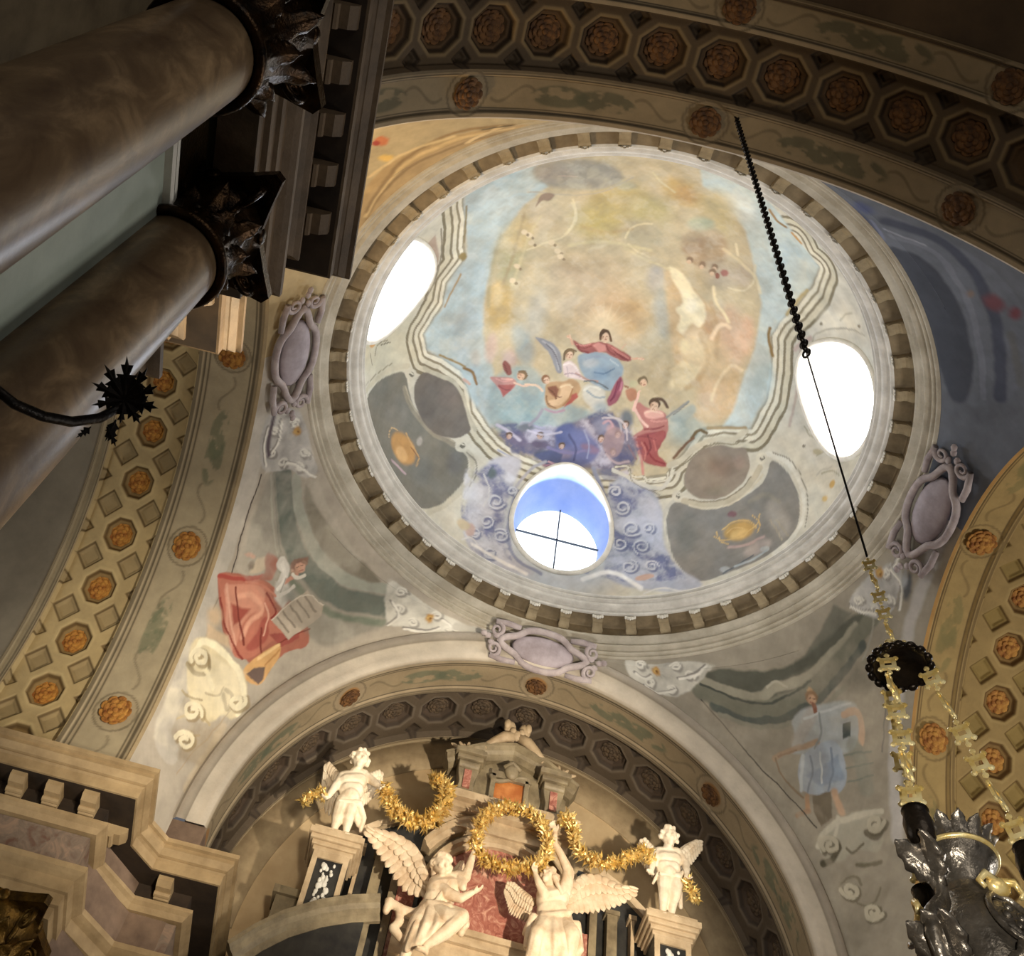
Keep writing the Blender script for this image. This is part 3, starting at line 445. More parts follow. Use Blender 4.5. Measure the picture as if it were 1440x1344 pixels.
c c9c9cf 666c92 160 12 85 -347 600 -235 566 -169 603 -193 714 -165 885 -254 898 -360 849 -369 739
c b9bccb 5f6790 160 12 90 116 524 222 523 306 584 347 689 475 765 319 840 173 858 179 720
l 5c648a 9 5 75 -197 696 -210 707 -227 712 -242 709 -252 701 -253 690 -247 680 -236 674 -224 672 -215 676 -210 682 -211 689 -216 695 -224 698 -231 698 -235 695
l c2c4cc 6 3 90 -203 692 -216 702 -233 707 -248 705 -258 697 -259 686 -253 676 -242 669 -230 668 -221 671 -216 678 -217 685 -222 691 -230 694 -237 693 -241 690
l 5c648a 9 5 75 -273 782 -257 781 -243 773 -235 762 -236 752 -243 745 -254 743 -266 745 -274 752 -278 760 -276 766 -270 770 -262 770 -255 767 -251 763 -250 758
l c2c4cc 6 3 90 -279 777 -263 776 -249 768 -241 757 -242 747 -249 740 -260 738 -272 741 -280 747 -284 755 -282 761 -276 765 -268 765 -261 762 -257 758 -256 753
l 5c648a 9 5 75 -226 784 -210 776 -194 776 -182 782 -178 793 -182 804 -191 813 -204 817 -215 815 -222 810 -223 802 -218 794 -210 790 -203 789 -197 791 -194 795
l c2c4cc 6 3 90 -232 779 -216 772 -200 771 -188 777 -184 788 -188 799 -198 808 -210 812 -222 810 -228 805 -229 797 -224 789 -217 785 -209 784 -203 786 -200 790
l 5c648a 9 5 75 -231 885 -247 889 -261 887 -270 881 -271 872 -265 863 -254 856 -243 854 -234 856 -229 862 -231 870 -236 875 -243 878 -251 878 -255 876 -256 872
l c2c4cc 6 3 90 -237 880 -253 884 -268 882 -277 876 -278 867 -272 858 -261 851 -249 848 -240 851 -236 857 -237 864 -242 870 -250 873 -257 873 -262 871 -263 867
l 5c648a 9 5 75 -336 813 -330 822 -318 825 -304 822 -293 816 -288 807 -289 799 -295 794 -304 794 -313 796 -319 802 -322 807 -320 812 -315 814 -309 814 -304 811
l c2c4cc 6 3 90 -342 808 -336 816 -324 819 -310 817 -299 810 -294 802 -295 794 -301 789 -310 788 -319 791 -326 796 -328 802 -326 807 -321 809 -315 808 -310 806
l 5c648a 9 5 75 -161 659 -155 652 -155 644 -160 638 -168 636 -176 638 -183 642 -186 648 -184 653 -180 656 -174 657 -169 655 -165 652 -165 648 -166 645 -169 644
l c2c4cc 6 3 90 -167 655 -161 647 -161 640 -166 634 -174 632 -182 633 -189 638 -191 643 -190 648 -186 652 -180 652 -175 651 -171 647 -170 644 -172 641 -175 640
l 5c648a 9 5 75 170 630 183 632 197 629 206 620 209 610 205 601 197 596 186 596 178 600 173 606 172 613 176 619 182 621 189 620 193 616 195 612
l c2c4cc 6 3 90 164 626 177 629 190 625 199 616 202 606 199 597 190 592 180 592 172 596 167 603 166 610 170 615 176 617 183 616 187 613 189 609
l 5c648a 9 5 75 260 677 247 688 230 691 216 687 208 677 208 665 215 655 226 649 237 648 246 653 250 660 248 668 242 674 235 677 228 675 224 672
l c2c4cc 6 3 90 254 673 240 684 224 687 210 683 202 673 202 661 208 651 219 645 231 645 239 649 243 657 241 665 236 671 228 673 221 672 218 668
l 5c648a 9 5 75 190 715 187 727 191 737 200 744 212 744 223 739 229 731 229 722 225 716 217 713 209 714 203 718 200 724 201 729 205 732 210 733
l c2c4cc 6 3 90 184 711 180 723 184 733 193 740 205 740 216 735 222 727 223 719 218 712 211 709 202 710 196 714 194 720 195 725 198 728 203 729
l 5c648a 9 5 75 279 739 264 734 257 722 257 709 265 699 277 693 290 693 299 699 303 708 301 717 294 723 285 726 277 724 272 719 272 713 275 709
l c2c4cc 6 3 90 272 736 257 730 250 718 250 706 258 695 271 689 283 690 292 695 296 704 294 713 287 720 278 722 270 720 265 715 265 710 268 705
l 5c648a 9 5 75 264 766 279 769 288 779 290 792 284 803 273 811 260 811 250 807 245 798 247 789 252 782 260 779 268 780 273 784 275 790 273 795
l c2c4cc 6 3 90 257 762 272 765 281 775 282 788 277 799 265 806 253 807 243 802 238 794 239 785 245 778 253 775 261 776 266 780 268 785 266 790
l 5c648a 9 5 75 301 658 305 649 303 640 296 635 287 634 279 637 273 642 271 649 274 655 280 658 286 658 292 655 294 650 294 646 291 643 288 642
l c2c4cc 6 3 90 295 655 298 645 296 637 290 631 280 630 272 633 266 639 265 646 268 651 273 654 280 654 285 651 288 647 287 643 285 640 281 639
l 5c648a 9 5 75 134 580 134 571 139 564 148 559 157 559 163 562 166 568 165 575 160 580 154 582 148 581 144 578 144 574 145 570 149 567 153 567
l c2c4cc 6 3 90 128 576 128 568 133 560 142 556 151 555 157 559 160 565 159 571 154 576 148 578 142 577 138 574 138 570 139 566 143 564 147 563
l 5c648a 9 5 75 362 758 354 750 342 747 330 750 321 757 319 767 322 775 329 780 339 781 346 777 351 771 351 765 348 760 342 758 337 759 333 762
l c2c4cc 6 3 90 355 755 346 746 334 743 322 746 314 753 311 763 314 771 322 776 331 777 339 773 343 768 343 761 340 756 335 754 329 755 325 758
p c0a49a 13 100 -311 793 -313 801 -316 808 -321 814 -328 819 -334 821 -341 821 -347 818 -351 813 -353 806 -353 799 -351 791 -348 784 -342 778 -336 774 -330 772 -324 772 -318 775 -314 779 -311 786
p c4a292 7 100 351 794 352 798 349 803 344 809 337 815 328 821 318 825 309 829 301 830 295 829 292 827 292 823 294 818 300 812 307 806 316 800 325 796 334 792 342 791 348 791
l 5b6478 6 6 100 -271 609 -249 578
p 5f6c70 14 100 -238 603 -240 608 -244 612 -248 615 -252 617 -257 617 -261 615 -264 612 -266 608 -266 603 -265 598 -263 593 -260 589 -256 586 -251 584 -247 584 -243 586 -240 589 -238 593 -237 598
l e0dcd8 12 9 100 -328 847 -224 882 -107 914
l e6e4e2 16 11 100 112 885 202 816 325 854
l c9c7c6 5 3 100 -282 604 -253 655 -277 704
l d0cdca 6 4 100 -375 838 -325 821 -306 844
l cfccc6 6 5 100 344 866 399 823 482 806
p c9b692 13 100 -336 791 -341 796 -348 799 -357 801 -366 801 -374 799 -381 795 -386 790 -389 784 -389 779 -386 773 -381 768 -374 765 -366 764 -357 764 -349 766 -342 769 -337 774 -334 780 -334 786
l c8c4b8 11 3 100 122 511 199 522 280 525 293 481
l 8a8680 3 2 100 168 493 184 527 284 537
l 8a8470 4 2 100 -788 98 -764 149 -715 179
l 8a8470 4 2 100 -712 143 -739 165
l 8a8470 4 2 100 -741 222 -736 189 -682 192
p c99a58 6 100 -745 186 -746 188 -748 190 -751 191 -755 191 -760 190 -765 188 -769 185 -773 182 -775 178 -776 175 -776 173 -774 171 -771 170 -766 171 -761 172 -757 174 -752 177 -749 180 -746 183
l 7f7a6a 3 2 100 -768 207 -758 249
l 6f6a5c 4 2 100 -712 200 -669 201
p ad9a8c 9 100 -584 -98 -556 -128 -522 -46 -522 23 -553 40
p b28f80 9 100 -537 -35 -537 -28 -539 -21 -542 -17 -545 -14 -549 -14 -553 -17 -557 -22 -560 -29 -562 -37 -563 -45 -563 -53 -561 -60 -559 -64 -555 -67 -551 -66 -547 -63 -543 -58 -540 -51 -538 -43
l 8d8574 5 3 100 -542 -149 -512 -44 -519 35 -545 87
p e4dfce 51 80 665 -258 666 -242 661 -222 650 -199 635 -177 617 -159 599 -145 581 -137 566 -135 554 -139 548 -148 546 -161 551 -178 560 -196 574 -216 591 -234 610 -250 629 -262 645 -268 658 -267
l b0ac9c 5 3 100 550 -73 550 -100 587 -150 647 -205 705 -241
l c2bda8 5 3 100 606 -196 614 -227 636 -256
p 8d8470 3 100 560 -144 560 -142 560 -141 559 -139 558 -137 557 -136 555 -135 554 -134 552 -135 551 -135 550 -137 550 -138 550 -140 551 -142 552 -144 553 -145 555 -146 556 -146 558 -146 559 -145
p 8d8470 3 100 677 -249 677 -248 677 -245 676 -243 675 -240 673 -238 671 -236 669 -235 668 -235 666 -236 666 -237 665 -239 666 -241 666 -244 668 -246 670 -248 671 -250 673 -251 675 -251 676 -251
l bfa9a0 12 8 100 509 -15 520 -42 542 -78
l b8a89c 9 8 100 516 -74 537 31 565 107 578 191
l a8a490 5 3 100 621 165 658 177 711 155
l a8a490 5 3 100 709 206 735 164 773 162
l a8a490 5 3 100 753 240 787 205 828 197
l a8a490 5 3 100 629 124 632 158 665 161
p c7a257 7 100 828 232 829 237 828 241 826 245 823 248 820 250 816 251 812 250 809 248 807 245 805 241 805 237 806 233 808 229 810 226 814 224 817 223 821 223 824 225 827 228
p cfb06c 8 100 832 280 834 283 834 286 833 289 830 292 827 295 822 297 818 298 814 299 810 298 807 296 806 294 806 291 807 288 809 285 813 282 817 280 821 278 826 278 829 279
p b2a98a 8 100 720 186 721 189 720 192 717 196 713 200 708 204 703 207 697 209 693 210 689 209 687 207 686 205 687 201 690 197 694 193 699 190 704 187 709 185 714 184 718 184
p 80796a 3 100 654 211 655 212 655 214 654 216 653 217 651 218 650 219 648 219 646 219 645 218 644 217 643 216 643 214 644 213 645 211 647 210 648 209 650 209 652 209 653 210
l b8b4a6 5 3 100 741 260 746 232 781 198
l a9a18a 9 8 30 -715 -169 -645 -189''',
'far_left': '''
l b9b2a6 30 5 100 -321 1450 -336 1422 -344 1400 -300 1394 -257 1382 -238 1370 -205 1346 -176 1314 -151 1275 -127 1227 -99 1170 -80 1112 -71 1065 -43 1061
l 4f4640 2 1 100 -206 1371 -182 1345 -153 1313 -126 1280
l 857c70 2 1 60 -124 1273 -111 1230
p 9c978a 9 100 -201 1385 -184 1402 -96 1414 77 1428 141 1401 112 1374 74 1323 16 1315 -40 1329 -124 1292
l 6c746b 27 5 100 -183 1398 -131 1383 -89 1372 -49 1370 -7 1374 39 1381 83 1399 116 1412
l a3a699 14 3 100 -160 1412 -118 1400 -76 1395 -29 1392 16 1398 52 1410 88 1426
l 8a897d 3 2 100 -194 1387 -143 1371 -89 1354
l a9a698 3 2 100 -193 1382 -140 1362 -89 1348
p 857e6d 5 100 -149 1423 -109 1420 -26 1425 43 1429 83 1430 36 1409 -17 1402 -69 1401 -111 1407
p 8f8672 22 60 -32 1429 -22 1429 -15 1427 -8 1425 -4 1422 -3 1418 -5 1415 -11 1412 -17 1409 -27 1407 -36 1406 -46 1407 -54 1408 -60 1409 -64 1412 -66 1415 -63 1419 -59 1422 -52 1425 -41 1428
l 77806f 9 6 100 -64 1346 -9 1349 62 1363 122 1392
p a86450 3 100 -142 1260 -129 1280 -80 1313 -40 1329 10 1334 52 1312 17 1274 26 1228 -15 1231 -66 1217 -103 1237
p bb705a 3 100 -143 1261 -134 1273 -108 1290 -77 1316 -30 1308 15 1289 15 1280 -10 1276 -14 1244 -27 1223 -51 1218 -85 1229 -122 1252
p cf8d74 5 100 -127 1260 -109 1273 -93 1293 -66 1311 -50 1291 -62 1272 -64 1249 -50 1231 -55 1222 -85 1243
p a04c3e 5 100 -96 1255 -75 1267 -66 1275 -69 1253 -72 1242
l dea084 7 5 100 -94 1269 -82 1284 -63 1292 -49 1290 -57 1263 -52 1242
p a85446 5 100 -45 1287 -34 1292 -15 1273 -24 1240 -39 1236 -37 1263
l 8a2f26 3 2 100 -61 1308 -29 1307 -32 1293
l e0a890 5 5 60 -119 1264 -75 1230 -53 1220
l ac483c 6 3 100 -138 1263 -125 1273 -108 1285 -84 1314
p 9c4c42 3 100 -18 1275 14 1305 18 1312 26 1305 12 1278
p cbb79a 5 100 -112 1319 -100 1334 -85 1332 -90 1315 -104 1300
p 6f5f4e 5 100 -106 1311 -105 1309 -105 1308 -106 1306 -107 1305 -108 1303 -110 1303 -112 1303 -113 1303 -115 1304 -115 1305 -116 1306 -116 1308 -115 1310 -114 1312 -113 1313 -111 1313 -109 1313 -108 1313 -107 1312
p c99a84 4 100 -115 1317 -115 1317 -115 1315 -117 1313 -119 1312 -122 1311 -124 1309 -127 1308 -129 1308 -131 1307 -132 1308 -131 1309 -131 1310 -129 1313 -127 1314 -125 1316 -122 1317 -120 1318 -117 1319 -116 1318
p a86452 5 100 -108 1333 -89 1347 -72 1340 -67 1322 -87 1304 -83 1323
l d9d5cd 14 3 100 -77 1348 -61 1351 -55 1343 -53 1333
p c6c2ba 6 100 -62 1328 -45 1343 -26 1337 -23 1314 -46 1314
p c98b74 8 100 -39 1368 -39 1366 -40 1363 -42 1361 -45 1359 -47 1358 -51 1356 -54 1357 -56 1358 -59 1359 -60 1362 -60 1364 -59 1367 -58 1369 -55 1371 -52 1372 -49 1373 -45 1373 -42 1372 -41 1371
p 8d5040 6 100 -43 1378 -42 1377 -42 1376 -41 1375 -42 1374 -43 1373 -44 1372 -46 1372 -47 1371 -49 1371 -50 1372 -51 1372 -51 1374 -51 1375 -51 1376 -50 1377 -49 1378 -47 1379 -46 1379 -44 1378
p d6b59a 6 100 -43 1363 -43 1362 -43 1361 -43 1360 -43 1358 -44 1357 -46 1356 -47 1356 -48 1356 -50 1356 -51 1356 -52 1357 -53 1359 -53 1359 -52 1361 -51 1362 -50 1363 -48 1363 -46 1363 -45 1364
l c98d78 6 3 100 -48 1341 -40 1358
p 8f938c 15 100 -19 1341 -18 1339 -17 1336 -17 1334 -19 1331 -20 1329 -24 1327 -26 1326 -30 1326 -33 1327 -35 1327 -37 1330 -38 1332 -38 1335 -36 1337 -34 1340 -31 1341 -28 1342 -24 1343 -21 1342
p c78e76 5 100 -38 1370 -37 1368 -37 1366 -38 1364 -40 1362 -42 1360 -45 1359 -47 1359 -51 1360 -53 1361 -54 1363 -55 1365 -55 1368 -54 1370 -53 1372 -50 1373 -48 1374 -45 1375 -42 1374 -39 1372
p 7a4a38 5 100 -41 1378 -41 1377 -41 1374 -42 1374 -43 1372 -44 1371 -46 1371 -48 1371 -50 1372 -51 1373 -52 1374 -52 1376 -52 1377 -51 1379 -49 1380 -48 1381 -46 1381 -44 1381 -43 1380 -41 1379
l 6b4030 3 2 100 -62 1366 -57 1373 -42 1376
l 8d5a48 2 1 100 -49 1361 -42 1364
p a07860 5 100 -40 1359 -40 1357 -39 1356 -39 1355 -39 1354 -40 1352 -42 1352 -44 1351 -45 1351 -47 1351 -49 1352 -49 1353 -50 1354 -50 1355 -49 1357 -48 1358 -47 1359 -46 1359 -44 1359 -42 1359
l e6e2da 6 2 100 -73 1349 -61 1349 -50 1339 -51 1325
l 9c978f 2 2 100 -51 1343 -44 1326
l cfcac2 5 2 100 -44 1320 -35 1334 -32 1346
l 7c3226 3 2 100 -105 1272 -72 1253 -42 1238
l 7c3226 3 2 100 -36 1273 -21 1255 0 1249
l dba48c 3 2 100 -116 1262 -84 1243 -51 1229
l dba48c 3 2 100 -54 1298 -37 1294 -26 1268
l 8c3a2e 3 2 100 -114 1246 -75 1227 -28 1225
l c77e66 3 2 100 -99 1290 -71 1310 -47 1317
l 7c3226 2 2 100 1 1273 15 1299 30 1326
p b4a796 2 100 -29 1292 -12 1357 23 1360 32 1348 14 1292
l 857a6c 3 2 100 -23 1301 7 1299
l 857a6c 3 2 100 -20 1313 10 1311
l 857a6c 3 2 100 -16 1326 14 1324
l 857a6c 3 2 100 -13 1338 17 1336
l 857a6c 3 2 100 -9 1350 20 1348
l cfc3b2 2 1 100 -29 1292 -12 1357 23 1360
p d3a465 3 100 -12 1244 -5 1264 4 1279 16 1276 23 1257 23 1228 18 1217 -2 1211 -19 1218
p 6d5a52 3 100 -8 1218 -4 1232 11 1244 20 1230 18 1220
l e6c084 5 3 100 -8 1244 6 1277
l b98548 3 3 100 9 1246 13 1274
p cbb291 6 100 -106 1211 -69 1226 -57 1218 -92 1199
p d3b896 15 100 -95 1233 -94 1230 -92 1227 -92 1225 -94 1221 -96 1218 -99 1217 -102 1215 -106 1216 -109 1216 -112 1218 -114 1220 -116 1222 -115 1226 -114 1229 -112 1231 -109 1234 -106 1235 -102 1235 -98 1234
p 7a4a38 5 100 -46 1377 -43 1376 -40 1374 -39 1371 -38 1368 -40 1365 -42 1362 -45 1360 -48 1358 -52 1358 -55 1357 -59 1359 -62 1360 -63 1363 -63 1365 -62 1368 -60 1371 -57 1374 -54 1376 -50 1376
p cf9a80 4 100 -41 1374 -39 1373 -37 1371 -35 1369 -35 1368 -36 1366 -37 1364 -39 1363 -42 1362 -45 1361 -48 1361 -51 1362 -53 1363 -54 1365 -55 1366 -54 1368 -53 1370 -51 1372 -48 1373 -45 1373
p b08468 3 70 -45 1364 -44 1364 -43 1363 -42 1362 -42 1362 -42 1361 -42 1361 -43 1360 -45 1360 -46 1359 -47 1360 -49 1360 -50 1361 -51 1361 -52 1362 -52 1363 -51 1363 -50 1364 -49 1364 -47 1364
l 6f4c3a 2 1 80 -49 1363 -48 1366
l 6f4c3a 2 1 80 -46 1369 -44 1371
l 9c5a4c 2 1 80 -41 1364 -38 1368
l c09474 2 1 70 -46 1367 -42 1367
l d8d2c6 5 2 100 -46 1354 -34 1356 -30 1364
l 8c6650 3 2 100 -50 1375 -40 1376
p d9cba4 5 100 -109 1179 -94 1201 -59 1212 -10 1218 21 1196 18 1163 -4 1159 -9 1138 -32 1125 -70 1132 -95 1156
l efe6c4 8 3 100 -96 1173 -96 1194 -61 1209 -18 1214 14 1196 17 1175
l 8b7a55 6 3 100 -95 1156 -73 1158 -61 1175 -72 1188 -84 1183
l 8b7a55 6 3 100 -20 1175 3 1164 -6 1186 -21 1182
l a08e66 3 2 100 -45 1156 -24 1170 -26 1182
l 9c8a64 3 2 100 -79 1129 -60 1132 -42 1145
l b7a57e 3 2 100 -60 1099 -47 1123 -28 1135 -11 1133
l b09c78 3 2 100 -49 1088 -33 1093 -17 1111
l e8ddb8 6 3 100 -96 1167 -66 1176 -40 1169
l aa9578 2 2 70 -17 1049 -13 1085 0 1129 5 1178
l c3b294 11 5 60 6 1048 8 1092 9 1148
p b9b5b0 3 100 -272 1391 -271 1410 -246 1439 -211 1446 -167 1444 -139 1444 -147 1424 -180 1407 -191 1393 -203 1374 -235 1374
c dedbd0 8f8c86 220 5 60 -272 1391 -271 1410 -246 1439 -211 1446 -167 1444 -139 1444 -147 1424 -180 1407 -191 1393 -203 1374 -235 1374
l 85807a 5 3 75 -237 1409 -240 1409 -245 1406 -247 1403 -250 1400 -249 1398 -247 1398 -243 1399 -241 1400 -238 1403 -237 1405 -238 1406 -242 1405 -244 1404 -244 1403 -245 1402
l e0ddd2 3 2 90 -241 1408 -244 1407 -248 1405 -252 1401 -254 1398 -253 1396 -250 1396 -247 1397 -245 1399 -242 1401 -242 1403 -242 1404 -245 1404 -247 1403 -248 1401 -250 1400
l 85807a 5 3 75 -234 1425 -235 1427 -232 1432 -229 1435 -224 1437 -221 1438 -219 1437 -220 1434 -221 1432 -225 1430 -227 1429 -228 1429 -230 1429 -229 1431 -227 1433 -227 1434
l e0ddd2 3 2 90 -238 1424 -238 1426 -237 1430 -233 1434 -229 1436 -226 1436 -223 1435 -224 1432 -227 1430 -229 1428 -231 1427 -234 1427 -233 1428 -233 1429 -232 1431 -230 1432
l 85807a 5 3 75 -168 1439 -171 1441 -176 1441 -180 1438 -182 1436 -185 1432 -184 1430 -181 1429 -179 1430 -175 1432 -173 1434 -172 1436 -174 1438 -175 1437 -177 1437 -179 1435
l e0ddd2 3 2 90 -174 1438 -174 1440 -180 1439 -183 1437 -187 1434 -188 1431 -187 1429 -186 1428 -182 1429 -179 1431 -178 1433 -177 1435 -179 1436 -180 1436 -182 1435 -183 1434
l 85807a 5 3 75 -173 1420 -173 1423 -168 1426 -165 1428 -159 1429 -158 1427 -159 1424 -161 1421 -163 1419 -167 1418 -169 1419 -170 1420 -169 1422 -167 1424 -165 1425 -164 1425
l e0ddd2 3 2 90 -177 1418 -176 1422 -172 1425 -168 1427 -165 1427 -162 1426 -162 1423 -165 1420 -167 1418 -171 1417 -172 1418 -174 1419 -173 1421 -171 1423 -169 1424 -167 1424
l 85807a 5 3 75 -184 1404 -184 1407 -187 1408 -190 1408 -195 1406 -198 1403 -198 1401 -198 1399 -195 1399 -193 1399 -190 1401 -189 1403 -188 1404 -189 1405 -191 1405 -192 1404
l e0ddd2 3 2 90 -188 1403 -189 1406 -191 1407 -195 1407 -199 1405 -202 1402 -202 1400 -202 1398 -200 1397 -197 1398 -194 1400 -193 1402 -192 1403 -193 1404 -195 1404 -196 1403
l 85807a 5 3 75 -227 1390 -223 1394 -219 1396 -215 1397 -213 1396 -213 1393 -215 1391 -218 1388 -221 1387 -223 1387 -224 1388 -224 1390 -222 1392 -220 1393 -218 1394 -217 1393
l e0ddd2 3 2 90 -231 1389 -227 1393 -223 1395 -219 1396 -217 1394 -217 1392 -219 1389 -221 1387 -225 1386 -227 1386 -228 1387 -228 1388 -226 1390 -224 1392 -223 1392 -221 1391
l 8a8680 3 2 100 -260 1393 -238 1382 -215 1378
l e3e0d6 3 2 100 -256 1394 -235 1383 -211 1379
l 8a8680 3 2 100 -193 1405 -171 1421 -141 1435
l e3e0d6 3 2 100 -190 1406 -168 1422 -138 1436
l 8a8680 3 2 100 -253 1412 -229 1403 -225 1389
l e3e0d6 3 2 100 -249 1414 -226 1404 -222 1391
p b98b3c 5 100 -212 1437 -210 1436 -209 1435 -208 1434 -209 1432 -211 1430 -213 1429 -215 1428 -217 1427 -220 1426 -221 1426 -223 1427 -224 1429 -225 1430 -224 1431 -224 1433 -222 1435 -220 1436 -216 1437 -215 1437
p d8b468 3 100 -214 1434 -214 1434 -213 1434 -213 1433 -213 1432 -214 1431 -216 1430 -216 1430 -217 1429 -219 1429 -219 1429 -221 1429 -220 1430 -220 1431 -220 1432 -219 1432 -219 1433 -217 1434 -217 1434 -216 1434
p 7c4c20 2 100 -214 1434 -212 1434 -213 1434 -213 1433 -213 1433 -213 1432 -213 1432 -215 1431 -215 1431 -215 1431 -217 1431 -217 1431 -218 1431 -218 1432 -218 1433 -218 1433 -216 1433 -216 1433 -216 1434 -214 1434
l 5d5158 6 5 100 -266 1404 -248 1394 -223 1387
p cbc8bc 3 100 78 1439 123 1441 184 1441 230 1443 222 1435 182 1413 152 1403 129 1392 101 1410
c dedbd0 8f8c86 220 5 60 78 1439 123 1441 184 1441 230 1443 222 1435 182 1413 152 1403 129 1392 101 1410
l 85807a 5 3 75 119 1438 115 1439 112 1439 107 1437 106 1434 106 1432 108 1430 111 1429 114 1430 116 1432 116 1433 116 1435 114 1436 112 1436 111 1435 110 1433
l e0ddd2 3 2 90 115 1438 112 1440 107 1439 104 1438 102 1435 102 1432 104 1430 107 1430 110 1430 112 1432 113 1433 112 1435 111 1436 109 1436 107 1436 106 1434
l 85807a 5 3 75 170 1432 170 1435 172 1438 175 1439 179 1439 182 1437 182 1435 182 1433 180 1432 178 1431 176 1432 174 1433 174 1434 174 1435 176 1436 177 1436
l e0ddd2 3 2 90 166 1433 166 1436 168 1438 171 1439 175 1439 178 1438 179 1436 179 1434 177 1432 174 1432 172 1432 171 1434 170 1435 171 1436 172 1437 174 1437
l 85807a 5 3 75 211 1429 211 1430 207 1431 204 1432 201 1430 200 1428 200 1426 202 1425 203 1425 204 1426 206 1427 207 1428 208 1428 207 1429 206 1429 204 1428
l e0ddd2 3 2 90 208 1428 207 1431 204 1432 201 1432 198 1431 196 1429 197 1427 198 1425 201 1425 203 1425 205 1427 205 1427 205 1429 203 1430 202 1429 200 1429
l 85807a 5 3 75 150 1412 152 1414 156 1415 160 1415 163 1414 164 1412 164 1410 162 1408 159 1408 156 1408 155 1409 154 1410 155 1412 157 1413 158 1413 160 1412
l e0ddd2 3 2 90 147 1412 149 1415 152 1416 156 1416 159 1415 161 1413 160 1411 158 1409 155 1408 153 1409 151 1409 151 1411 151 1412 153 1414 155 1413 156 1413
l 85807a 5 3 75 133 1414 134 1417 132 1419 128 1420 125 1420 122 1419 120 1416 121 1414 123 1413 125 1412 128 1413 130 1414 130 1415 129 1417 128 1417 127 1417
l e0ddd2 3 2 90 130 1415 130 1417 129 1420 124 1421 121 1420 118 1419 116 1417 118 1414 120 1413 122 1413 124 1413 126 1414 126 1416 125 1417 124 1418 123 1418
l 8a8680 3 2 100 128 1393 130 1411 105 1418
l e3e0d6 3 2 100 131 1393 133 1410 109 1418
l 8a8680 3 2 100 149 1400 172 1410 189 1425
l e3e0d6 3 2 100 152 1399 175 1409 192 1425
l 8a8680 3 2 100 183 1436 211 1433 224 1443
l e3e0d6 3 2 100 186 1435 214 1433 227 1442
p b98b3c 5 100 173 1431 174 1430 175 1428 176 1426 175 1425 174 1424 173 1423 171 1424 168 1424 166 1425 164 1426 163 1428 162 1430 161 1431 163 1433 163 1433 165 1434 167 1434 169 1434 172 1433
p d8b468 3 100 172 1430 172 1429 172 1429 172 1428 171 1427 171 1427 170 1427 169 1427 168 1426 167 1427 167 1427 165 1428 165 1429 166 1430 166 1430 167 1431 167 1431 169 1431 169 1431 170 1431
p 7c4c20 2 100 172 1429 172 1429 172 1428 172 1428 172 1427 172 1427 171 1427 170 1427 170 1427 169 1427 169 1428 169 1428 169 1429 168 1429 168 1430 168 1430 169 1430 169 1430 170 1430 172 1430
l bdb9ae 8 3 100 206 1437 254 1447 282 1451
c cfc8b8 7d7668 100 7 35 -206 1381 -132 1438 77 1428 141 1401 71 1325 16 1315 -128 1288
c e6dcc0 98876a 120 9 50 -115 1173 -10 1218 28 1180 10 1083 -43 1061 -80 1056
l 927e58 9 3 75 -89 1163 -93 1165 -94 1171 -92 1177 -87 1182 -81 1185 -75 1185 -72 1183 -73 1179 -75 1174 -79 1171 -83 1170 -87 1170 -87 1172 -87 1175 -85 1178
l e6dcbc 6 2 90 -92 1163 -97 1165 -98 1170 -96 1176 -91 1181 -84 1184 -79 1185 -76 1182 -76 1178 -79 1174 -83 1170 -87 1170 -90 1170 -91 1172 -90 1175 -88 1178
l 927e58 9 3 75 16 1196 20 1193 22 1189 19 1183 14 1178 9 1176 4 1176 1 1177 1 1182 3 1185 7 1188 11 1190 13 1188 15 1187 14 1184 12 1182
l e6dcbc 6 2 90 12 1196 17 1193 18 1189 15 1183 11 1178 5 1176 0 1176 -3 1177 -3 1182 -1 1185 3 1188 7 1190 10 1188 11 1187 10 1184 9 1182
l 927e58 9 3 75 -27 1132 -30 1136 -37 1136 -44 1133 -50 1129 -54 1122 -53 1118 -49 1116 -44 1116 -39 1119 -36 1123 -34 1128 -35 1131 -38 1131 -42 1129 -44 1128
l e6dcbc 6 2 90 -30 1132 -34 1136 -41 1136 -48 1133 -54 1128 -57 1122 -56 1118 -53 1115 -48 1116 -43 1119 -39 1123 -38 1128 -39 1129 -42 1131 -45 1129 -48 1126
l 927e58 9 3 75 -44 1082 -43 1089 -38 1096 -30 1102 -23 1103 -18 1101 -16 1098 -18 1092 -24 1086 -29 1084 -33 1084 -36 1086 -36 1089 -34 1093 -31 1094 -28 1096
l e6dcbc 6 2 90 -49 1081 -47 1088 -41 1097 -34 1101 -26 1103 -21 1101 -20 1097 -22 1092 -27 1086 -32 1084 -37 1083 -40 1085 -39 1089 -37 1092 -34 1095 -31 1096''',
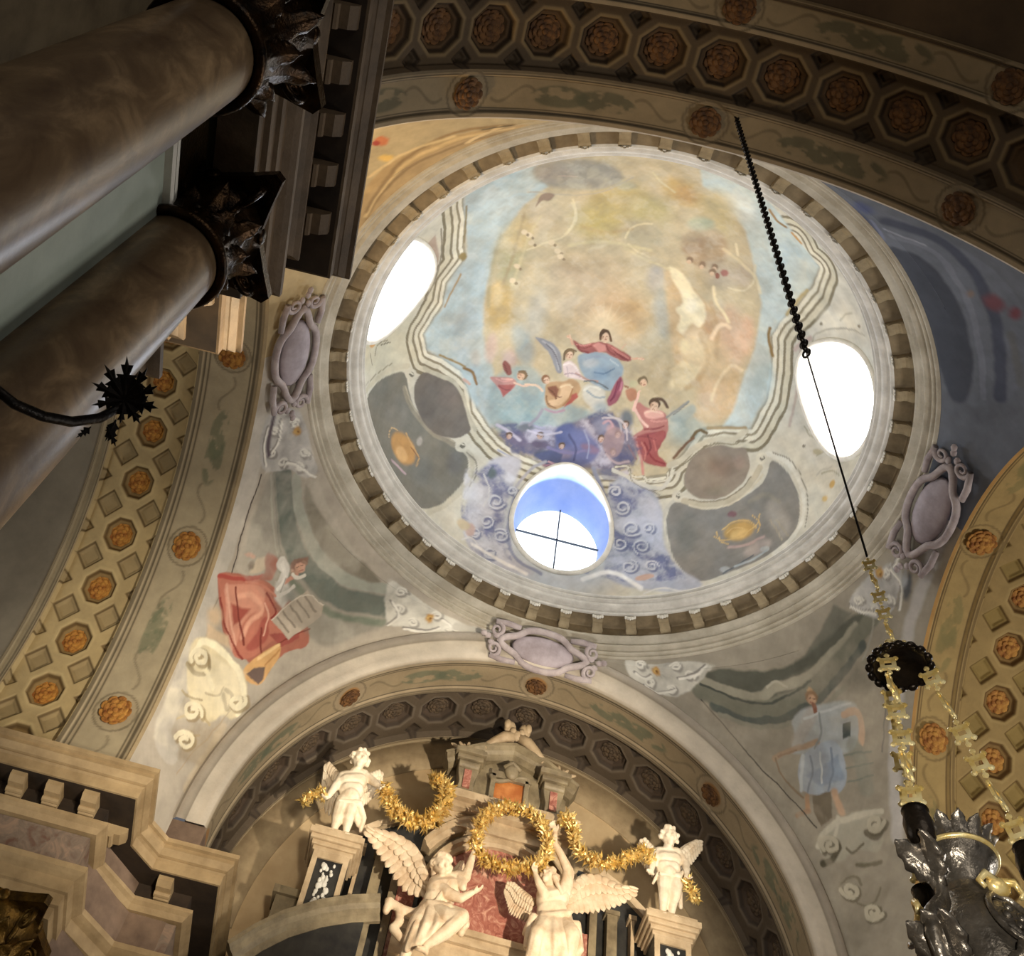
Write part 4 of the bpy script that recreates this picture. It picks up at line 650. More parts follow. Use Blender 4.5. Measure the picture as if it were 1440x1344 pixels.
'far_right': '''
p 5e5f54 5 100 107 1425 75 1433 37 1418 -30 1409 -97 1416 -155 1425 -178 1410 -153 1394 -65 1386 20 1381 91 1403
l 9c9886 11 3 100 110 1420 68 1401 29 1389 -3 1394 -43 1389 -98 1399 -151 1410
l 7a7a6b 20 5 100 117 1407 66 1382 2 1372 -62 1379 -126 1393 -180 1407
l 59605a 10 3 100 107 1389 62 1366 -3 1358 -73 1367 -148 1388
l 8f8d7d 6 3 100 101 1379 55 1358 -11 1350 -72 1355 -145 1372
l 4d524b 3 2 100 112 1416 62 1390 10 1378 -53 1386
l b0ac9a 3 2 100 13 1396 -1 1400 -14 1391
p 8f897a 37 100 -140 1350 -137 1344 -131 1341 -126 1339 -119 1339 -113 1340 -108 1343 -104 1348 -103 1353 -103 1358 -104 1364 -108 1369 -114 1372 -120 1374 -127 1374 -133 1373 -137 1369 -141 1365 -143 1360 -142 1355
p 6a6b60 5 80 -133 1444 -154 1425 -95 1413 -55 1410
l a09d90 3 2 100 -187 1418 -172 1393 -140 1375
p adb3b5 5 100 -3 1358 -52 1361 -103 1343 -105 1321 -82 1289 -65 1290 -27 1307 16 1315 -4 1335
p a7b3c2 3 100 -4 1313 -49 1318 -65 1300 -59 1261 -41 1244 13 1265 11 1291
p 8fa0b6 5 100 0 1284 -18 1287 -56 1293 -54 1263 -20 1264
l c6cfd6 5 3 100 -5 1309 13 1270
p 8c6a48 7 100 -48 1368 -47 1366 -45 1365 -43 1365 -42 1364 -40 1364 -38 1365 -37 1367 -36 1368 -35 1370 -36 1371 -37 1373 -39 1375 -41 1375 -43 1376 -45 1375 -47 1374 -48 1373 -48 1371 -48 1370
p c7a072 4 100 -50 1376 -49 1376 -48 1375 -47 1374 -45 1375 -44 1375 -42 1376 -41 1376 -41 1377 -41 1378 -41 1379 -41 1380 -42 1380 -43 1380 -45 1381 -46 1380 -47 1380 -49 1379 -50 1378 -50 1377
p a06a50 3 100 -45 1356 -43 1355 -43 1354 -42 1354 -41 1354 -40 1354 -38 1354 -38 1355 -38 1356 -38 1357 -39 1358 -39 1360 -40 1360 -41 1361 -43 1362 -44 1361 -45 1360 -45 1360 -45 1359 -45 1357
l c9a88c 9 3 100 -81 1335 -102 1331 -102 1312 -92 1294
l b39376 7 3 100 37 1318 13 1321 -32 1319
l 8a7258 3 2 100 35 1317 36 1293 14 1261
p 4c5654 2 100 -75 1325 -87 1322 -80 1305 -68 1308
l b68f6c 8 3 100 7 1260 14 1243
l a5856a 7 3 100 32 1241 12 1243
p 756a58 3 100 -2 1258 -33 1254 -19 1225 1 1221 5 1241
l c3a183 10 5 100 -36 1251 -35 1228
l 8c8f83 20 7 70 -79 1295 -83 1266 -79 1241
l 7a8278 2 2 100 -64 1289 -100 1277
l 7a8278 2 2 100 -61 1273 -98 1265
l 7a8278 2 2 100 -58 1258 -92 1251
l b3a598 16 7 50 -2 1328 -36 1353
p 8a6440 4 100 -53 1367 -51 1365 -49 1364 -45 1364 -42 1364 -40 1365 -37 1367 -35 1369 -34 1371 -35 1373 -35 1375 -38 1377 -41 1378 -44 1378 -47 1378 -50 1377 -52 1376 -54 1373 -55 1371 -55 1369
p c9a07c 4 100 -49 1365 -47 1363 -45 1363 -44 1362 -41 1363 -39 1363 -37 1364 -36 1366 -36 1367 -36 1369 -37 1371 -39 1372 -40 1373 -43 1373 -45 1373 -47 1373 -49 1372 -50 1370 -50 1369 -49 1367
p b08468 3 70 -39 1369 -38 1368 -37 1368 -37 1367 -36 1367 -36 1367 -35 1367 -35 1368 -34 1369 -35 1369 -35 1370 -37 1371 -38 1372 -38 1372 -39 1372 -39 1372 -41 1372 -41 1371 -40 1370 -40 1370
l 6f4c3a 2 1 80 -40 1370 -42 1370
l 6f4c3a 2 1 80 -45 1368 -48 1367
l 9c5a4c 2 1 80 -39 1366 -42 1364
l c09474 2 1 70 -44 1368 -42 1366
l 8a5a44 6 2 100 -42 1362 -41 1354
l c3c8c8 3 2 100 -23 1350 -58 1351 -97 1341
l 8c9496 3 2 100 -46 1350 -41 1324 -24 1313
l 7f8ea2 3 2 100 -15 1306 -11 1280 4 1265
l 7f8ea2 3 2 100 -49 1305 -43 1276 -28 1256
l ccd4da 3 2 100 -31 1305 -22 1268
l 9c7a60 3 2 100 30 1318 3 1318
l c7a78a 2 2 100 -93 1295 -92 1289
p a9a595 5 100 10 1211 -34 1225 -84 1213 -85 1190 -71 1164 -35 1184 -15 1172 13 1185
l c5c0ae 7 3 100 14 1199 3 1213 -32 1221 -87 1208
l 55503f 8 3 100 12 1179 -4 1180 -16 1192
l 55503f 8 3 100 -60 1194 -72 1183 -83 1189
l 6f6a58 3 2 100 -8 1201 0 1190 10 1193
l 6f6a58 3 2 100 -26 1187 -32 1177 -51 1184
l 6d6754 5 3 100 -34 1165 -49 1158 -67 1154
l 7b7562 3 2 100 -4 1149 -16 1153 -29 1150 -31 1139
l 7b7562 3 2 100 -20 1121 -33 1111 -47 1118 -54 1126
l 7b7562 3 2 100 -29 1097 -41 1098 -49 1106
l c2bdac 5 3 100 -27 1223 -11 1201 10 1193
l 4e4a42 2 1 100 120 1398 77 1335 48 1289 32 1261 9 1221
l a59c8a 9 5 50 117 1392 79 1330 37 1257 10 1211 -3 1150 1 1061
l b8b4b0 16 7 100 -338 1419 -338 1412 -305 1406 -271 1395 -239 1383 -200 1355 -156 1308 -122 1252 -97 1173
l 6e6a68 2 2 100 -156 1334 -114 1272
l d0ccc6 5 3 80 -174 1334 -130 1276
p c2bfb4 3 100 209 1454 185 1444 125 1447 82 1435 102 1425 126 1411 156 1402 181 1412 198 1423 211 1432
c dedbd0 8f8c86 220 5 60 209 1454 185 1444 125 1447 82 1435 102 1425 126 1411 156 1402 181 1412 198 1423 211 1432
l 85807a 5 3 75 179 1441 180 1444 183 1446 186 1447 191 1445 193 1443 193 1441 192 1439 190 1438 188 1438 185 1439 184 1441 184 1442 185 1443 187 1444 188 1443
l e0ddd2 3 2 90 182 1444 181 1447 184 1449 188 1449 192 1448 194 1446 194 1443 194 1441 192 1440 189 1440 187 1441 185 1443 185 1445 186 1446 188 1446 189 1446
l 85807a 5 3 75 143 1439 141 1442 136 1443 133 1442 130 1440 130 1437 132 1435 135 1434 138 1434 140 1435 141 1436 140 1438 140 1439 138 1439 135 1439 135 1438
l e0ddd2 3 2 90 146 1442 142 1444 139 1445 134 1444 133 1442 132 1440 134 1437 136 1436 139 1436 141 1437 143 1438 143 1440 141 1441 139 1442 138 1442 136 1441
l 85807a 5 3 75 117 1422 114 1424 115 1426 117 1428 121 1428 124 1428 127 1427 128 1425 127 1423 124 1422 122 1422 120 1423 119 1424 118 1425 120 1426 121 1426
l e0ddd2 3 2 90 118 1423 116 1426 116 1428 119 1430 123 1431 126 1430 128 1429 129 1426 128 1425 126 1424 124 1424 122 1425 120 1426 120 1427 121 1428 123 1428
l 85807a 5 3 75 160 1414 156 1415 152 1414 150 1413 149 1410 151 1408 154 1407 157 1407 160 1408 161 1409 160 1411 159 1412 157 1412 155 1412 154 1411 154 1411
l e0ddd2 3 2 90 162 1416 157 1417 154 1417 151 1415 151 1413 153 1410 156 1409 158 1409 161 1410 162 1411 161 1413 161 1414 158 1415 156 1414 155 1414 155 1413
l 85807a 5 3 75 182 1417 178 1420 177 1422 177 1424 180 1426 183 1426 186 1425 188 1423 189 1422 188 1420 186 1420 184 1419 182 1420 180 1421 181 1423 182 1423
l e0ddd2 3 2 90 183 1420 180 1422 178 1424 179 1426 181 1427 184 1428 188 1427 190 1425 190 1423 189 1422 187 1421 185 1421 183 1422 182 1423 182 1425 183 1425
l 8a8680 3 2 100 195 1421 179 1410 152 1412
l e3e0d6 3 2 100 193 1420 177 1409 151 1411
l 8a8680 3 2 100 141 1425 118 1427 97 1437
l e3e0d6 3 2 100 139 1424 116 1425 96 1435
l 8a8680 3 2 100 201 1436 192 1428 180 1432
l e3e0d6 3 2 100 200 1434 191 1427 180 1430
p b98b3c 5 100 163 1435 164 1434 165 1432 167 1431 169 1431 171 1430 172 1431 174 1432 175 1433 175 1434 175 1436 173 1438 172 1439 170 1440 168 1441 167 1442 165 1441 164 1440 163 1438 163 1437
p d8b468 3 100 166 1435 166 1435 167 1434 168 1434 169 1434 170 1433 171 1434 172 1434 172 1435 172 1435 172 1436 171 1437 170 1437 170 1438 169 1438 168 1438 167 1438 166 1437 166 1437 166 1436
p 7c4c20 2 100 167 1435 166 1434 167 1434 168 1434 168 1433 168 1433 170 1433 169 1434 170 1434 170 1434 170 1435 170 1436 169 1436 169 1436 168 1437 168 1437 167 1437 166 1436 166 1436 166 1435
p b9b7b4 3 100 -149 1437 -190 1446 -236 1440 -252 1422 -221 1400 -200 1396 -176 1407
c dedbd0 8f8c86 220 5 60 -149 1437 -190 1446 -236 1440 -252 1422 -221 1400 -200 1396 -176 1407
l 85807a 5 3 75 -178 1425 -179 1428 -177 1430 -173 1433 -170 1434 -167 1433 -166 1431 -166 1429 -168 1428 -170 1426 -173 1426 -175 1426 -174 1428 -174 1429 -172 1431 -171 1431
l e0ddd2 3 2 90 -178 1428 -177 1430 -175 1434 -173 1435 -167 1436 -166 1435 -165 1434 -165 1432 -167 1430 -169 1429 -173 1428 -174 1429 -174 1430 -173 1432 -172 1433 -170 1433
l 85807a 5 3 75 -218 1436 -223 1436 -226 1435 -230 1432 -231 1429 -230 1428 -229 1427 -226 1427 -224 1428 -222 1430 -221 1432 -221 1432 -224 1433 -226 1432 -226 1431 -228 1430
l e0ddd2 3 2 90 -217 1439 -222 1438 -225 1437 -229 1435 -230 1432 -229 1430 -228 1430 -225 1430 -223 1431 -221 1432 -220 1434 -220 1435 -221 1436 -225 1435 -225 1434 -227 1433
l 85807a 5 3 75 -221 1401 -223 1402 -223 1404 -220 1407 -218 1409 -214 1410 -211 1410 -210 1408 -211 1406 -213 1404 -215 1403 -218 1403 -219 1404 -219 1405 -219 1406 -217 1407
l e0ddd2 3 2 90 -220 1403 -222 1404 -222 1407 -219 1410 -217 1412 -213 1413 -210 1412 -209 1411 -210 1409 -212 1407 -214 1406 -216 1406 -217 1406 -218 1407 -216 1408 -216 1409
l 85807a 5 3 75 -185 1416 -188 1415 -192 1413 -194 1410 -193 1408 -192 1407 -189 1406 -186 1408 -183 1410 -182 1411 -184 1413 -185 1413 -187 1413 -189 1412 -189 1411 -190 1410
l e0ddd2 3 2 90 -184 1418 -187 1417 -191 1415 -192 1413 -193 1410 -191 1409 -188 1409 -184 1410 -182 1412 -182 1414 -183 1415 -185 1416 -186 1416 -188 1415 -189 1413 -189 1412
l 8a8680 3 2 100 -233 1434 -242 1412 -222 1396
l e3e0d6 3 2 100 -233 1432 -243 1410 -223 1394
l 8a8680 3 2 100 -155 1434 -165 1421 -185 1409
l e3e0d6 3 2 100 -155 1432 -167 1418 -185 1407
l 8a8680 3 2 100 -238 1434 -254 1437
l e3e0d6 3 2 100 -240 1432 -255 1435
p b98b3c 5 100 -221 1436 -220 1435 -217 1434 -216 1434 -214 1434 -212 1435 -210 1436 -210 1438 -209 1440 -209 1440 -210 1442 -211 1443 -212 1444 -215 1444 -217 1444 -219 1443 -221 1442 -221 1440 -222 1438 -222 1438
p d8b468 3 100 -218 1438 -218 1437 -216 1437 -216 1437 -215 1437 -214 1438 -213 1438 -213 1439 -212 1440 -212 1440 -212 1440 -213 1441 -213 1441 -215 1441 -216 1441 -216 1441 -218 1440 -218 1439 -219 1438 -219 1438
p 7c4c20 2 100 -218 1437 -218 1437 -217 1436 -217 1436 -215 1437 -215 1437 -215 1437 -214 1438 -214 1438 -214 1439 -214 1439 -214 1439 -215 1439 -215 1439 -217 1439 -217 1439 -217 1439 -217 1439 -218 1438 -218 1438
p 5a5c60 7 100 -252 1402 -249 1399 -245 1397 -242 1396 -239 1396 -237 1397 -236 1398 -235 1400 -237 1403 -238 1406 -242 1409 -244 1411 -248 1414 -252 1414 -255 1415 -257 1414 -258 1413 -259 1410 -257 1408 -255 1404
p 9ea2a6 6 100 -251 1411 -248 1409 -247 1408 -244 1408 -242 1408 -241 1408 -240 1409 -240 1411 -241 1412 -242 1414 -243 1416 -245 1417 -248 1419 -249 1419 -251 1419 -252 1419 -253 1418 -253 1416 -252 1414 -252 1412
p a6a6a4 3 100 -318 1455 -318 1455 -320 1452 -333 1428 -337 1420 -331 1430 -318 1455 -318 1455
c dedbd0 8f8c86 220 5 60 -318 1455 -318 1455 -320 1452 -333 1428 -337 1420 -331 1430 -318 1455 -318 1455
l 85807a 5 3 75 -318 1455 -318 1455 -318 1455 -318 1455 -318 1455 -318 1455 -318 1455 -318 1455 -318 1455 -318 1455 -318 1455 -318 1455 -318 1455 -318 1455 -318 1455 -318 1455
l e0ddd2 3 2 90 -318 1455 -318 1455 -318 1455 -318 1455 -318 1455 -318 1455 -318 1455 -318 1455 -318 1455 -318 1455 -318 1455 -318 1455 -318 1455 -318 1455 -318 1455 -318 1455
l 85807a 5 3 75 -318 1455 -318 1455 -318 1455 -320 1452 -321 1450 -322 1448 -323 1446 -322 1448 -322 1449 -320 1451 -320 1452 -319 1453 -319 1454 -319 1453 -320 1452 -320 1451
l e0ddd2 3 2 90 -318 1455 -318 1455 -318 1455 -318 1455 -320 1452 -321 1450 -321 1450 -321 1450 -320 1452 -319 1453 -318 1455 -318 1455 -318 1455 -318 1455 -319 1454 -319 1453
l 85807a 5 3 75 -334 1425 -334 1426 -332 1429 -331 1432 -330 1434 -329 1435 -329 1435 -330 1434 -331 1432 -332 1429 -333 1428 -333 1428 -333 1428 -332 1429 -331 1430 -331 1432
l e0ddd2 3 2 90 -333 1428 -332 1429 -331 1432 -330 1434 -329 1436 -328 1437 -328 1437 -329 1436 -330 1434 -330 1433 -331 1430 -331 1430 -331 1430 -331 1432 -330 1434 -330 1434
l 85807a 5 3 75 -318 1455 -318 1455 -318 1455 -319 1453 -320 1451 -321 1450 -321 1450 -320 1452 -319 1453 -318 1455 -318 1455 -318 1455 -318 1455 -318 1455 -319 1454 -319 1453
l e0ddd2 3 2 90 -318 1455 -318 1455 -318 1455 -318 1455 -319 1453 -320 1452 -319 1453 -319 1454 -318 1455 -318 1455 -318 1455 -318 1455 -318 1455 -318 1455 -318 1455 -318 1455
l 8a8680 3 2 100 -318 1455 -318 1455 -318 1455
l e3e0d6 3 2 100 -318 1455 -318 1455 -318 1455
l 8a8680 3 2 100 -322 1448 -332 1429 -330 1433
l e3e0d6 3 2 100 -323 1445 -333 1427 -331 1430
l 8a8680 3 2 100 -318 1455 -318 1455
l e3e0d6 3 2 100 -318 1455 -318 1455
p b98b3c 5 100 -318 1455 -318 1455 -318 1455 -318 1455 -318 1455 -318 1455 -318 1455 -318 1455 -318 1455 -318 1455 -318 1455 -318 1455 -318 1455 -318 1455 -318 1455 -318 1455 -318 1455 -318 1455 -318 1455 -318 1455
p d8b468 3 100 -318 1455 -318 1455 -318 1455 -318 1455 -318 1455 -318 1455 -318 1455 -318 1455 -318 1455 -318 1455 -318 1455 -318 1455 -318 1455 -318 1455 -318 1455 -318 1455 -318 1455 -318 1455 -318 1455 -318 1455
p 7c4c20 2 100 -318 1455 -318 1455 -318 1455 -318 1455 -318 1455 -318 1455 -318 1455 -318 1455 -318 1455 -318 1455 -318 1455 -318 1455 -318 1455 -318 1455 -318 1455 -318 1455 -318 1455 -318 1455 -318 1455 -318 1455
p 55575a 8 100 -333 1427 -333 1427 -333 1427 -333 1428 -332 1429 -331 1430 -331 1432 -330 1434 -329 1435 -329 1436 -329 1436 -329 1436 -329 1436 -329 1436 -329 1435 -330 1434 -331 1432 -331 1430 -332 1429 -333 1428
l 40383a 2 2 100 -331 1432 -324 1444 -329 1435
c b5ab98 7b7464 100 9 40 117 1394 -138 1400 -141 1314 -67 1122 1 1061 11 1207 53 1306
l 625b49 9 3 75 6 1191 7 1197 4 1201 -1 1203 -8 1203 -13 1199 -16 1196 -16 1192 -13 1190 -9 1188 -4 1189 -1 1192 0 1195 -1 1196 -3 1197 -6 1197
l b9b29e 6 2 90 7 1194 9 1198 6 1204 0 1206 -6 1206 -12 1202 -15 1198 -14 1194 -12 1191 -7 1191 -3 1192 0 1193 2 1196 0 1199 -2 1200 -5 1200
l 625b49 9 3 75 -87 1192 -84 1188 -78 1188 -72 1189 -68 1192 -67 1196 -68 1199 -71 1201 -75 1201 -79 1199 -81 1198 -82 1195 -80 1193 -78 1192 -75 1193 -74 1193
l b9b29e 6 2 90 -86 1195 -82 1191 -77 1190 -71 1192 -67 1195 -66 1199 -66 1202 -70 1204 -74 1204 -78 1202 -80 1201 -80 1198 -79 1195 -77 1194 -74 1196 -72 1196
l 625b49 9 3 75 -4 1140 -4 1135 -8 1130 -14 1127 -20 1127 -24 1130 -25 1133 -24 1136 -21 1139 -16 1141 -13 1141 -11 1138 -10 1137 -12 1133 -14 1132 -17 1132
l b9b29e 6 2 90 -2 1143 -3 1137 -7 1132 -13 1130 -18 1130 -23 1132 -24 1136 -23 1139 -19 1142 -15 1144 -11 1143 -9 1141 -9 1138 -10 1137 -13 1135 -15 1135
l 625b49 9 3 75 -49 1096 -43 1094 -37 1095 -32 1097 -29 1102 -29 1105 -32 1108 -36 1108 -41 1108 -44 1106 -45 1103 -44 1100 -42 1098 -39 1098 -37 1099 -35 1101
l b9b29e 6 2 90 -47 1098 -42 1097 -36 1096 -30 1100 -27 1103 -27 1108 -30 1111 -35 1111 -39 1110 -42 1109 -44 1104 -43 1103 -40 1101 -38 1101 -35 1102 -34 1104''',
'near_left': '''
p b99a66 7 100 -161 1431 -33 1391 60 1414 154 1447 90 1455 -28 1455 -150 1455
l 9c7f52 6 5 100 -127 1448 -38 1424 46 1434 114 1455
l d6b77c 6 5 100 -123 1444 -30 1414 55 1421 119 1445
l 9c7f52 6 5 100 -117 1439 -22 1406 64 1408 125 1434
p c8733f 7 100 1 1359 -1 1361 -4 1363 -6 1363 -8 1361 -10 1359 -11 1356 -11 1352 -11 1348 -9 1343 -7 1340 -4 1337 -2 1336 0 1336 3 1337 5 1340 5 1344 5 1348 4 1352 4 1356
p a83f2c 4 100 -7 1353 -8 1354 -10 1354 -11 1355 -12 1354 -13 1353 -14 1351 -14 1349 -13 1347 -13 1344 -11 1343 -10 1341 -8 1340 -7 1341 -5 1341 -5 1342 -5 1344 -4 1346 -5 1349 -6 1351
p e0b85a 7 100 -17 1394 -19 1396 -22 1396 -23 1395 -26 1394 -28 1391 -29 1388 -29 1385 -29 1381 -29 1379 -27 1376 -26 1375 -24 1375 -22 1376 -20 1377 -18 1380 -17 1384 -16 1386 -15 1390 -16 1392
l e3c48a 6 3 100 63 1441 96 1435 112 1431
l 7b6a4a 3 2 100 92 1425 124 1434
l d8bd84 5 5 100 -62 1395 -3 1397 58 1417''',
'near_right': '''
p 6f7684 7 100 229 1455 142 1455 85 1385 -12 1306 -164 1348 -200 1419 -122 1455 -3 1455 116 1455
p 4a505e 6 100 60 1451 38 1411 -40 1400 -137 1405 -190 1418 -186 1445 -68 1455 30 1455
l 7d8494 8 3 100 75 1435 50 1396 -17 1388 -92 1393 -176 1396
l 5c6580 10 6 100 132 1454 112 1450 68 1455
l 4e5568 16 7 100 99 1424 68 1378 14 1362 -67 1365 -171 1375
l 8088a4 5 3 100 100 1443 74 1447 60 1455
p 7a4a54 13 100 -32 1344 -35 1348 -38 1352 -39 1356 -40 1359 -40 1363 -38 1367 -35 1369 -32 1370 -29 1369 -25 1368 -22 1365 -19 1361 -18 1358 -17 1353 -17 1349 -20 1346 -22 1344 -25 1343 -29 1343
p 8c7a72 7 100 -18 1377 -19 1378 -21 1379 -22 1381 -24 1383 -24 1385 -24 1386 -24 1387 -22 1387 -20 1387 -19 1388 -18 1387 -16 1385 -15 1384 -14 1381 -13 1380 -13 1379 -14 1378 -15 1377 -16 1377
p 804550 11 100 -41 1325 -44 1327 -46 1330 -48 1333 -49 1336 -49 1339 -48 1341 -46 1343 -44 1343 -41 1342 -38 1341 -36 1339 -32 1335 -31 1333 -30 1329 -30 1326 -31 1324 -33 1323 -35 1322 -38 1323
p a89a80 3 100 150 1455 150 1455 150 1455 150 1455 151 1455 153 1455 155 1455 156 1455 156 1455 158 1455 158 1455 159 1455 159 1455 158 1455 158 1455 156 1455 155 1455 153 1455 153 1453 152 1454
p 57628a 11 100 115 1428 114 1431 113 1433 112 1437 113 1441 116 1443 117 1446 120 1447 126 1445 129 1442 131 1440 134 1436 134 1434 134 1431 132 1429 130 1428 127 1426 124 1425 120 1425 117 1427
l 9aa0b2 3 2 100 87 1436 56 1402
l 6c6f74 11 7 100 -74 1349 -144 1346'''}

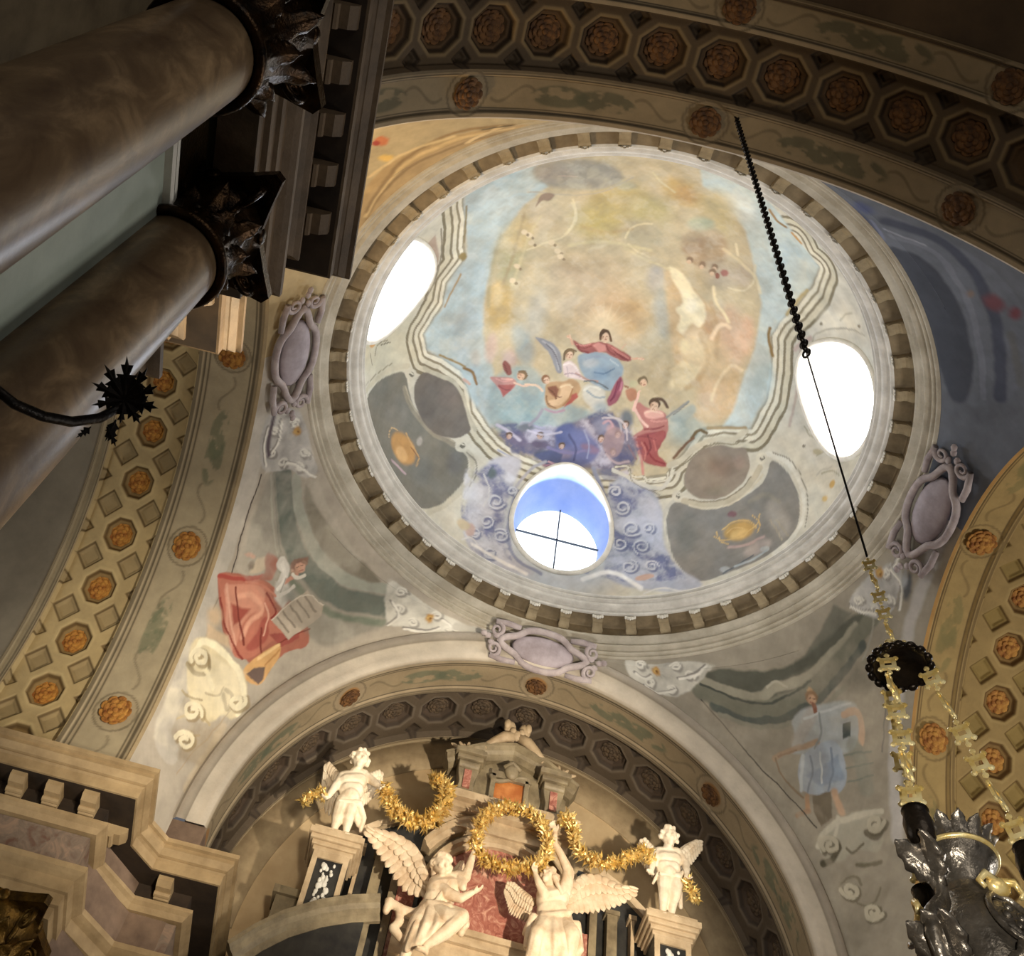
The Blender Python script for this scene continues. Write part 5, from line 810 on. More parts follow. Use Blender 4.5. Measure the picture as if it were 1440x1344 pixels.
FIGURES = {
'putto_left':[('c',(-2.339,5.0,11.841),(-2.36,5.0,11.762),0.075,0.09),('c',(-2.51,5.0,11.658),(-2.238,5.0,11.776),0.085,0.085),('c',(-2.439,4.98,11.581),(-2.27,4.98,11.644),0.12,0.115),('c',(-2.385,4.97,11.451),(-2.28,4.97,11.482),0.125,0.12),('e',(-2.323,4.94,11.355),(0.13,0.12,0.11)),('c',(-2.388,5.0,11.291),(-2.273,5.0,11.314),0.12,0.115),('c',(-2.4,4.98,11.25),(-2.412,4.95,11.025),0.115,0.085),('c',(-2.412,4.95,11.025),(-2.41,4.97,10.954),0.085,0.07),('c',(-2.41,4.97,10.954),(-2.415,5.0,10.846),0.07,0.045),('c',(-2.275,4.98,11.276),(-2.273,4.94,11.058),0.115,0.085),('c',(-2.273,4.94,11.058),(-2.259,4.96,10.98),0.085,0.07),('c',(-2.259,4.96,10.98),(-2.251,5.0,10.862),0.07,0.045),('c',(-2.412,5.0,10.836),(-2.405,5.029,10.776),0.04,0.036),('c',(-2.412,5.0,10.791),(-2.437,4.901,10.761),0.04,0.03),('c',(-2.403,4.896,10.756),(-2.415,4.847,10.748),0.013,0.01),('c',(-2.419,4.9,10.756),(-2.43,4.857,10.748),0.013,0.01),('c',(-2.436,4.904,10.756),(-2.445,4.866,10.748),0.013,0.01),('c',(-2.452,4.908,10.756),(-2.46,4.876,10.748),0.013,0.01),('c',(-2.469,4.913,10.756),(-2.475,4.886,10.748),0.013,0.01),('c',(-2.248,5.0,10.852),(-2.254,5.029,10.792),0.04,0.036),('c',(-2.248,5.0,10.807),(-2.228,4.9,10.777),0.04,0.03),('c',(-2.195,4.91,10.772),(-2.185,4.86,10.764),0.013,0.01),('c',(-2.212,4.907,10.772),(-2.203,4.862,10.764),0.013,0.01),('c',(-2.229,4.903,10.772),(-2.221,4.865,10.764),0.013,0.01),('c',(-2.245,4.9,10.772),(-2.239,4.867,10.764),0.013,0.01),('c',(-2.262,4.897,10.772),(-2.257,4.87,10.764),0.013,0.01),('c',(-2.51,5.0,11.658),(-2.572,4.95,11.448),0.075,0.06),('c',(-2.572,4.95,11.448),(-2.612,4.88,11.233),0.06,0.042),('c',(-2.617,4.87,11.213),(-2.635,4.852,11.185),0.03,0.034),('c',(-2.615,4.853,11.182),(-2.628,4.83,11.144),0.022,0.018),('c',(-2.647,4.858,11.199),(-2.677,4.838,11.17),0.022,0.018),('c',(-2.631,4.856,11.191),(-2.653,4.832,11.155),0.024,0.02),('c',(-2.62,4.829,11.141),(-2.627,4.805,11.126),0.011,0.011),('c',(-2.627,4.805,11.126),(-2.628,4.777,11.132),0.011,0.009),('c',(-2.641,4.832,11.151),(-2.652,4.806,11.133),0.011,0.011),('c',(-2.652,4.806,11.133),(-2.654,4.771,11.141),0.011,0.009),('c',(-2.663,4.836,11.163),(-2.678,4.808,11.144),0.011,0.011),('c',(-2.678,4.808,11.144),(-2.68,4.77,11.153),0.011,0.009),('c',(-2.684,4.839,11.174),(-2.701,4.814,11.16),0.011,0.011),('c',(-2.701,4.814,11.16),(-2.702,4.781,11.168),0.011,0.009),('c',(-2.652,4.866,11.213),(-2.686,4.849,11.217),0.016,0.013),('c',(-2.686,4.849,11.217),(-2.705,4.824,11.204),0.013,0.011),('c',(-2.229,5.0,11.779),(-2.088,4.95,11.687),0.075,0.058),('c',(-2.088,4.95,11.687),(-2.002,4.88,11.587),0.058,0.042),('c',(-1.989,4.87,11.572),(-1.966,4.854,11.547),0.03,0.034),('c',(-1.957,4.857,11.565),(-1.922,4.838,11.542),0.022,0.018),('c',(-1.984,4.857,11.54),(-1.963,4.838,11.503),0.022,0.018),('c',(-1.971,4.857,11.552),(-1.941,4.836,11.521),0.024,0.02),('c',(-1.917,4.838,11.547),(-1.901,4.815,11.537),0.011,0.011),('c',(-1.901,4.815,11.537),(-1.904,4.786,11.54),0.011,0.009),('c',(-1.933,4.838,11.531),(-1.917,4.812,11.516),0.011,0.011),('c',(-1.917,4.812,11.516),(-1.92,4.777,11.519),0.011,0.009),('c',(-1.952,4.838,11.514),(-1.935,4.811,11.495),0.011,0.011),('c',(-1.935,4.811,11.495),(-1.938,4.772,11.498),0.011,0.009),('c',(-1.97,4.838,11.497),(-1.958,4.813,11.479),0.011,0.011),('c',(-1.958,4.813,11.479),(-1.961,4.779,11.482),0.011,0.009),('c',(-1.956,4.862,11.581),(-1.925,4.842,11.59),0.016,0.013),('c',(-1.925,4.842,11.59),(-1.905,4.818,11.579),0.013,0.011),('e',(-2.346,4.938,11.975),(0.113,0.122,0.128)),('c',(-2.339,4.918,11.922),(-2.332,4.897,11.856),0.089,0.049),('c',(-2.308,4.829,11.962),(-2.303,4.814,11.911),0.012,0.022),('c',(-2.265,4.852,11.974),(-2.356,4.82,11.974),0.018,0.018),('e',(-2.272,4.855,11.95),(0.019,0.019,0.019)),('e',(-2.353,4.827,11.95),(0.019,0.019,0.019)),('c',(-2.294,4.858,11.886),(-2.337,4.843,11.886),0.014,0.014),('e',(-2.324,4.875,11.845),(0.027,0.027,0.027)),('e',(-2.264,4.888,11.916),(0.036,0.036,0.036)),('e',(-2.379,4.848,11.916),(0.036,0.036,0.036)),('e',(-2.236,4.982,11.957),(0.022,0.022,0.032)),('e',(-2.46,4.904,11.957),(0.022,0.022,0.032))],
'putto_left_hair':[('e',(-2.351,4.952,11.994),(0.124,0.124,0.119)),('e',(-2.457,4.866,11.976),(0.035,0.032,0.035)),('e',(-2.232,5.002,11.95),(0.035,0.032,0.035)),('e',(-2.373,5.068,11.978),(0.035,0.032,0.035)),('e',(-2.342,5.042,12.055),(0.035,0.032,0.035)),('e',(-2.275,5.028,12.039),(0.035,0.032,0.035)),('e',(-2.364,5.068,11.949),(0.035,0.032,0.035)),('e',(-2.304,5.024,12.064),(0.035,0.032,0.035)),('e',(-2.376,5.052,12.035),(0.035,0.032,0.035)),('e',(-2.365,5.067,11.944),(0.035,0.032,0.035)),('e',(-2.313,5.065,11.988),(0.035,0.032,0.035)),('e',(-2.236,4.986,12.028),(0.035,0.032,0.035)),('e',(-2.376,4.832,12.045),(0.035,0.032,0.035)),('e',(-2.459,4.969,12.035),(0.035,0.032,0.035)),('e',(-2.478,4.941,11.988),(0.035,0.032,0.035)),('e',(-2.401,5.041,12.036),(0.035,0.032,0.035)),('e',(-2.466,4.951,12.029),(0.035,0.032,0.035)),('e',(-2.353,5.068,11.946),(0.035,0.032,0.035)),('e',(-2.451,5.02,11.964),(0.035,0.032,0.035)),('e',(-2.455,5.01,11.949),(0.035,0.032,0.035)),('e',(-2.317,4.877,12.086),(0.035,0.032,0.035)),('e',(-2.336,4.997,12.091),(0.035,0.032,0.035)),('e',(-2.254,4.903,12.06),(0.035,0.032,0.035)),('e',(-2.401,4.977,12.087),(0.035,0.032,0.035)),('e',(-2.218,4.963,11.992),(0.035,0.032,0.035)),('e',(-2.301,4.951,12.096),(0.035,0.032,0.035)),('e',(-2.455,4.957,12.045),(0.035,0.032,0.035)),('e',(-2.306,4.999,12.083),(0.035,0.032,0.035)),('e',(-2.346,4.909,12.101),(0.035,0.032,0.035)),('e',(-2.359,4.918,12.103),(0.035,0.032,0.035)),('e',(-2.227,4.99,11.948),(0.035,0.032,0.035))],
'putto_left_drape':[('c',(-2.444,4.9,11.22),(-2.18,4.9,11.254),0.035,0.05),('c',(-2.18,4.9,11.254),(-2.067,5.03,11.164),0.05,0.04),('c',(-2.067,5.03,11.164),(-2.07,5.1,11.02),0.04,0.03),('c',(-2.224,4.95,11.257),(-2.127,5.08,11.075),0.04,0.03),('c',(-2.215,5.08,11.18),(-2.154,5.05,11.121),0.06,0.05)],
'putto_left_base':(-2.311,5.0,10.792),
'wing_pl_l':([(-2.523,5.12,11.69),(-2.671,5.15,11.86),(-2.778,5.18,11.95),(-2.822,5.2,11.891)],[(-2.457,5.14,11.243),(-2.51,5.16,11.153),(-2.604,5.18,11.207),(-2.745,5.2,11.522)]),
'wing_pl_r':([(-2.234,5.12,11.789),(-2.141,5.15,11.937),(-2.054,5.18,12.036),(-1.981,5.2,12.014)],[(-2.181,5.14,11.392),(-2.111,5.16,11.45),(-2.046,5.18,11.576),(-1.952,5.2,11.76)]),
'putto_right':[('c',(2.189,5.0,11.935),(2.178,5.0,11.866),0.07,0.085),('c',(2.054,5.0,11.798),(2.31,5.0,11.86),0.08,0.08),('c',(2.098,4.98,11.688),(2.26,4.98,11.724),0.115,0.11),('c',(2.113,4.97,11.558),(2.234,4.97,11.581),0.115,0.11),('e',(2.166,4.95,11.486),(0.125,0.11,0.1)),('c',(2.119,5.0,11.413),(2.258,5.0,11.441),0.115,0.11),('c',(2.122,4.98,11.369),(2.1,4.95,11.16),0.11,0.08),('c',(2.1,4.95,11.16),(2.095,4.97,11.092),0.08,0.066),('c',(2.095,4.97,11.092),(2.091,5.0,10.943),0.066,0.043),('c',(2.272,4.98,11.411),(2.252,4.93,11.199),0.11,0.08),('c',(2.252,4.93,11.199),(2.232,4.97,11.13),0.08,0.066),('c',(2.232,4.97,11.13),(2.207,5.0,10.946),0.066,0.043),('c',(2.091,5.0,10.934),(2.097,5.029,10.874),0.04,0.036),('c',(2.091,5.0,10.889),(2.071,4.9,10.859),0.04,0.03),('c',(2.105,4.897,10.854),(2.095,4.847,10.846),0.013,0.01),('c',(2.088,4.9,10.854),(2.079,4.856,10.846),0.013,0.01),('c',(2.072,4.903,10.854),(2.064,4.865,10.846),0.013,0.01),('c',(2.055,4.907,10.854),(2.048,4.874,10.846),0.013,0.01),('c',(2.038,4.91,10.854),(2.033,4.883,10.846),0.013,0.01),('c',(2.206,5.0,10.936),(2.199,5.029,10.876),0.04,0.036),('c',(2.206,5.0,10.891),(2.231,4.901,10.861),0.04,0.03),('c',(2.263,4.913,10.856),(2.275,4.863,10.848),0.013,0.01),('c',(2.246,4.908,10.856),(2.257,4.865,10.848),0.013,0.01),('c',(2.23,4.904,10.856),(2.239,4.866,10.848),0.013,0.01),('c',(2.213,4.9,10.856),(2.221,4.868,10.848),0.013,0.01),('c',(2.197,4.896,10.856),(2.204,4.87,10.848),0.013,0.01),('c',(2.054,5.0,11.798),(1.945,4.94,11.585),0.07,0.055),('c',(1.945,4.94,11.585),(1.902,4.86,11.412),0.055,0.04),('c',(1.899,4.85,11.394),(1.893,4.838,11.359),0.03,0.034),('c',(1.912,4.84,11.363),(1.915,4.825,11.32),0.022,0.018),('c',(1.877,4.841,11.369),(1.86,4.827,11.328),0.022,0.018),('c',(1.894,4.84,11.366),(1.887,4.825,11.321),0.024,0.02),('c',(1.923,4.825,11.318),(1.923,4.806,11.298),0.011,0.011),('c',(1.923,4.806,11.298),(1.922,4.778,11.294),0.011,0.009),('c',(1.9,4.825,11.322),(1.897,4.805,11.296),0.011,0.011),('c',(1.897,4.805,11.296),(1.895,4.771,11.292),0.011,0.009),('c',(1.875,4.826,11.326),(1.869,4.805,11.297),0.011,0.011),('c',(1.869,4.805,11.297),(1.867,4.767,11.293),0.011,0.009),('c',(1.851,4.827,11.33),(1.842,4.807,11.306),0.011,0.011),('c',(1.842,4.807,11.306),(1.84,4.774,11.302),0.011,0.009),('c',(1.867,4.845,11.382),(1.835,4.828,11.37),0.016,0.013),('c',(1.835,4.828,11.37),(1.823,4.806,11.347),0.013,0.011),('c',(2.321,5.0,11.863),(2.416,4.96,11.711),0.07,0.055),('c',(2.416,4.96,11.711),(2.406,4.88,11.505),0.055,0.04),('c',(2.402,4.87,11.487),(2.4,4.857,11.452),0.03,0.034),('c',(2.418,4.859,11.458),(2.425,4.843,11.415),0.022,0.018),('c',(2.382,4.859,11.46),(2.369,4.843,11.419),0.022,0.018),('c',(2.4,4.859,11.459),(2.397,4.842,11.414),0.024,0.02),('c',(2.433,4.843,11.415),(2.436,4.824,11.395),0.011,0.011),('c',(2.436,4.824,11.395),(2.436,4.796,11.392),0.011,0.009),('c',(2.41,4.843,11.416),(2.41,4.822,11.391),0.011,0.011),('c',(2.41,4.822,11.391),(2.409,4.787,11.388),0.011,0.009),('c',(2.385,4.843,11.418),(2.382,4.821,11.39),0.011,0.011),('c',(2.382,4.821,11.39),(2.381,4.783,11.386),0.011,0.009),('c',(2.36,4.843,11.42),(2.354,4.823,11.396),0.011,0.011),('c',(2.354,4.823,11.396),(2.354,4.79,11.393),0.011,0.009),('c',(2.431,4.863,11.468),(2.459,4.845,11.451),0.016,0.013),('c',(2.459,4.845,11.451),(2.464,4.822,11.426),0.013,0.011),('e',(2.185,4.938,12.051),(0.109,0.117,0.123)),('c',(2.188,4.918,12.0),(2.192,4.895,11.936),0.086,0.047),('c',(2.202,4.828,12.04),(2.204,4.813,11.991),0.012,0.021),('c',(2.247,4.842,12.051),(2.154,4.828,12.051),0.017,0.017),('e',(2.241,4.846,12.028),(0.018,0.018,0.018)),('e',(2.159,4.834,12.028),(0.018,0.018,0.018)),('c',(2.221,4.852,11.966),(2.177,4.845,11.966),0.013,0.013),('e',(2.195,4.873,11.926),(0.026,0.026,0.026)),('e',(2.254,4.875,11.995),(0.035,0.035,0.035)),('e',(2.138,4.858,11.995),(0.035,0.035,0.035)),('e',(2.298,4.96,12.033),(0.021,0.021,0.031)),('e',(2.071,4.926,12.033),(0.021,0.021,0.031))],
'putto_right_hair':[('e',(2.183,4.952,12.069),(0.12,0.12,0.114)),('e',(2.162,4.94,12.173),(0.034,0.031,0.034)),('e',(2.208,4.921,12.172),(0.034,0.031,0.034)),('e',(2.279,5.02,12.076),(0.034,0.031,0.034)),('e',(2.2,5.065,12.039),(0.034,0.031,0.034)),('e',(2.235,4.872,12.144),(0.034,0.031,0.034)),('e',(2.255,5.04,12.015),(0.034,0.031,0.034)),('e',(2.306,4.959,12.012),(0.034,0.031,0.034)),('e',(2.075,5.002,12.055),(0.034,0.031,0.034)),('e',(2.23,4.958,12.166),(0.034,0.031,0.034)),('e',(2.063,4.948,12.014),(0.034,0.031,0.034)),('e',(2.173,4.83,12.113),(0.034,0.031,0.034)),('e',(2.215,4.94,12.172),(0.034,0.031,0.034)),('e',(2.07,4.885,12.051),(0.034,0.031,0.034)),('e',(2.134,5.018,12.134),(0.034,0.031,0.034)),('e',(2.219,4.946,12.17),(0.034,0.031,0.034)),('e',(2.16,4.842,12.127),(0.034,0.031,0.034)),('e',(2.062,4.973,12.045),(0.034,0.031,0.034)),('e',(2.25,5.003,12.137),(0.034,0.031,0.034)),('e',(2.244,5.015,12.131),(0.034,0.031,0.034)),('e',(2.306,4.912,12.077),(0.034,0.031,0.034)),('e',(2.136,4.958,12.164),(0.034,0.031,0.034)),('e',(2.288,5.008,12.075),(0.034,0.031,0.034)),('e',(2.07,4.992,12.054),(0.034,0.031,0.034)),('e',(2.245,5.047,12.018),(0.034,0.031,0.034)),('e',(2.214,5.014,12.146),(0.034,0.031,0.034)),('e',(2.159,4.847,12.132),(0.034,0.031,0.034)),('e',(2.126,4.866,12.135),(0.034,0.031,0.034)),('e',(2.167,5.025,12.139),(0.034,0.031,0.034)),('e',(2.113,4.998,12.134),(0.034,0.031,0.034)),('e',(2.199,5.05,12.109),(0.034,0.031,0.034))],
'putto_right_drape':[('c',(2.054,4.91,11.417),(2.3,4.9,11.447),0.035,0.045),('c',(2.3,4.9,11.447),(2.472,5.02,11.683),0.045,0.035),('c',(2.334,5.02,11.455),(2.361,5.08,11.147),0.05,0.035),('c',(2.034,4.98,11.469),(1.959,5.0,11.317),0.035,0.02)],
'putto_right_base':(2.186,5.0,10.882),
'wing_pr_l':([(2.118,5.12,11.846),(1.973,5.15,11.98),(1.898,5.18,12.081),(1.83,5.2,12.042)],[(2.068,5.14,11.504),(1.973,5.16,11.533),(1.877,5.18,11.668),(1.759,5.2,11.844)]),
'wing_pr_r':([(2.335,5.12,11.93),(2.506,5.15,12.133),(2.646,5.18,12.274),(2.736,5.2,12.291)],[(2.406,5.14,11.726),(2.538,5.16,11.841),(2.633,5.18,11.991),(2.741,5.2,12.18)]),
'angel_left':[('c',(-0.857,4.97,10.631),(-0.834,4.98,10.565),0.07,0.09),('c',(-0.946,4.97,10.488),(-0.684,4.97,10.63),0.095,0.09),('c',(-0.913,4.95,10.396),(-0.737,4.95,10.474),0.14,0.13),('c',(-0.925,4.95,10.259),(-0.783,4.95,10.307),0.135,0.125),('c',(-0.958,4.98,10.119),(-0.809,4.98,10.169),0.15,0.14),('c',(-0.676,4.97,10.642),(-0.574,4.89,10.626),0.088,0.07),('c',(-0.574,4.89,10.626),(-0.543,4.87,10.832),0.07,0.052),('c',(-0.543,4.87,10.832),(-0.515,4.87,11.026),0.052,0.036),('c',(-0.515,4.87,11.026),(-0.514,4.861,11.067),0.03,0.034),('c',(-0.531,4.858,11.058),(-0.54,4.844,11.108),0.022,0.018),('c',(-0.497,4.868,11.06),(-0.486,4.86,11.11),0.022,0.018),('c',(-0.514,4.863,11.059),(-0.513,4.851,11.112),0.024,0.02),('c',(-0.548,4.841,11.107),(-0.548,4.824,11.133),0.011,0.011),('c',(-0.548,4.824,11.133),(-0.541,4.798,11.145),0.011,0.009),('c',(-0.526,4.848,11.108),(-0.523,4.83,11.141),0.011,0.011),('c',(-0.523,4.83,11.141),(-0.514,4.797,11.155),0.011,0.009),('c',(-0.502,4.855,11.11),(-0.497,4.838,11.146),0.011,0.011),('c',(-0.497,4.838,11.146),(-0.486,4.801,11.161),0.011,0.009),('c',(-0.478,4.862,11.111),(-0.47,4.847,11.142),0.011,0.011),('c',(-0.47,4.847,11.142),(-0.461,4.815,11.155),0.011,0.009),('c',(-0.543,4.857,11.045),(-0.571,4.83,11.064),0.016,0.013),('c',(-0.571,4.83,11.064),(-0.574,4.807,11.095),0.013,0.011),('c',(-0.945,4.95,10.465),(-0.768,4.83,10.308),0.088,0.078),('c',(-0.768,4.83,10.308),(-0.601,4.77,10.248),0.078,0.056),('c',(-0.601,4.77,10.248),(-0.473,4.73,10.333),0.056,0.036),('c',(-0.465,4.73,10.345),(-0.429,4.714,10.36),0.03,0.034),('c',(-0.431,4.733,10.363),(-0.385,4.722,10.384),0.022,0.018),('c',(-0.441,4.701,10.35),(-0.399,4.672,10.364),0.022,0.018),('c',(-0.436,4.717,10.357),(-0.389,4.696,10.376),0.024,0.02),('c',(-0.383,4.73,10.387),(-0.36,4.721,10.405),0.011,0.011),('c',(-0.36,4.721,10.405),(-0.351,4.709,10.428),0.011,0.009),('c',(-0.389,4.709,10.379),(-0.361,4.695,10.398),0.011,0.011),('c',(-0.361,4.695,10.398),(-0.35,4.68,10.427),0.011,0.009),('c',(-0.395,4.687,10.37),(-0.365,4.669,10.389),0.011,0.011),('c',(-0.365,4.669,10.389),(-0.353,4.653,10.421),0.011,0.009),('c',(-0.402,4.664,10.361),(-0.377,4.646,10.378),0.011,0.011),('c',(-0.377,4.646,10.378),(-0.366,4.631,10.405),0.011,0.009),('c',(-0.455,4.695,10.341),(-0.449,4.653,10.349),0.016,0.013),('c',(-0.449,4.653,10.349),(-0.428,4.63,10.371),0.013,0.011),('c',(-0.92,4.95,10.091),(-0.717,4.73,9.923),0.15,0.13),('c',(-0.717,4.73,9.923),(-0.556,4.61,9.908),0.13,0.09),('c',(-0.556,4.61,9.908),(-0.711,4.67,9.726),0.09,0.085),('c',(-0.711,4.67,9.726),(-0.916,4.75,9.564),0.085,0.055),('c',(-0.93,4.75,9.543),(-0.906,4.768,9.486),0.04,0.036),('c',(-0.93,4.75,9.498),(-1.011,4.689,9.458),0.04,0.03),('c',(-0.988,4.664,9.453),(-1.029,4.634,9.44),0.013,0.01),('c',(-0.998,4.678,9.453),(-1.034,4.651,9.441),0.013,0.01),('c',(-1.008,4.691,9.453),(-1.04,4.668,9.441),0.013,0.01),('c',(-1.019,4.705,9.453),(-1.045,4.685,9.442),0.013,0.01),('c',(-1.029,4.718,9.453),(-1.05,4.702,9.442),0.013,0.01),('c',(-0.962,4.97,10.083),(-1.065,4.85,9.851),0.15,0.12),('c',(-1.065,4.85,9.851),(-1.126,4.9,9.626),0.12,0.085),('c',(-1.126,4.9,9.626),(-1.145,4.95,9.419),0.085,0.06),('e',(-0.911,4.896,10.714),(0.113,0.122,0.128)),('c',(-0.9,4.884,10.659),(-0.887,4.874,10.591),0.089,0.049),('c',(-0.865,4.793,10.688),(-0.856,4.786,10.636),0.012,0.022),('c',(-0.824,4.816,10.705),(-0.913,4.779,10.695),0.018,0.018),('e',(-0.829,4.822,10.682),(0.019,0.019,0.019)),('e',(-0.908,4.789,10.672),(0.019,0.019,0.019)),('c',(-0.848,4.833,10.618),(-0.89,4.815,10.613),0.014,0.014),('e',(-0.877,4.854,10.578),(0.027,0.027,0.027)),('e',(-0.823,4.86,10.654),(0.036,0.036,0.036)),('e',(-0.934,4.813,10.641),(0.036,0.036,0.036)),('e',(-0.803,4.949,10.709),(0.022,0.022,0.032)),('e',(-1.021,4.857,10.683),(0.022,0.022,0.032))],
'angel_left_hair':[('e',(-0.918,4.906,10.734),(0.124,0.124,0.119)),('e',(-1.042,4.878,10.707),(0.035,0.032,0.035)),('e',(-1.014,4.978,10.731),(0.035,0.032,0.035)),('e',(-0.958,4.982,10.801),(0.035,0.032,0.035)),('e',(-1.031,4.952,10.697),(0.035,0.032,0.035)),('e',(-0.963,4.946,10.823),(0.035,0.032,0.035)),('e',(-0.932,4.883,10.841),(0.035,0.032,0.035)),('e',(-0.958,5.02,10.705),(0.035,0.032,0.035)),('e',(-0.989,5.003,10.697),(0.035,0.032,0.035)),('e',(-0.826,4.832,10.789),(0.035,0.032,0.035)),('e',(-0.83,4.887,10.815),(0.035,0.032,0.035)),('e',(-0.943,4.889,10.839),(0.035,0.032,0.035)),('e',(-0.977,4.807,10.783),(0.035,0.032,0.035)),('e',(-0.963,4.855,10.825),(0.035,0.032,0.035)),('e',(-0.94,5.023,10.736),(0.035,0.032,0.035)),('e',(-0.856,5.017,10.717),(0.035,0.032,0.035)),('e',(-0.882,4.789,10.783),(0.035,0.032,0.035)),('e',(-0.861,4.834,10.816),(0.035,0.032,0.035)),('e',(-0.949,5.0,10.784),(0.035,0.032,0.035)),('e',(-0.95,5.022,10.731),(0.035,0.032,0.035)),('e',(-0.901,5.004,10.787),(0.035,0.032,0.035)),('e',(-0.99,4.982,10.774),(0.035,0.032,0.035)),('e',(-1.04,4.883,10.684),(0.035,0.032,0.035)),('e',(-0.784,4.929,10.723),(0.035,0.032,0.035)),('e',(-0.903,4.918,10.841),(0.035,0.032,0.035)),('e',(-0.91,4.984,10.81),(0.035,0.032,0.035)),('e',(-0.938,4.867,10.837),(0.035,0.032,0.035)),('e',(-0.948,4.81,10.804),(0.035,0.032,0.035)),('e',(-0.789,4.934,10.676),(0.035,0.032,0.035)),('e',(-0.821,4.993,10.71),(0.035,0.032,0.035)),('e',(-0.965,5.017,10.726),(0.035,0.032,0.035)),('e',(-0.925,4.794,10.794),(0.035,0.032,0.035)),('e',(-0.804,4.873,10.785),(0.035,0.032,0.035)),('e',(-1.031,4.929,10.758),(0.035,0.032,0.035)),('e',(-1.037,4.924,10.743),(0.035,0.032,0.035)),('e',(-0.98,5.0,10.697),(0.06,0.06,0.08)),('e',(-0.975,5.0,10.619),(0.05,0.05,0.07))],
'angel_left_drape':[('c',(-1.019,4.87,10.096),(-1.09,4.77,9.775),0.05,0.045),('c',(-1.09,4.77,9.775),(-1.137,4.83,9.494),0.045,0.04),('c',(-0.978,4.852,10.07),(-0.997,4.755,9.791),0.05,0.045),('c',(-0.997,4.755,9.791),(-1.087,4.793,9.513),0.045,0.04),('c',(-0.95,4.836,10.114),(-0.983,4.686,9.751),0.05,0.045),('c',(-0.983,4.686,9.751),(-1.037,4.762,9.535),0.045,0.04),('c',(-0.91,4.825,10.104),(-0.945,4.69,9.764),0.05,0.045),('c',(-0.945,4.69,9.764),(-0.986,4.74,9.563),0.045,0.04),('c',(-0.867,4.82,10.077),(-0.839,4.65,9.767),0.05,0.045),('c',(-0.839,4.65,9.767),(-0.935,4.73,9.598),0.045,0.04),('c',(-0.837,4.822,10.13),(-0.767,4.688,9.811),0.05,0.045),('c',(-0.767,4.688,9.811),(-0.883,4.735,9.643),0.045,0.04),('c',(-0.799,4.831,10.146),(-0.758,4.683,9.81),0.05,0.045),('c',(-0.758,4.683,9.81),(-0.83,4.752,9.697),0.045,0.04),('c',(-0.753,4.845,10.125),(-0.691,4.75,9.871),0.05,0.045),('c',(-0.691,4.75,9.871),(-0.776,4.781,9.758),0.045,0.04),('c',(-0.72,4.863,10.181),(-0.578,4.765,9.911),0.05,0.045),('c',(-0.578,4.765,9.911),(-0.72,4.816,9.824),0.045,0.04),('c',(-0.984,4.83,10.117),(-0.726,4.73,10.076),0.05,0.045),('c',(-0.98,4.83,10.053),(-0.644,4.73,10.025),0.055,0.05),('c',(-0.749,4.83,10.097),(-0.535,4.73,10.027),0.075,0.068),('c',(-0.526,4.83,10.093),(-0.489,4.73,9.912),0.06,0.054),('c',(-0.48,4.83,9.978),(-0.532,4.73,9.794),0.05,0.045),('c',(-0.993,4.97,10.149),(-1.155,4.97,10.03),0.06,0.05),('c',(-1.155,4.97,10.03),(-1.345,4.97,10.053),0.06,0.05),('c',(-1.345,4.97,10.053),(-1.486,4.97,10.098),0.06,0.05),('c',(-1.326,4.97,10.049),(-1.291,4.97,9.893),0.06,0.05),('c',(-1.291,4.97,9.893),(-1.35,4.97,9.786),0.06,0.05),('c',(-1.35,4.97,9.786),(-1.206,4.97,9.674),0.06,0.05),('c',(-1.467,4.97,10.094),(-1.486,4.97,9.977),0.06,0.05),('c',(-0.582,4.92,10.714),(-0.59,4.85,10.448),0.045,0.05),('c',(-0.663,4.95,10.652),(-0.602,4.87,10.487),0.07,0.06),('c',(-0.7,4.89,10.522),(-0.578,4.85,10.432),0.04,0.04),('c',(-0.778,4.85,10.493),(-0.905,4.82,10.132),0.03,0.035)],
'wing_al':([(-0.999,5.07,10.462),(-1.09,5.11,10.662),(-1.189,5.15,10.896),(-1.326,5.15,11.035),(-1.564,5.11,11.087),(-1.987,5.05,11.018)],[(-1.015,5.05,10.328),(-1.161,5.07,10.32),(-1.294,5.09,10.335),(-1.419,5.09,10.427),(-1.591,5.07,10.574),(-2.011,5.03,10.943)]),
'wing_al2':([(-0.763,5.1,10.666),(-0.705,5.2,10.892),(-0.646,5.25,11.068)],[(-0.61,5.15,10.623),(-0.546,5.23,10.794),(-0.562,5.27,11.001)]),
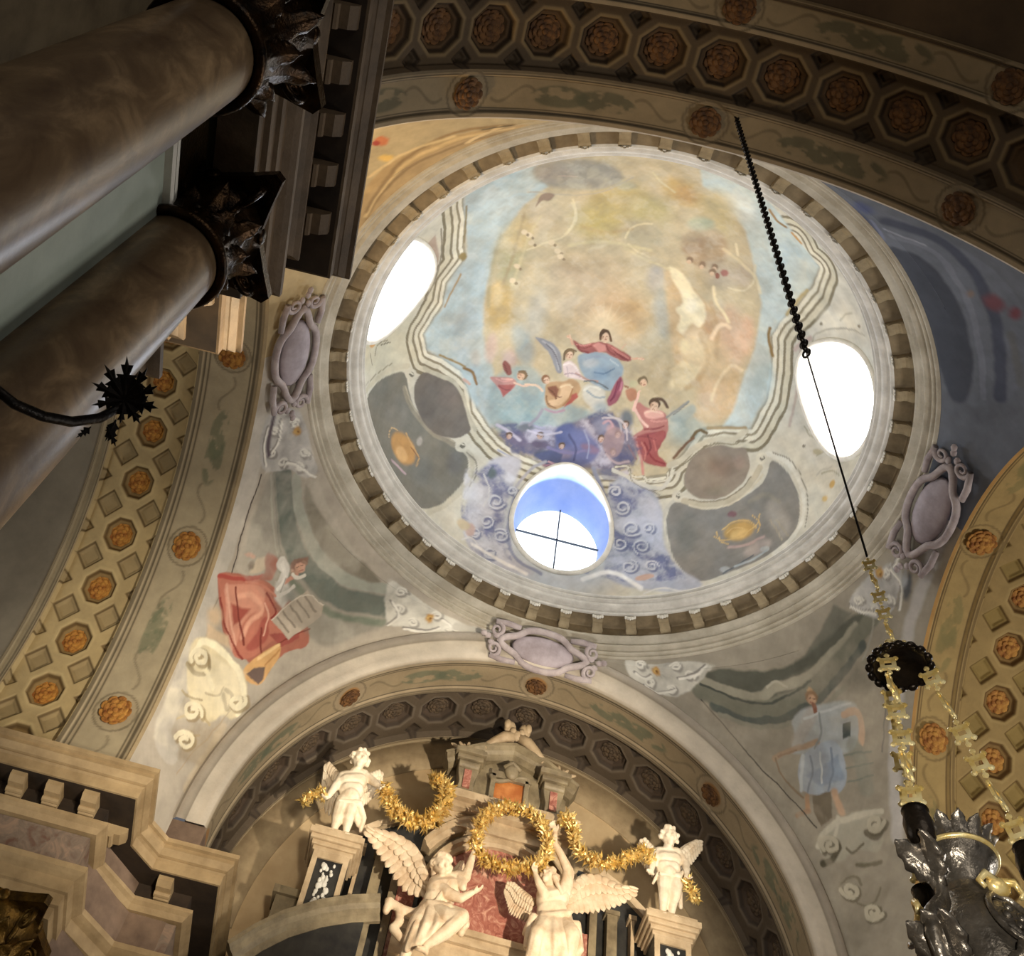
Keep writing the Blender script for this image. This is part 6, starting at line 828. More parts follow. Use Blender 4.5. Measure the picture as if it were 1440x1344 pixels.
'angel_right':[('c',(0.564,4.98,10.845),(0.588,4.98,10.782),0.07,0.09),('c',(0.476,4.97,10.725),(0.76,4.97,10.903),0.095,0.09),('c',(0.518,4.95,10.636),(0.691,4.95,10.732),0.135,0.13),('c',(0.528,4.95,10.514),(0.675,4.95,10.573),0.125,0.12),('c',(0.546,4.98,10.396),(0.747,4.98,10.46),0.15,0.145),('c',(0.777,4.97,10.937),(0.767,4.89,11.093),0.088,0.072),('c',(0.767,4.89,11.093),(0.648,4.85,11.259),0.072,0.055),('c',(0.648,4.85,11.259),(0.533,4.83,11.393),0.055,0.048),('c',(0.533,4.83,11.393),(0.542,4.83,11.536),0.048,0.035),('c',(0.541,4.83,11.546),(0.52,4.822,11.582),0.03,0.034),('c',(0.509,4.83,11.567),(0.475,4.824,11.606),0.022,0.018),('c',(0.539,4.818,11.582),(0.523,4.805,11.63),0.022,0.018),('c',(0.524,4.824,11.575),(0.497,4.814,11.621),0.024,0.02),('c',(0.469,4.826,11.603),(0.449,4.814,11.623),0.011,0.011),('c',(0.449,4.814,11.623),(0.435,4.789,11.631),0.011,0.009),('c',(0.488,4.819,11.613),(0.467,4.804,11.639),0.011,0.011),('c',(0.467,4.804,11.639),(0.45,4.774,11.649),0.011,0.009),('c',(0.509,4.81,11.623),(0.489,4.794,11.654),0.011,0.011),('c',(0.489,4.794,11.654),(0.47,4.761,11.665),0.011,0.009),('c',(0.53,4.802,11.634),(0.515,4.785,11.661),0.011,0.011),('c',(0.515,4.785,11.661),(0.499,4.757,11.671),0.011,0.009),('c',(0.556,4.816,11.576),(0.569,4.788,11.606),0.016,0.013),('c',(0.569,4.788,11.606),(0.556,4.766,11.634),0.013,0.011),('c',(0.465,4.95,10.689),(0.45,4.83,10.664),0.085,0.07),('c',(0.45,4.83,10.664),(0.366,4.79,10.752),0.07,0.05),('c',(0.366,4.79,10.752),(0.318,4.79,10.848),0.05,0.035),('c',(0.317,4.79,10.858),(0.309,4.79,10.897),0.03,0.034),('c',(0.295,4.782,10.886),(0.277,4.778,10.932),0.022,0.018),('c',(0.327,4.798,10.893),(0.326,4.802,10.941),0.022,0.018),('c',(0.311,4.79,10.889),(0.301,4.79,10.94),0.024,0.02),('c',(0.27,4.774,10.93),(0.265,4.764,10.957),0.011,0.011),('c',(0.265,4.764,10.957),(0.272,4.743,10.974),0.011,0.009),('c',(0.29,4.784,10.934),(0.286,4.775,10.968),0.011,0.011),('c',(0.286,4.775,10.968),(0.295,4.749,10.989),0.011,0.009),('c',(0.312,4.795,10.939),(0.31,4.787,10.976),0.011,0.011),('c',(0.31,4.787,10.976),(0.32,4.759,11.0),0.011,0.009),('c',(0.334,4.806,10.943),(0.336,4.8,10.976),0.011,0.011),('c',(0.336,4.8,10.976),(0.344,4.775,10.997),0.011,0.009),('c',(0.287,4.777,10.872),(0.26,4.752,10.89),0.016,0.013),('c',(0.26,4.752,10.89),(0.253,4.736,10.921),0.013,0.011),('c',(0.561,4.95,10.353),(0.426,4.75,10.037),0.15,0.12),('c',(0.426,4.75,10.037),(0.38,4.8,9.791),0.12,0.085),('c',(0.744,4.95,10.403),(0.833,4.73,10.124),0.15,0.125),('c',(0.833,4.73,10.124),(0.845,4.83,9.888),0.125,0.085),('e',(0.52,4.936,10.942),(0.109,0.117,0.123)),('c',(0.494,4.9,10.91),(0.463,4.857,10.868),0.086,0.047),('c',(0.46,4.854,10.991),(0.438,4.823,10.958),0.012,0.021),('c',(0.505,4.836,10.997),(0.429,4.891,10.996),0.017,0.017),('e',(0.496,4.833,10.975),(0.018,0.018,0.018)),('e',(0.429,4.882,10.974),(0.018,0.018,0.018)),('c',(0.466,4.824,10.917),(0.43,4.85,10.917),0.013,0.013),('e',(0.449,4.837,10.871),(0.026,0.026,0.026)),('e',(0.514,4.827,10.933),(0.035,0.035,0.035)),('e',(0.419,4.896,10.932),(0.035,0.035,0.035)),('e',(0.609,4.864,10.925),(0.021,0.021,0.031)),('e',(0.424,4.998,10.924),(0.021,0.021,0.031))],
'angel_right_hair':[('e',(0.533,4.953,10.95),(0.12,0.12,0.114)),('e',(0.632,4.885,10.906),(0.034,0.031,0.034)),('e',(0.56,4.92,11.06),(0.034,0.031,0.034)),('e',(0.509,4.954,11.065),(0.034,0.031,0.034)),('e',(0.486,5.057,10.946),(0.034,0.031,0.034)),('e',(0.64,4.898,10.959),(0.034,0.031,0.034)),('e',(0.447,4.958,11.042),(0.034,0.031,0.034)),('e',(0.454,5.04,10.911),(0.034,0.031,0.034)),('e',(0.613,4.853,10.912),(0.034,0.031,0.034)),('e',(0.548,4.947,11.063),(0.034,0.031,0.034)),('e',(0.629,4.919,10.877),(0.034,0.031,0.034)),('e',(0.481,5.054,10.919),(0.034,0.031,0.034)),('e',(0.573,5.036,10.885),(0.034,0.031,0.034)),('e',(0.579,4.95,11.051),(0.034,0.031,0.034)),('e',(0.496,5.012,11.038),(0.034,0.031,0.034)),('e',(0.41,4.993,10.908),(0.034,0.031,0.034)),('e',(0.574,4.864,11.031),(0.034,0.031,0.034)),('e',(0.48,4.983,11.051),(0.034,0.031,0.034)),('e',(0.447,4.993,11.026),(0.034,0.031,0.034)),('e',(0.497,5.05,10.988),(0.034,0.031,0.034)),('e',(0.628,4.998,10.922),(0.034,0.031,0.034)),('e',(0.448,5.039,10.957),(0.034,0.031,0.034)),('e',(0.481,4.893,11.054),(0.034,0.031,0.034)),('e',(0.612,4.946,11.026),(0.034,0.031,0.034)),('e',(0.579,5.043,10.969),(0.034,0.031,0.034)),('e',(0.511,4.901,11.062),(0.034,0.031,0.034)),('e',(0.504,5.047,10.997),(0.034,0.031,0.034)),('e',(0.546,4.865,11.043),(0.034,0.031,0.034)),('e',(0.644,4.95,10.958),(0.034,0.031,0.034)),('e',(0.634,4.891,10.973),(0.034,0.031,0.034)),('e',(0.494,5.045,10.998),(0.034,0.031,0.034)),('e',(0.591,4.831,10.919),(0.034,0.031,0.034)),('e',(0.552,4.872,11.046),(0.034,0.031,0.034)),('e',(0.582,4.998,10.849),(0.034,0.031,0.034)),('e',(0.645,4.928,10.958),(0.034,0.031,0.034))],
'angel_right_drape':[('c',(0.481,4.85,10.38),(0.391,4.75,10.027),0.05,0.055),('c',(0.391,4.75,10.027),(0.334,4.8,9.718),0.055,0.05),('c',(0.512,4.85,10.389),(0.47,4.76,10.055),0.05,0.055),('c',(0.47,4.76,10.055),(0.412,4.8,9.739),0.055,0.05),('c',(0.544,4.85,10.397),(0.469,4.694,10.013),0.05,0.055),('c',(0.469,4.694,10.013),(0.49,4.8,9.76),0.055,0.05),('c',(0.576,4.85,10.406),(0.552,4.717,10.049),0.05,0.055),('c',(0.552,4.717,10.049),(0.569,4.8,9.78),0.055,0.05),('c',(0.608,4.85,10.415),(0.622,4.67,10.039),0.05,0.055),('c',(0.622,4.67,10.039),(0.648,4.8,9.801),0.055,0.05),('c',(0.64,4.85,10.423),(0.639,4.715,10.072),0.05,0.055),('c',(0.639,4.715,10.072),(0.726,4.8,9.822),0.055,0.05),('c',(0.672,4.85,10.432),(0.715,4.692,10.078),0.05,0.055),('c',(0.715,4.692,10.078),(0.806,4.8,9.843),0.055,0.05),('c',(0.705,4.85,10.441),(0.804,4.757,10.142),0.05,0.055),('c',(0.804,4.757,10.142),(0.885,4.8,9.863),0.055,0.05),('c',(0.737,4.85,10.45),(0.812,4.747,10.138),0.05,0.055),('c',(0.812,4.747,10.138),(0.964,4.8,9.884),0.055,0.05),('c',(0.479,4.83,10.348),(0.79,4.75,10.419),0.045,0.045),('c',(0.54,4.83,10.29),(0.909,4.75,10.303),0.05,0.05),('c',(0.925,4.83,10.357),(0.964,4.75,10.002),0.05,0.05),('c',(0.77,4.83,10.315),(0.673,4.75,10.013),0.05,0.05),('c',(0.687,4.83,10.066),(0.742,4.75,9.813),0.05,0.05),('c',(0.753,4.9,11.055),(0.701,4.87,10.741),0.055,0.05),('c',(0.816,4.93,11.093),(0.783,4.91,10.79),0.05,0.05),('c',(0.563,4.83,10.913),(0.694,4.83,10.712),0.03,0.03),('c',(0.328,4.9,10.24),(0.32,4.9,9.967),0.05,0.05),('c',(0.364,4.9,10.343),(0.284,4.95,10.15),0.06,0.04)],
'wing_ar':([(0.788,5.07,10.838),(0.889,5.11,11.073),(1.026,5.15,11.261),(1.242,5.15,11.311),(1.474,5.11,11.205),(1.745,5.05,11.189)],[(0.846,5.05,10.627),(0.991,5.07,10.679),(1.155,5.09,10.746),(1.325,5.09,10.822),(1.558,5.07,10.951),(1.721,5.03,11.109)]),
'wing_ar2':([(0.394,5.1,10.671),(0.219,5.17,10.826),(0.098,5.21,10.93),(0.006,5.23,10.918)],[(0.312,5.13,10.419),(0.174,5.17,10.464),(0.099,5.21,10.517),(-0.007,5.23,10.784)]),
'garland_left':[(-1.934,4.86,11.592),(-1.809,4.95,11.47),(-1.676,5.0,11.367),(-1.496,5.02,11.302),(-1.294,5.04,11.321),(-1.15,5.06,11.433),(-1.057,5.08,11.61),(-1.023,5.1,11.843),(-1.02,5.12,12.024),(-1.165,5.14,12.14),(-1.282,5.14,12.081)],
'garland_left_tail':[(-2.628,4.85,11.205),(-2.76,4.85,11.244),(-2.822,4.85,11.181),(-2.877,4.85,11.097),(-2.917,4.86,11.005)],
'garland_right':[(0.603,5.0,11.901),(0.747,5.02,11.981),(0.821,5.02,11.799),(0.85,5.0,11.595),(0.975,4.98,11.444),(1.153,4.96,11.375),(1.327,4.94,11.389),(1.519,4.92,11.472),(1.693,4.9,11.592),(1.828,4.88,11.681),(1.903,4.86,11.517)],
'garland_right_tail':[(2.389,4.9,11.431),(2.444,4.9,11.323),(2.499,4.9,11.237),(2.534,4.9,11.147)],
'wreath':[(-0.509,4.86,11.041),(-0.524,4.86,11.271),(-0.469,4.86,11.506),(-0.322,4.86,11.695),(-0.119,4.86,11.789),(0.13,4.86,11.771),(0.344,4.86,11.677),(0.444,4.86,11.464),(0.448,4.86,11.189),(0.355,4.86,11.028),(0.18,4.86,10.928),(-0.038,4.86,10.886),(-0.232,4.86,10.883),(-0.393,4.86,10.919)],
'bracket_arm':[[-3.47,-5.522,4.727],[-3.4,-5.423,4.773],[-3.32,-5.346,4.839],[-3.26,-5.262,4.953],[-3.2,-5.215,5.08],[-3.18,-5.19,5.203],[-3.16,-5.226,5.232]],
'bracket_tip':[-3.16,-5.235,5.218],
'bracket_x':(0.0,0.226,0.361),
'bracket_y':(0.0,-0.163,-0.017),
'bracket_drop':[[-3.16,-5.174,5.151],[-3.17,-5.176,5.087],[-3.2,-5.22,5.006]],
'lamp_az':[225,345,465]}

# ------------------------------------------------------------------ helpers
def lin(h):
    c = [int(h[i:i+2], 16)/255 for i in (0, 2, 4)]
    return tuple(x/12.92 if x <= .04045 else ((x+.055)/1.055)**2.4 for x in c)

def tag(o, label=None, cat=None, group=None, kind=None):
    if label: o['label'] = label
    if cat: o['category'] = cat
    if group: o['group'] = group
    if kind: o['kind'] = kind
    return o

def empty(name, loc=(0, 0, 0), rot=(0, 0, 0)):
    o = bpy.data.objects.new(name, None); o.empty_display_size = .2
    o.location = loc; o.rotation_euler = rot; COL.objects.link(o); return o

def link(name, me, mat=None, parent=None, smooth=False):
    if mat is not None and not me.materials: me.materials.append(mat)
    if smooth and len(me.polygons): me.polygons.foreach_set('use_smooth', [True]*len(me.polygons))
    o = bpy.data.objects.new(name, me); COL.objects.link(o)
    if parent is not None: o.parent = parent
    return o

def ref(src, name, parent, M):
    o = src.copy(); o.name = name; COL.objects.link(o); o.parent = parent; o.matrix_local = M; return o

class MB:
    """collects shapes into one mesh"""
    def __init__(s): s.v = []; s.f = []
    def add(s, v, f, M=None):
        b = len(s.v)
        s.v += [tuple(M @ Vector(p)) if M is not None else tuple(p) for p in v]
        s.f += [tuple(i+b for i in q) for q in f]; return s
    def box(s, x0, x1, y0, y1, z0, z1, M=None):
        v = [(x, y, z) for z in (z0, z1) for x, y in ((x0, y0), (x1, y0), (x1, y1), (x0, y1))]
        return s.add(v, [(3, 2, 1, 0), (4, 5, 6, 7), (0, 1, 5, 4), (1, 2, 6, 5), (2, 3, 7, 6), (3, 0, 4, 7)], M)
    def prism(s, poly, h0, h1, M=None):
        n = len(poly)
        v = [(x, y, h0) for x, y in poly]+[(x, y, h1) for x, y in poly]
        f = [tuple(range(n))[::-1], tuple(range(n, 2*n))]+[(i, (i+1) % n, n+(i+1) % n, n+i) for i in range(n)]
        return s.add(v, f, M)
    def lathe(s, prof, n=48, M=None, cap=True, a0=0, a1=2*PI):
        full = abs(a1-a0-2*PI) < 1e-6; m = n if full else n+1
        v = [(r*math.cos(a0+(a1-a0)*i/n), r*math.sin(a0+(a1-a0)*i/n), z) for r, z in prof for i in range(m)]
        f = []
        for k in range(len(prof)-1):
            for i in range(n):
                j = (i+1) % m; f.append((k*m+i, k*m+j, (k+1)*m+j, (k+1)*m+i))
        if cap and full: f += [tuple(range(m))[::-1], tuple((len(prof)-1)*m+i for i in range(m))]
        return s.add(v, f, M)
    def ell(s, c, r, nu=10, nv=7, M=None):
        v = [(c[0], c[1], c[2]-r[2])]; f = []
        for j in range(1, nv):
            t = -PI/2+PI*j/nv
            for i in range(nu):
                a = 2*PI*i/nu; v.append((c[0]+r[0]*math.cos(t)*math.cos(a), c[1]+r[1]*math.cos(t)*math.sin(a), c[2]+r[2]*math.sin(t)))
        v.append((c[0], c[1], c[2]+r[2])); L = len(v)-1
        for i in range(nu):
            k = (i+1) % nu
            f.append((0, 1+k, 1+i)); f.append((L, L-nu+i, L-nu+k))
            for j in range(nv-2): f.append((1+j*nu+i, 1+j*nu+k, 1+(j+1)*nu+k, 1+(j+1)*nu+i))
        return s.add(v, f, M)
    def tube(s, pts, rad, n=8, closed=False, M=None, flat=1.0):
        P = [Vector(p) for p in pts]; m = len(P)
        R = rad if isinstance(rad, (list, tuple)) else [rad]*m
        v = []; f = []; up = None
        for i, p in enumerate(P):
            if closed: d = P[(i+1) % m]-P[i-1]
            else: d = P[min(i+1, m-1)]-P[max(i-1, 0)]
            d.normalize()
            if up is None:
                up = Vector((0, 0, 1)) if abs(d.z) < .9 else Vector((1, 0, 0))
            x = (up-d*up.dot(d)).normalized(); up = x; y = d.cross(x)
            for k in range(n):
                a = 2*PI*k/n; v.append(p+x*(R[i]*math.cos(a))+y*(R[i]*flat*math.sin(a)))
        for i in range(m if closed else m-1):
            j = (i+1) % m
            for k in range(n): f.append((i*n+k, i*n+(k+1) % n, j*n+(k+1) % n, j*n+k))
        if not closed: f += [tuple(range(n))[::-1], tuple((m-1)*n+k for k in range(n))]
        return s.add(v, f, M)
    def cone(s, p, q, r0, r1, n=10):
        p, q = Vector(p), Vector(q); d = q-p; L = d.length
        if L < 1e-5: return s.ell(p, (r0, r0, r0))
        d /= L; pts = []; rr = []
        for k in range(5):
            t = PI/2*(1-k/4); pts.append(p-d*(r0*math.sin(t))); rr.append(max(r0*math.cos(t), 1e-4))
        for k in range(5):
            t = PI/2*k/4; pts.append(q+d*(r1*math.sin(t))); rr.append(max(r1*math.cos(t), 1e-4))
        return s.tube(pts, rr, n)
    def build(s, name, mat=None, parent=None, smooth=False, bevel=0):
        me = bpy.data.meshes.new(name); me.from_pydata(s.v, [], s.f); me.update()
        o = link(name, me, mat, parent, smooth)
        if bevel:
            b = o.modifiers.new('bevel', 'BEVEL'); b.width = bevel; b.segments = 2; b.limit_method = 'ANGLE'
        return o

def fix_normals(o):
    bm = bmesh.new(); bm.from_mesh(o.data); bmesh.ops.recalc_face_normals(bm, faces=bm.faces); bm.to_mesh(o.data); bm.free(); return o

def grid(name, P, colors=None, mask=None, mat=None, parent=None, wrap=False, smooth=True, flip=False):
    """P: (n,m,3) array -> one smooth mesh, optional vertex colours and a face mask"""
    n, m = P.shape[:2]
    idx = np.arange(n*m).reshape(n, m)
    if wrap: idx = np.concatenate([idx, idx[:, :1]], 1)
    q = np.stack([idx[:-1, :-1], idx[:-1, 1:], idx[1:, 1:], idx[1:, :-1]], -1)
    if mask is not None: q = q[mask]
    q = q.reshape(-1, 4)
    if flip: q = q[:, ::-1]
    me = bpy.data.meshes.new(name)
    me.vertices.add(n*m); me.vertices.foreach_set('co', P.reshape(-1).astype(np.float32))
    me.loops.add(q.size); me.loops.foreach_set('vertex_index', q.reshape(-1).astype(np.int32))
    me.polygons.add(len(q)); me.polygons.foreach_set('loop_start', np.arange(0, q.size, 4, dtype=np.int32))
    me.update(calc_edges=True); me.validate()
    if colors is not None:
        ca = me.color_attributes.new('Col', 'FLOAT_COLOR', 'POINT')
        c4 = np.ones((n*m, 4), np.float32); c4[:, :3] = colors.reshape(-1, 3); ca.data.foreach_set('color', c4.reshape(-1))
    return link(name, me, mat, parent, smooth)

def fbm(U, f, seed, octs=4):
    """cheap band limited noise, about -1..1"""
    r = np.random.RandomState(seed); o = np.zeros(len(U)); a = 1.0; t = 0
    for k in range(octs):
        for j in range(5):
            th = r.rand()*2*PI; w = f*(.7+.6*r.rand())
            o += a*np.sin(U[:, 0]*math.cos(th)*w+U[:, 1]*math.sin(th)*w+r.rand()*7+1.3*np.sin(U[:, 0]*w*.6*math.sin(th)-U[:, 1]*w*.55+r.rand()*7))
        t += a*2.2; a *= .55; f *= 2.1
    return o/t
def warp(U, amp, f, seed): return U+amp*np.stack([fbm(U, f, seed), fbm(U, f, seed+1)], -1)
def chaikin(A, closed, it):
    for _i in range(it):
        B = np.roll(A, -1, 0) if closed else A[1:]
        A0 = A if closed else A[:-1]
        Q = np.stack([A0*.78+B*.22, A0*.22+B*.78], 1).reshape(-1, 2)
        A = Q if closed else np.concatenate([A[:1], Q, A[-1:]])
    return A

def rasterize(text, U, C, m):
    """lays the fresco strokes (surface coordinates, stored as integers times m) over the vertex colours"""
    for row in text.strip().split('\n'):
        q = row.split(); kind = q[0]; w = 0
        if kind == 'c': col, col2 = q[1:3]; fr, soft, al = float(q[3])/100, float(q[4])/m, float(q[5])/100; A = q[6:]
        elif kind == 'p': col = q[1]; soft, al = float(q[2])/m, float(q[3])/100; A = q[4:]
        else: col = q[1]; w, soft, al = float(q[2])/m, float(q[3])/m, float(q[4])/100; A = q[5:]
        A = np.array(A, np.float64).reshape(-1, 2)/m; soft = max(soft, 1e-4)
        if len(A) < 2: continue
        area = kind != 'l'; pad = soft+w/2
        if kind == 'p' and 5 < len(A) < 19 or kind == 'l' and 2 < len(A) < 30: A = chaikin(A, area, 2)
        lo, hi = A.min(0)-pad, A.max(0)+pad
        k = np.nonzero((U[:, 0] > lo[0]) & (U[:, 0] < hi[0]) & (U[:, 1] > lo[1]) & (U[:, 1] < hi[1]))[0]
        if len(k) == 0: continue
        X = U[k]; d2 = np.full(len(k), 1e9); ins = np.zeros(len(k), bool); n = len(A)
        for i in range(n if area else n-1):
            a = A[i]; b = A[(i+1) % n]; e = b-a; L = e@e
            t = np.clip(((X-a)@e)/L, 0, 1) if L > 1e-12 else np.zeros(len(k))
            d2 = np.minimum(d2, ((X-a-t[:, None]*e)**2).sum(1))
            if area and abs(e[1]) > 1e-9:
                ins ^= ((a[1] > X[:, 1]) != (b[1] > X[:, 1])) & (X[:, 0] < a[0]+(X[:, 1]-a[1])*e[0]/e[1])
        d = np.sqrt(d2)
        o = np.clip(.5+np.where(ins, d, -d)/soft, 0, 1) if area else np.clip((w/2+soft/2-d)/soft, 0, 1)
        o = (o*o*(3-2*o)*al)[:, None]
        if kind == 'c':                         # painted clouds or scrolled grisaille: soft light and dark patches
            nz = fbm(warp(X, 1.2*m/10/(m/10)**2/fr, .35*m/10*fr, 9), .22*m/10*fr, 17, 5)*1.7
            nz = np.clip(nz, -1, 1)[:, None]
            C[k] = C[k]*(1-o*np.abs(nz))+np.where(nz > 0, np.array(lin(col)), np.array(lin(col2)))*o*np.abs(nz)
        else: C[k] = C[k]*(1-o)+np.array(lin(col))*o
    return C

# ------------------------------------------------------------------ materials
def new_mat(name):
    m = bpy.data.materials.new(name); m.use_nodes = True
    return m, m.node_tree, m.node_tree.nodes['Principled BSDF']

def vmat(name, rough=.75, amt=.18, scale=3.0, bump=.0, bscale=40):
    m, t, b = new_mat(name); N = t.nodes; L = t.links
    a = N.new('ShaderNodeVertexColor'); a.layer_name = 'Col'
    tc = N.new('ShaderNodeTexCoord')
    n1 = N.new('ShaderNodeTexNoise'); n1.inputs['Scale'].default_value = scale; n1.inputs['Detail'].default_value = 9; n1.inputs['Roughness'].default_value = .65
    L.new(tc.outputs['Object'], n1.inputs['Vector'])
    mr = N.new('ShaderNodeMapRange'); mr.inputs['From Min'].default_value = .25; mr.inputs['From Max'].default_value = .75
    mr.inputs['To Min'].default_value = 1-amt; mr.inputs['To Max'].default_value = 1+amt
    L.new(n1.outputs['Fac'], mr.inputs['Value'])
    mx = N.new('ShaderNodeVectorMath'); mx.operation = 'SCALE'
    L.new(a.outputs['Color'], mx.inputs[0]); L.new(mr.outputs['Result'], mx.inputs['Scale']); L.new(mx.outputs['Vector'], b.inputs['Base Color'])
    b.inputs['Roughness'].default_value = rough; b.inputs['Specular IOR Level'].default_value = .25
    if bump:
        n2 = N.new('ShaderNodeTexNoise'); n2.inputs['Scale'].default_value = bscale; n2.inputs['Detail'].default_value = 6
        L.new(tc.outputs['Object'], n2.inputs['Vector'])
        bp = N.new('ShaderNodeBump'); bp.inputs['Strength'].default_value = bump; bp.inputs['Distance'].default_value = .02
        L.new(n2.outputs['Fac'], bp.inputs['Height']); L.new(bp.outputs['Normal'], b.inputs['Normal'])
    return m

def smat(name, c1, c2=None, rough=.6, metal=0, scale=4, bump=0, bscale=30, lo=.35, hi=.65, c3=None, distort=0, spec=.4, stretch=None):
    m, t, b = new_mat(name); N = t.nodes; L = t.links
    tc = N.new('ShaderNodeTexCoord'); src = tc.outputs['Object']
    if stretch:
        mp = N.new('ShaderNodeMapping'); mp.inputs['Scale'].default_value = stretch; L.new(src, mp.inputs['Vector']); src = mp.outputs['Vector']
    n1 = N.new('ShaderNodeTexNoise'); n1.inputs['Scale'].default_value = scale; n1.inputs['Detail'].default_value = 10; n1.inputs['Roughness'].default_value = .62; n1.inputs['Distortion'].default_value = distort
    L.new(src, n1.inputs['Vector'])
    r = N.new('ShaderNodeValToRGB'); r.color_ramp.elements[0].position = lo; r.color_ramp.elements[1].position = hi
    r.color_ramp.elements[0].color = (*lin(c1), 1); r.color_ramp.elements[1].color = (*lin(c2 or c1), 1)
    if c3:
        e = r.color_ramp.elements.new((lo+hi)/2); e.color = (*lin(c3), 1)
    L.new(n1.outputs['Fac'], r.inputs['Fac']); L.new(r.outputs['Color'], b.inputs['Base Color'])
    b.inputs['Roughness'].default_value = rough; b.inputs['Metallic'].default_value = metal; b.inputs['Specular IOR Level'].default_value = spec
    if bump:
        n2 = N.new('ShaderNodeTexNoise'); n2.inputs['Scale'].default_value = bscale; n2.inputs['Detail'].default_value = 5
        L.new(src, n2.inputs['Vector'])
        bp = N.new('ShaderNodeBump'); bp.inputs['Strength'].default_value = bump; bp.inputs['Distance'].default_value = .02
        L.new(n2.outputs['Fac'], bp.inputs['Height']); L.new(bp.outputs['Normal'], b.inputs['Normal'])
    return m

def emit(name, col, strength, pattern=None):
    m = bpy.data.materials.new(name); m.use_nodes = True; t = m.node_tree; t.nodes.clear()
    o = t.nodes.new('ShaderNodeOutputMaterial'); e = t.nodes.new('ShaderNodeEmission')
    e.inputs['Color'].default_value = (*col, 1); e.inputs['Strength'].default_value = strength
    t.links.new(e.outputs[0], o.inputs[0]); return m

M_FRESCO = vmat('fresco_plaster', .85, .07, 1.6)
M_PEND = vmat('pendentive_fresco', .85, .14, 2.2)
M_ARCH = vmat('painted_arch_plaster', .8, .2, 2.5, .25, 25)
M_LIP = smat('white_cornice_stucco', 'bdbab3', 'dedbd4', .6, 0, 3, .2, 60)
M_ARCHITRAVE = smat('grey_cornice_stucco', 'a39b8a', 'c4bdad', .7, 0, 2.5, .2, 40)
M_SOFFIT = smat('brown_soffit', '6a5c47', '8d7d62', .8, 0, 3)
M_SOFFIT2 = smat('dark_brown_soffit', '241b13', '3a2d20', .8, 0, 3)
M_MODIL = smat('brown_modillion', '7b6d55', 'a09174', .75, 0, 5, .3, 40)
M_WHITE = smat('white_stucco', 'cdc9bf', 'e2dfd6', .65, 0, 6)
M_ROS = smat('ochre_rosette', '7d481e', 'b5843e', .85, 0, 12, .4, 60)
M_ROS2 = smat('orange_rosette', '8f5524', 'c48f42', .85, 0, 10, .3, 60)
M_MARBLE = smat('brown_red_marble', '4a3828', '8e7658', .36, 0, 4.2, .05, 60, .3, .72, '64513b', .6, .45, (1, 1, .7))
M_BRONZE = smat('dark_gilt_bronze', '0d0906', '3a2610', .28, .8, 9, .3, 50)
M_DULLGILT = smat('dull_gilding', '3a2a10', '6b5020', .4, .8, 8, .3, 50)
M_GREEN = smat('green_grey_wall', '8b958a', 'a3aca0', .55, 0, 1.5, .05, 40)
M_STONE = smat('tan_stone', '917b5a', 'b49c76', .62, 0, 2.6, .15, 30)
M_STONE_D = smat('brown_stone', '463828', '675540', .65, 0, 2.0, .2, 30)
M_FRIEZE = smat('pink_marble_frieze', '6d5246', '97806e', .45, 0, 5, .05, 30, c3='7d6f63', distort=1.2)
M_PIER = smat('pier_plaster', '655346', '8a7462', .7, 0, 2.6, .1, 30)
M_STATUE = smat('ivory_stucco', 'c4a888', 'e2d0b4', .55, 0, 5, .12, 60)
M_STATUE_W = smat('white_putto_stucco', 'd2bea2', 'eee2cc', .55, 0, 5, .12, 60)
M_GOLD = smat('gold_leaf', 'c9a24c', 'f7df9c', .36, .55, 10, .2, 60)
M_GOLDL = smat('pale_gold', 'd8b45a', 'fff0b8', .3, .5, 10, .1, 60)
M_CREAM = smat('cream_altar_stone', 'a08a6c', 'c4ae8e', .55, 0, 3.5, .15, 40)
M_GREYST = smat('grey_altar_stone', '6c5f4a', '96886c', .5, 0, 4, .15, 40)
M_SLATE = smat('dark_slate_marble', '1f1f20', '3a3834', .35, 0, 4, .05, 30)
M_RED = smat('red_breccia_marble', '84483c', 'cda28a', .35, 0, 6, .05, 30, .32, .68, 'a4695a', 2.5)
M_ORANGE = smat('orange_marble_panel', 'a8602e', 'd08c50', .4, 0, 4, .05, 30)
M_IRON = smat('black_wrought_iron', '0c0a08', '1e1812', .4, .7, 10, .3, 60)
M_SILVER = smat('tarnished_silver', '4c463e', '9a9184', .28, .8, 7, .3, 40)
M_LAMPDARK = smat('dark_lamp_metal', '15110d', '332b23', .3, .7, 9, .2, 40)
M_CART = smat('mauve_cartouche_stucco', '8b7f80', 'b1a6a6', .7, 0, 4, .2, 40)
M_CART_D = smat('grey_violet_boss', '857a7e', 'a79da4', .6, 0, 3)
M_TANWALL = smat('tan_lunette_plaster', 'a58c68', 'bfa884', .8, 0, 1.2, .05, 20)
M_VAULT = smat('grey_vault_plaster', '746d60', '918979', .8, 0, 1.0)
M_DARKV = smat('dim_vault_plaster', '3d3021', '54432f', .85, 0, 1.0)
M_FLOOR = smat('stone_floor', '6f6252', '8a7a66', .5, 0, 1)
M_REVEAL = smat('sky_tinted_reveal', '86a0e0', '9db2e8', .7, 0, 2)  # blue skylight on white plaster, put into the base colour
M_LEAD = smat('window_bar', '3a4450', '4a5460', .6, .2, 5)
M_PANE = emit('daylight_glass', (.88, .94, 1.0), 2.6)
M_PANE_R = emit('sunlit_glass', (1.0, .99, .97), 5.0)

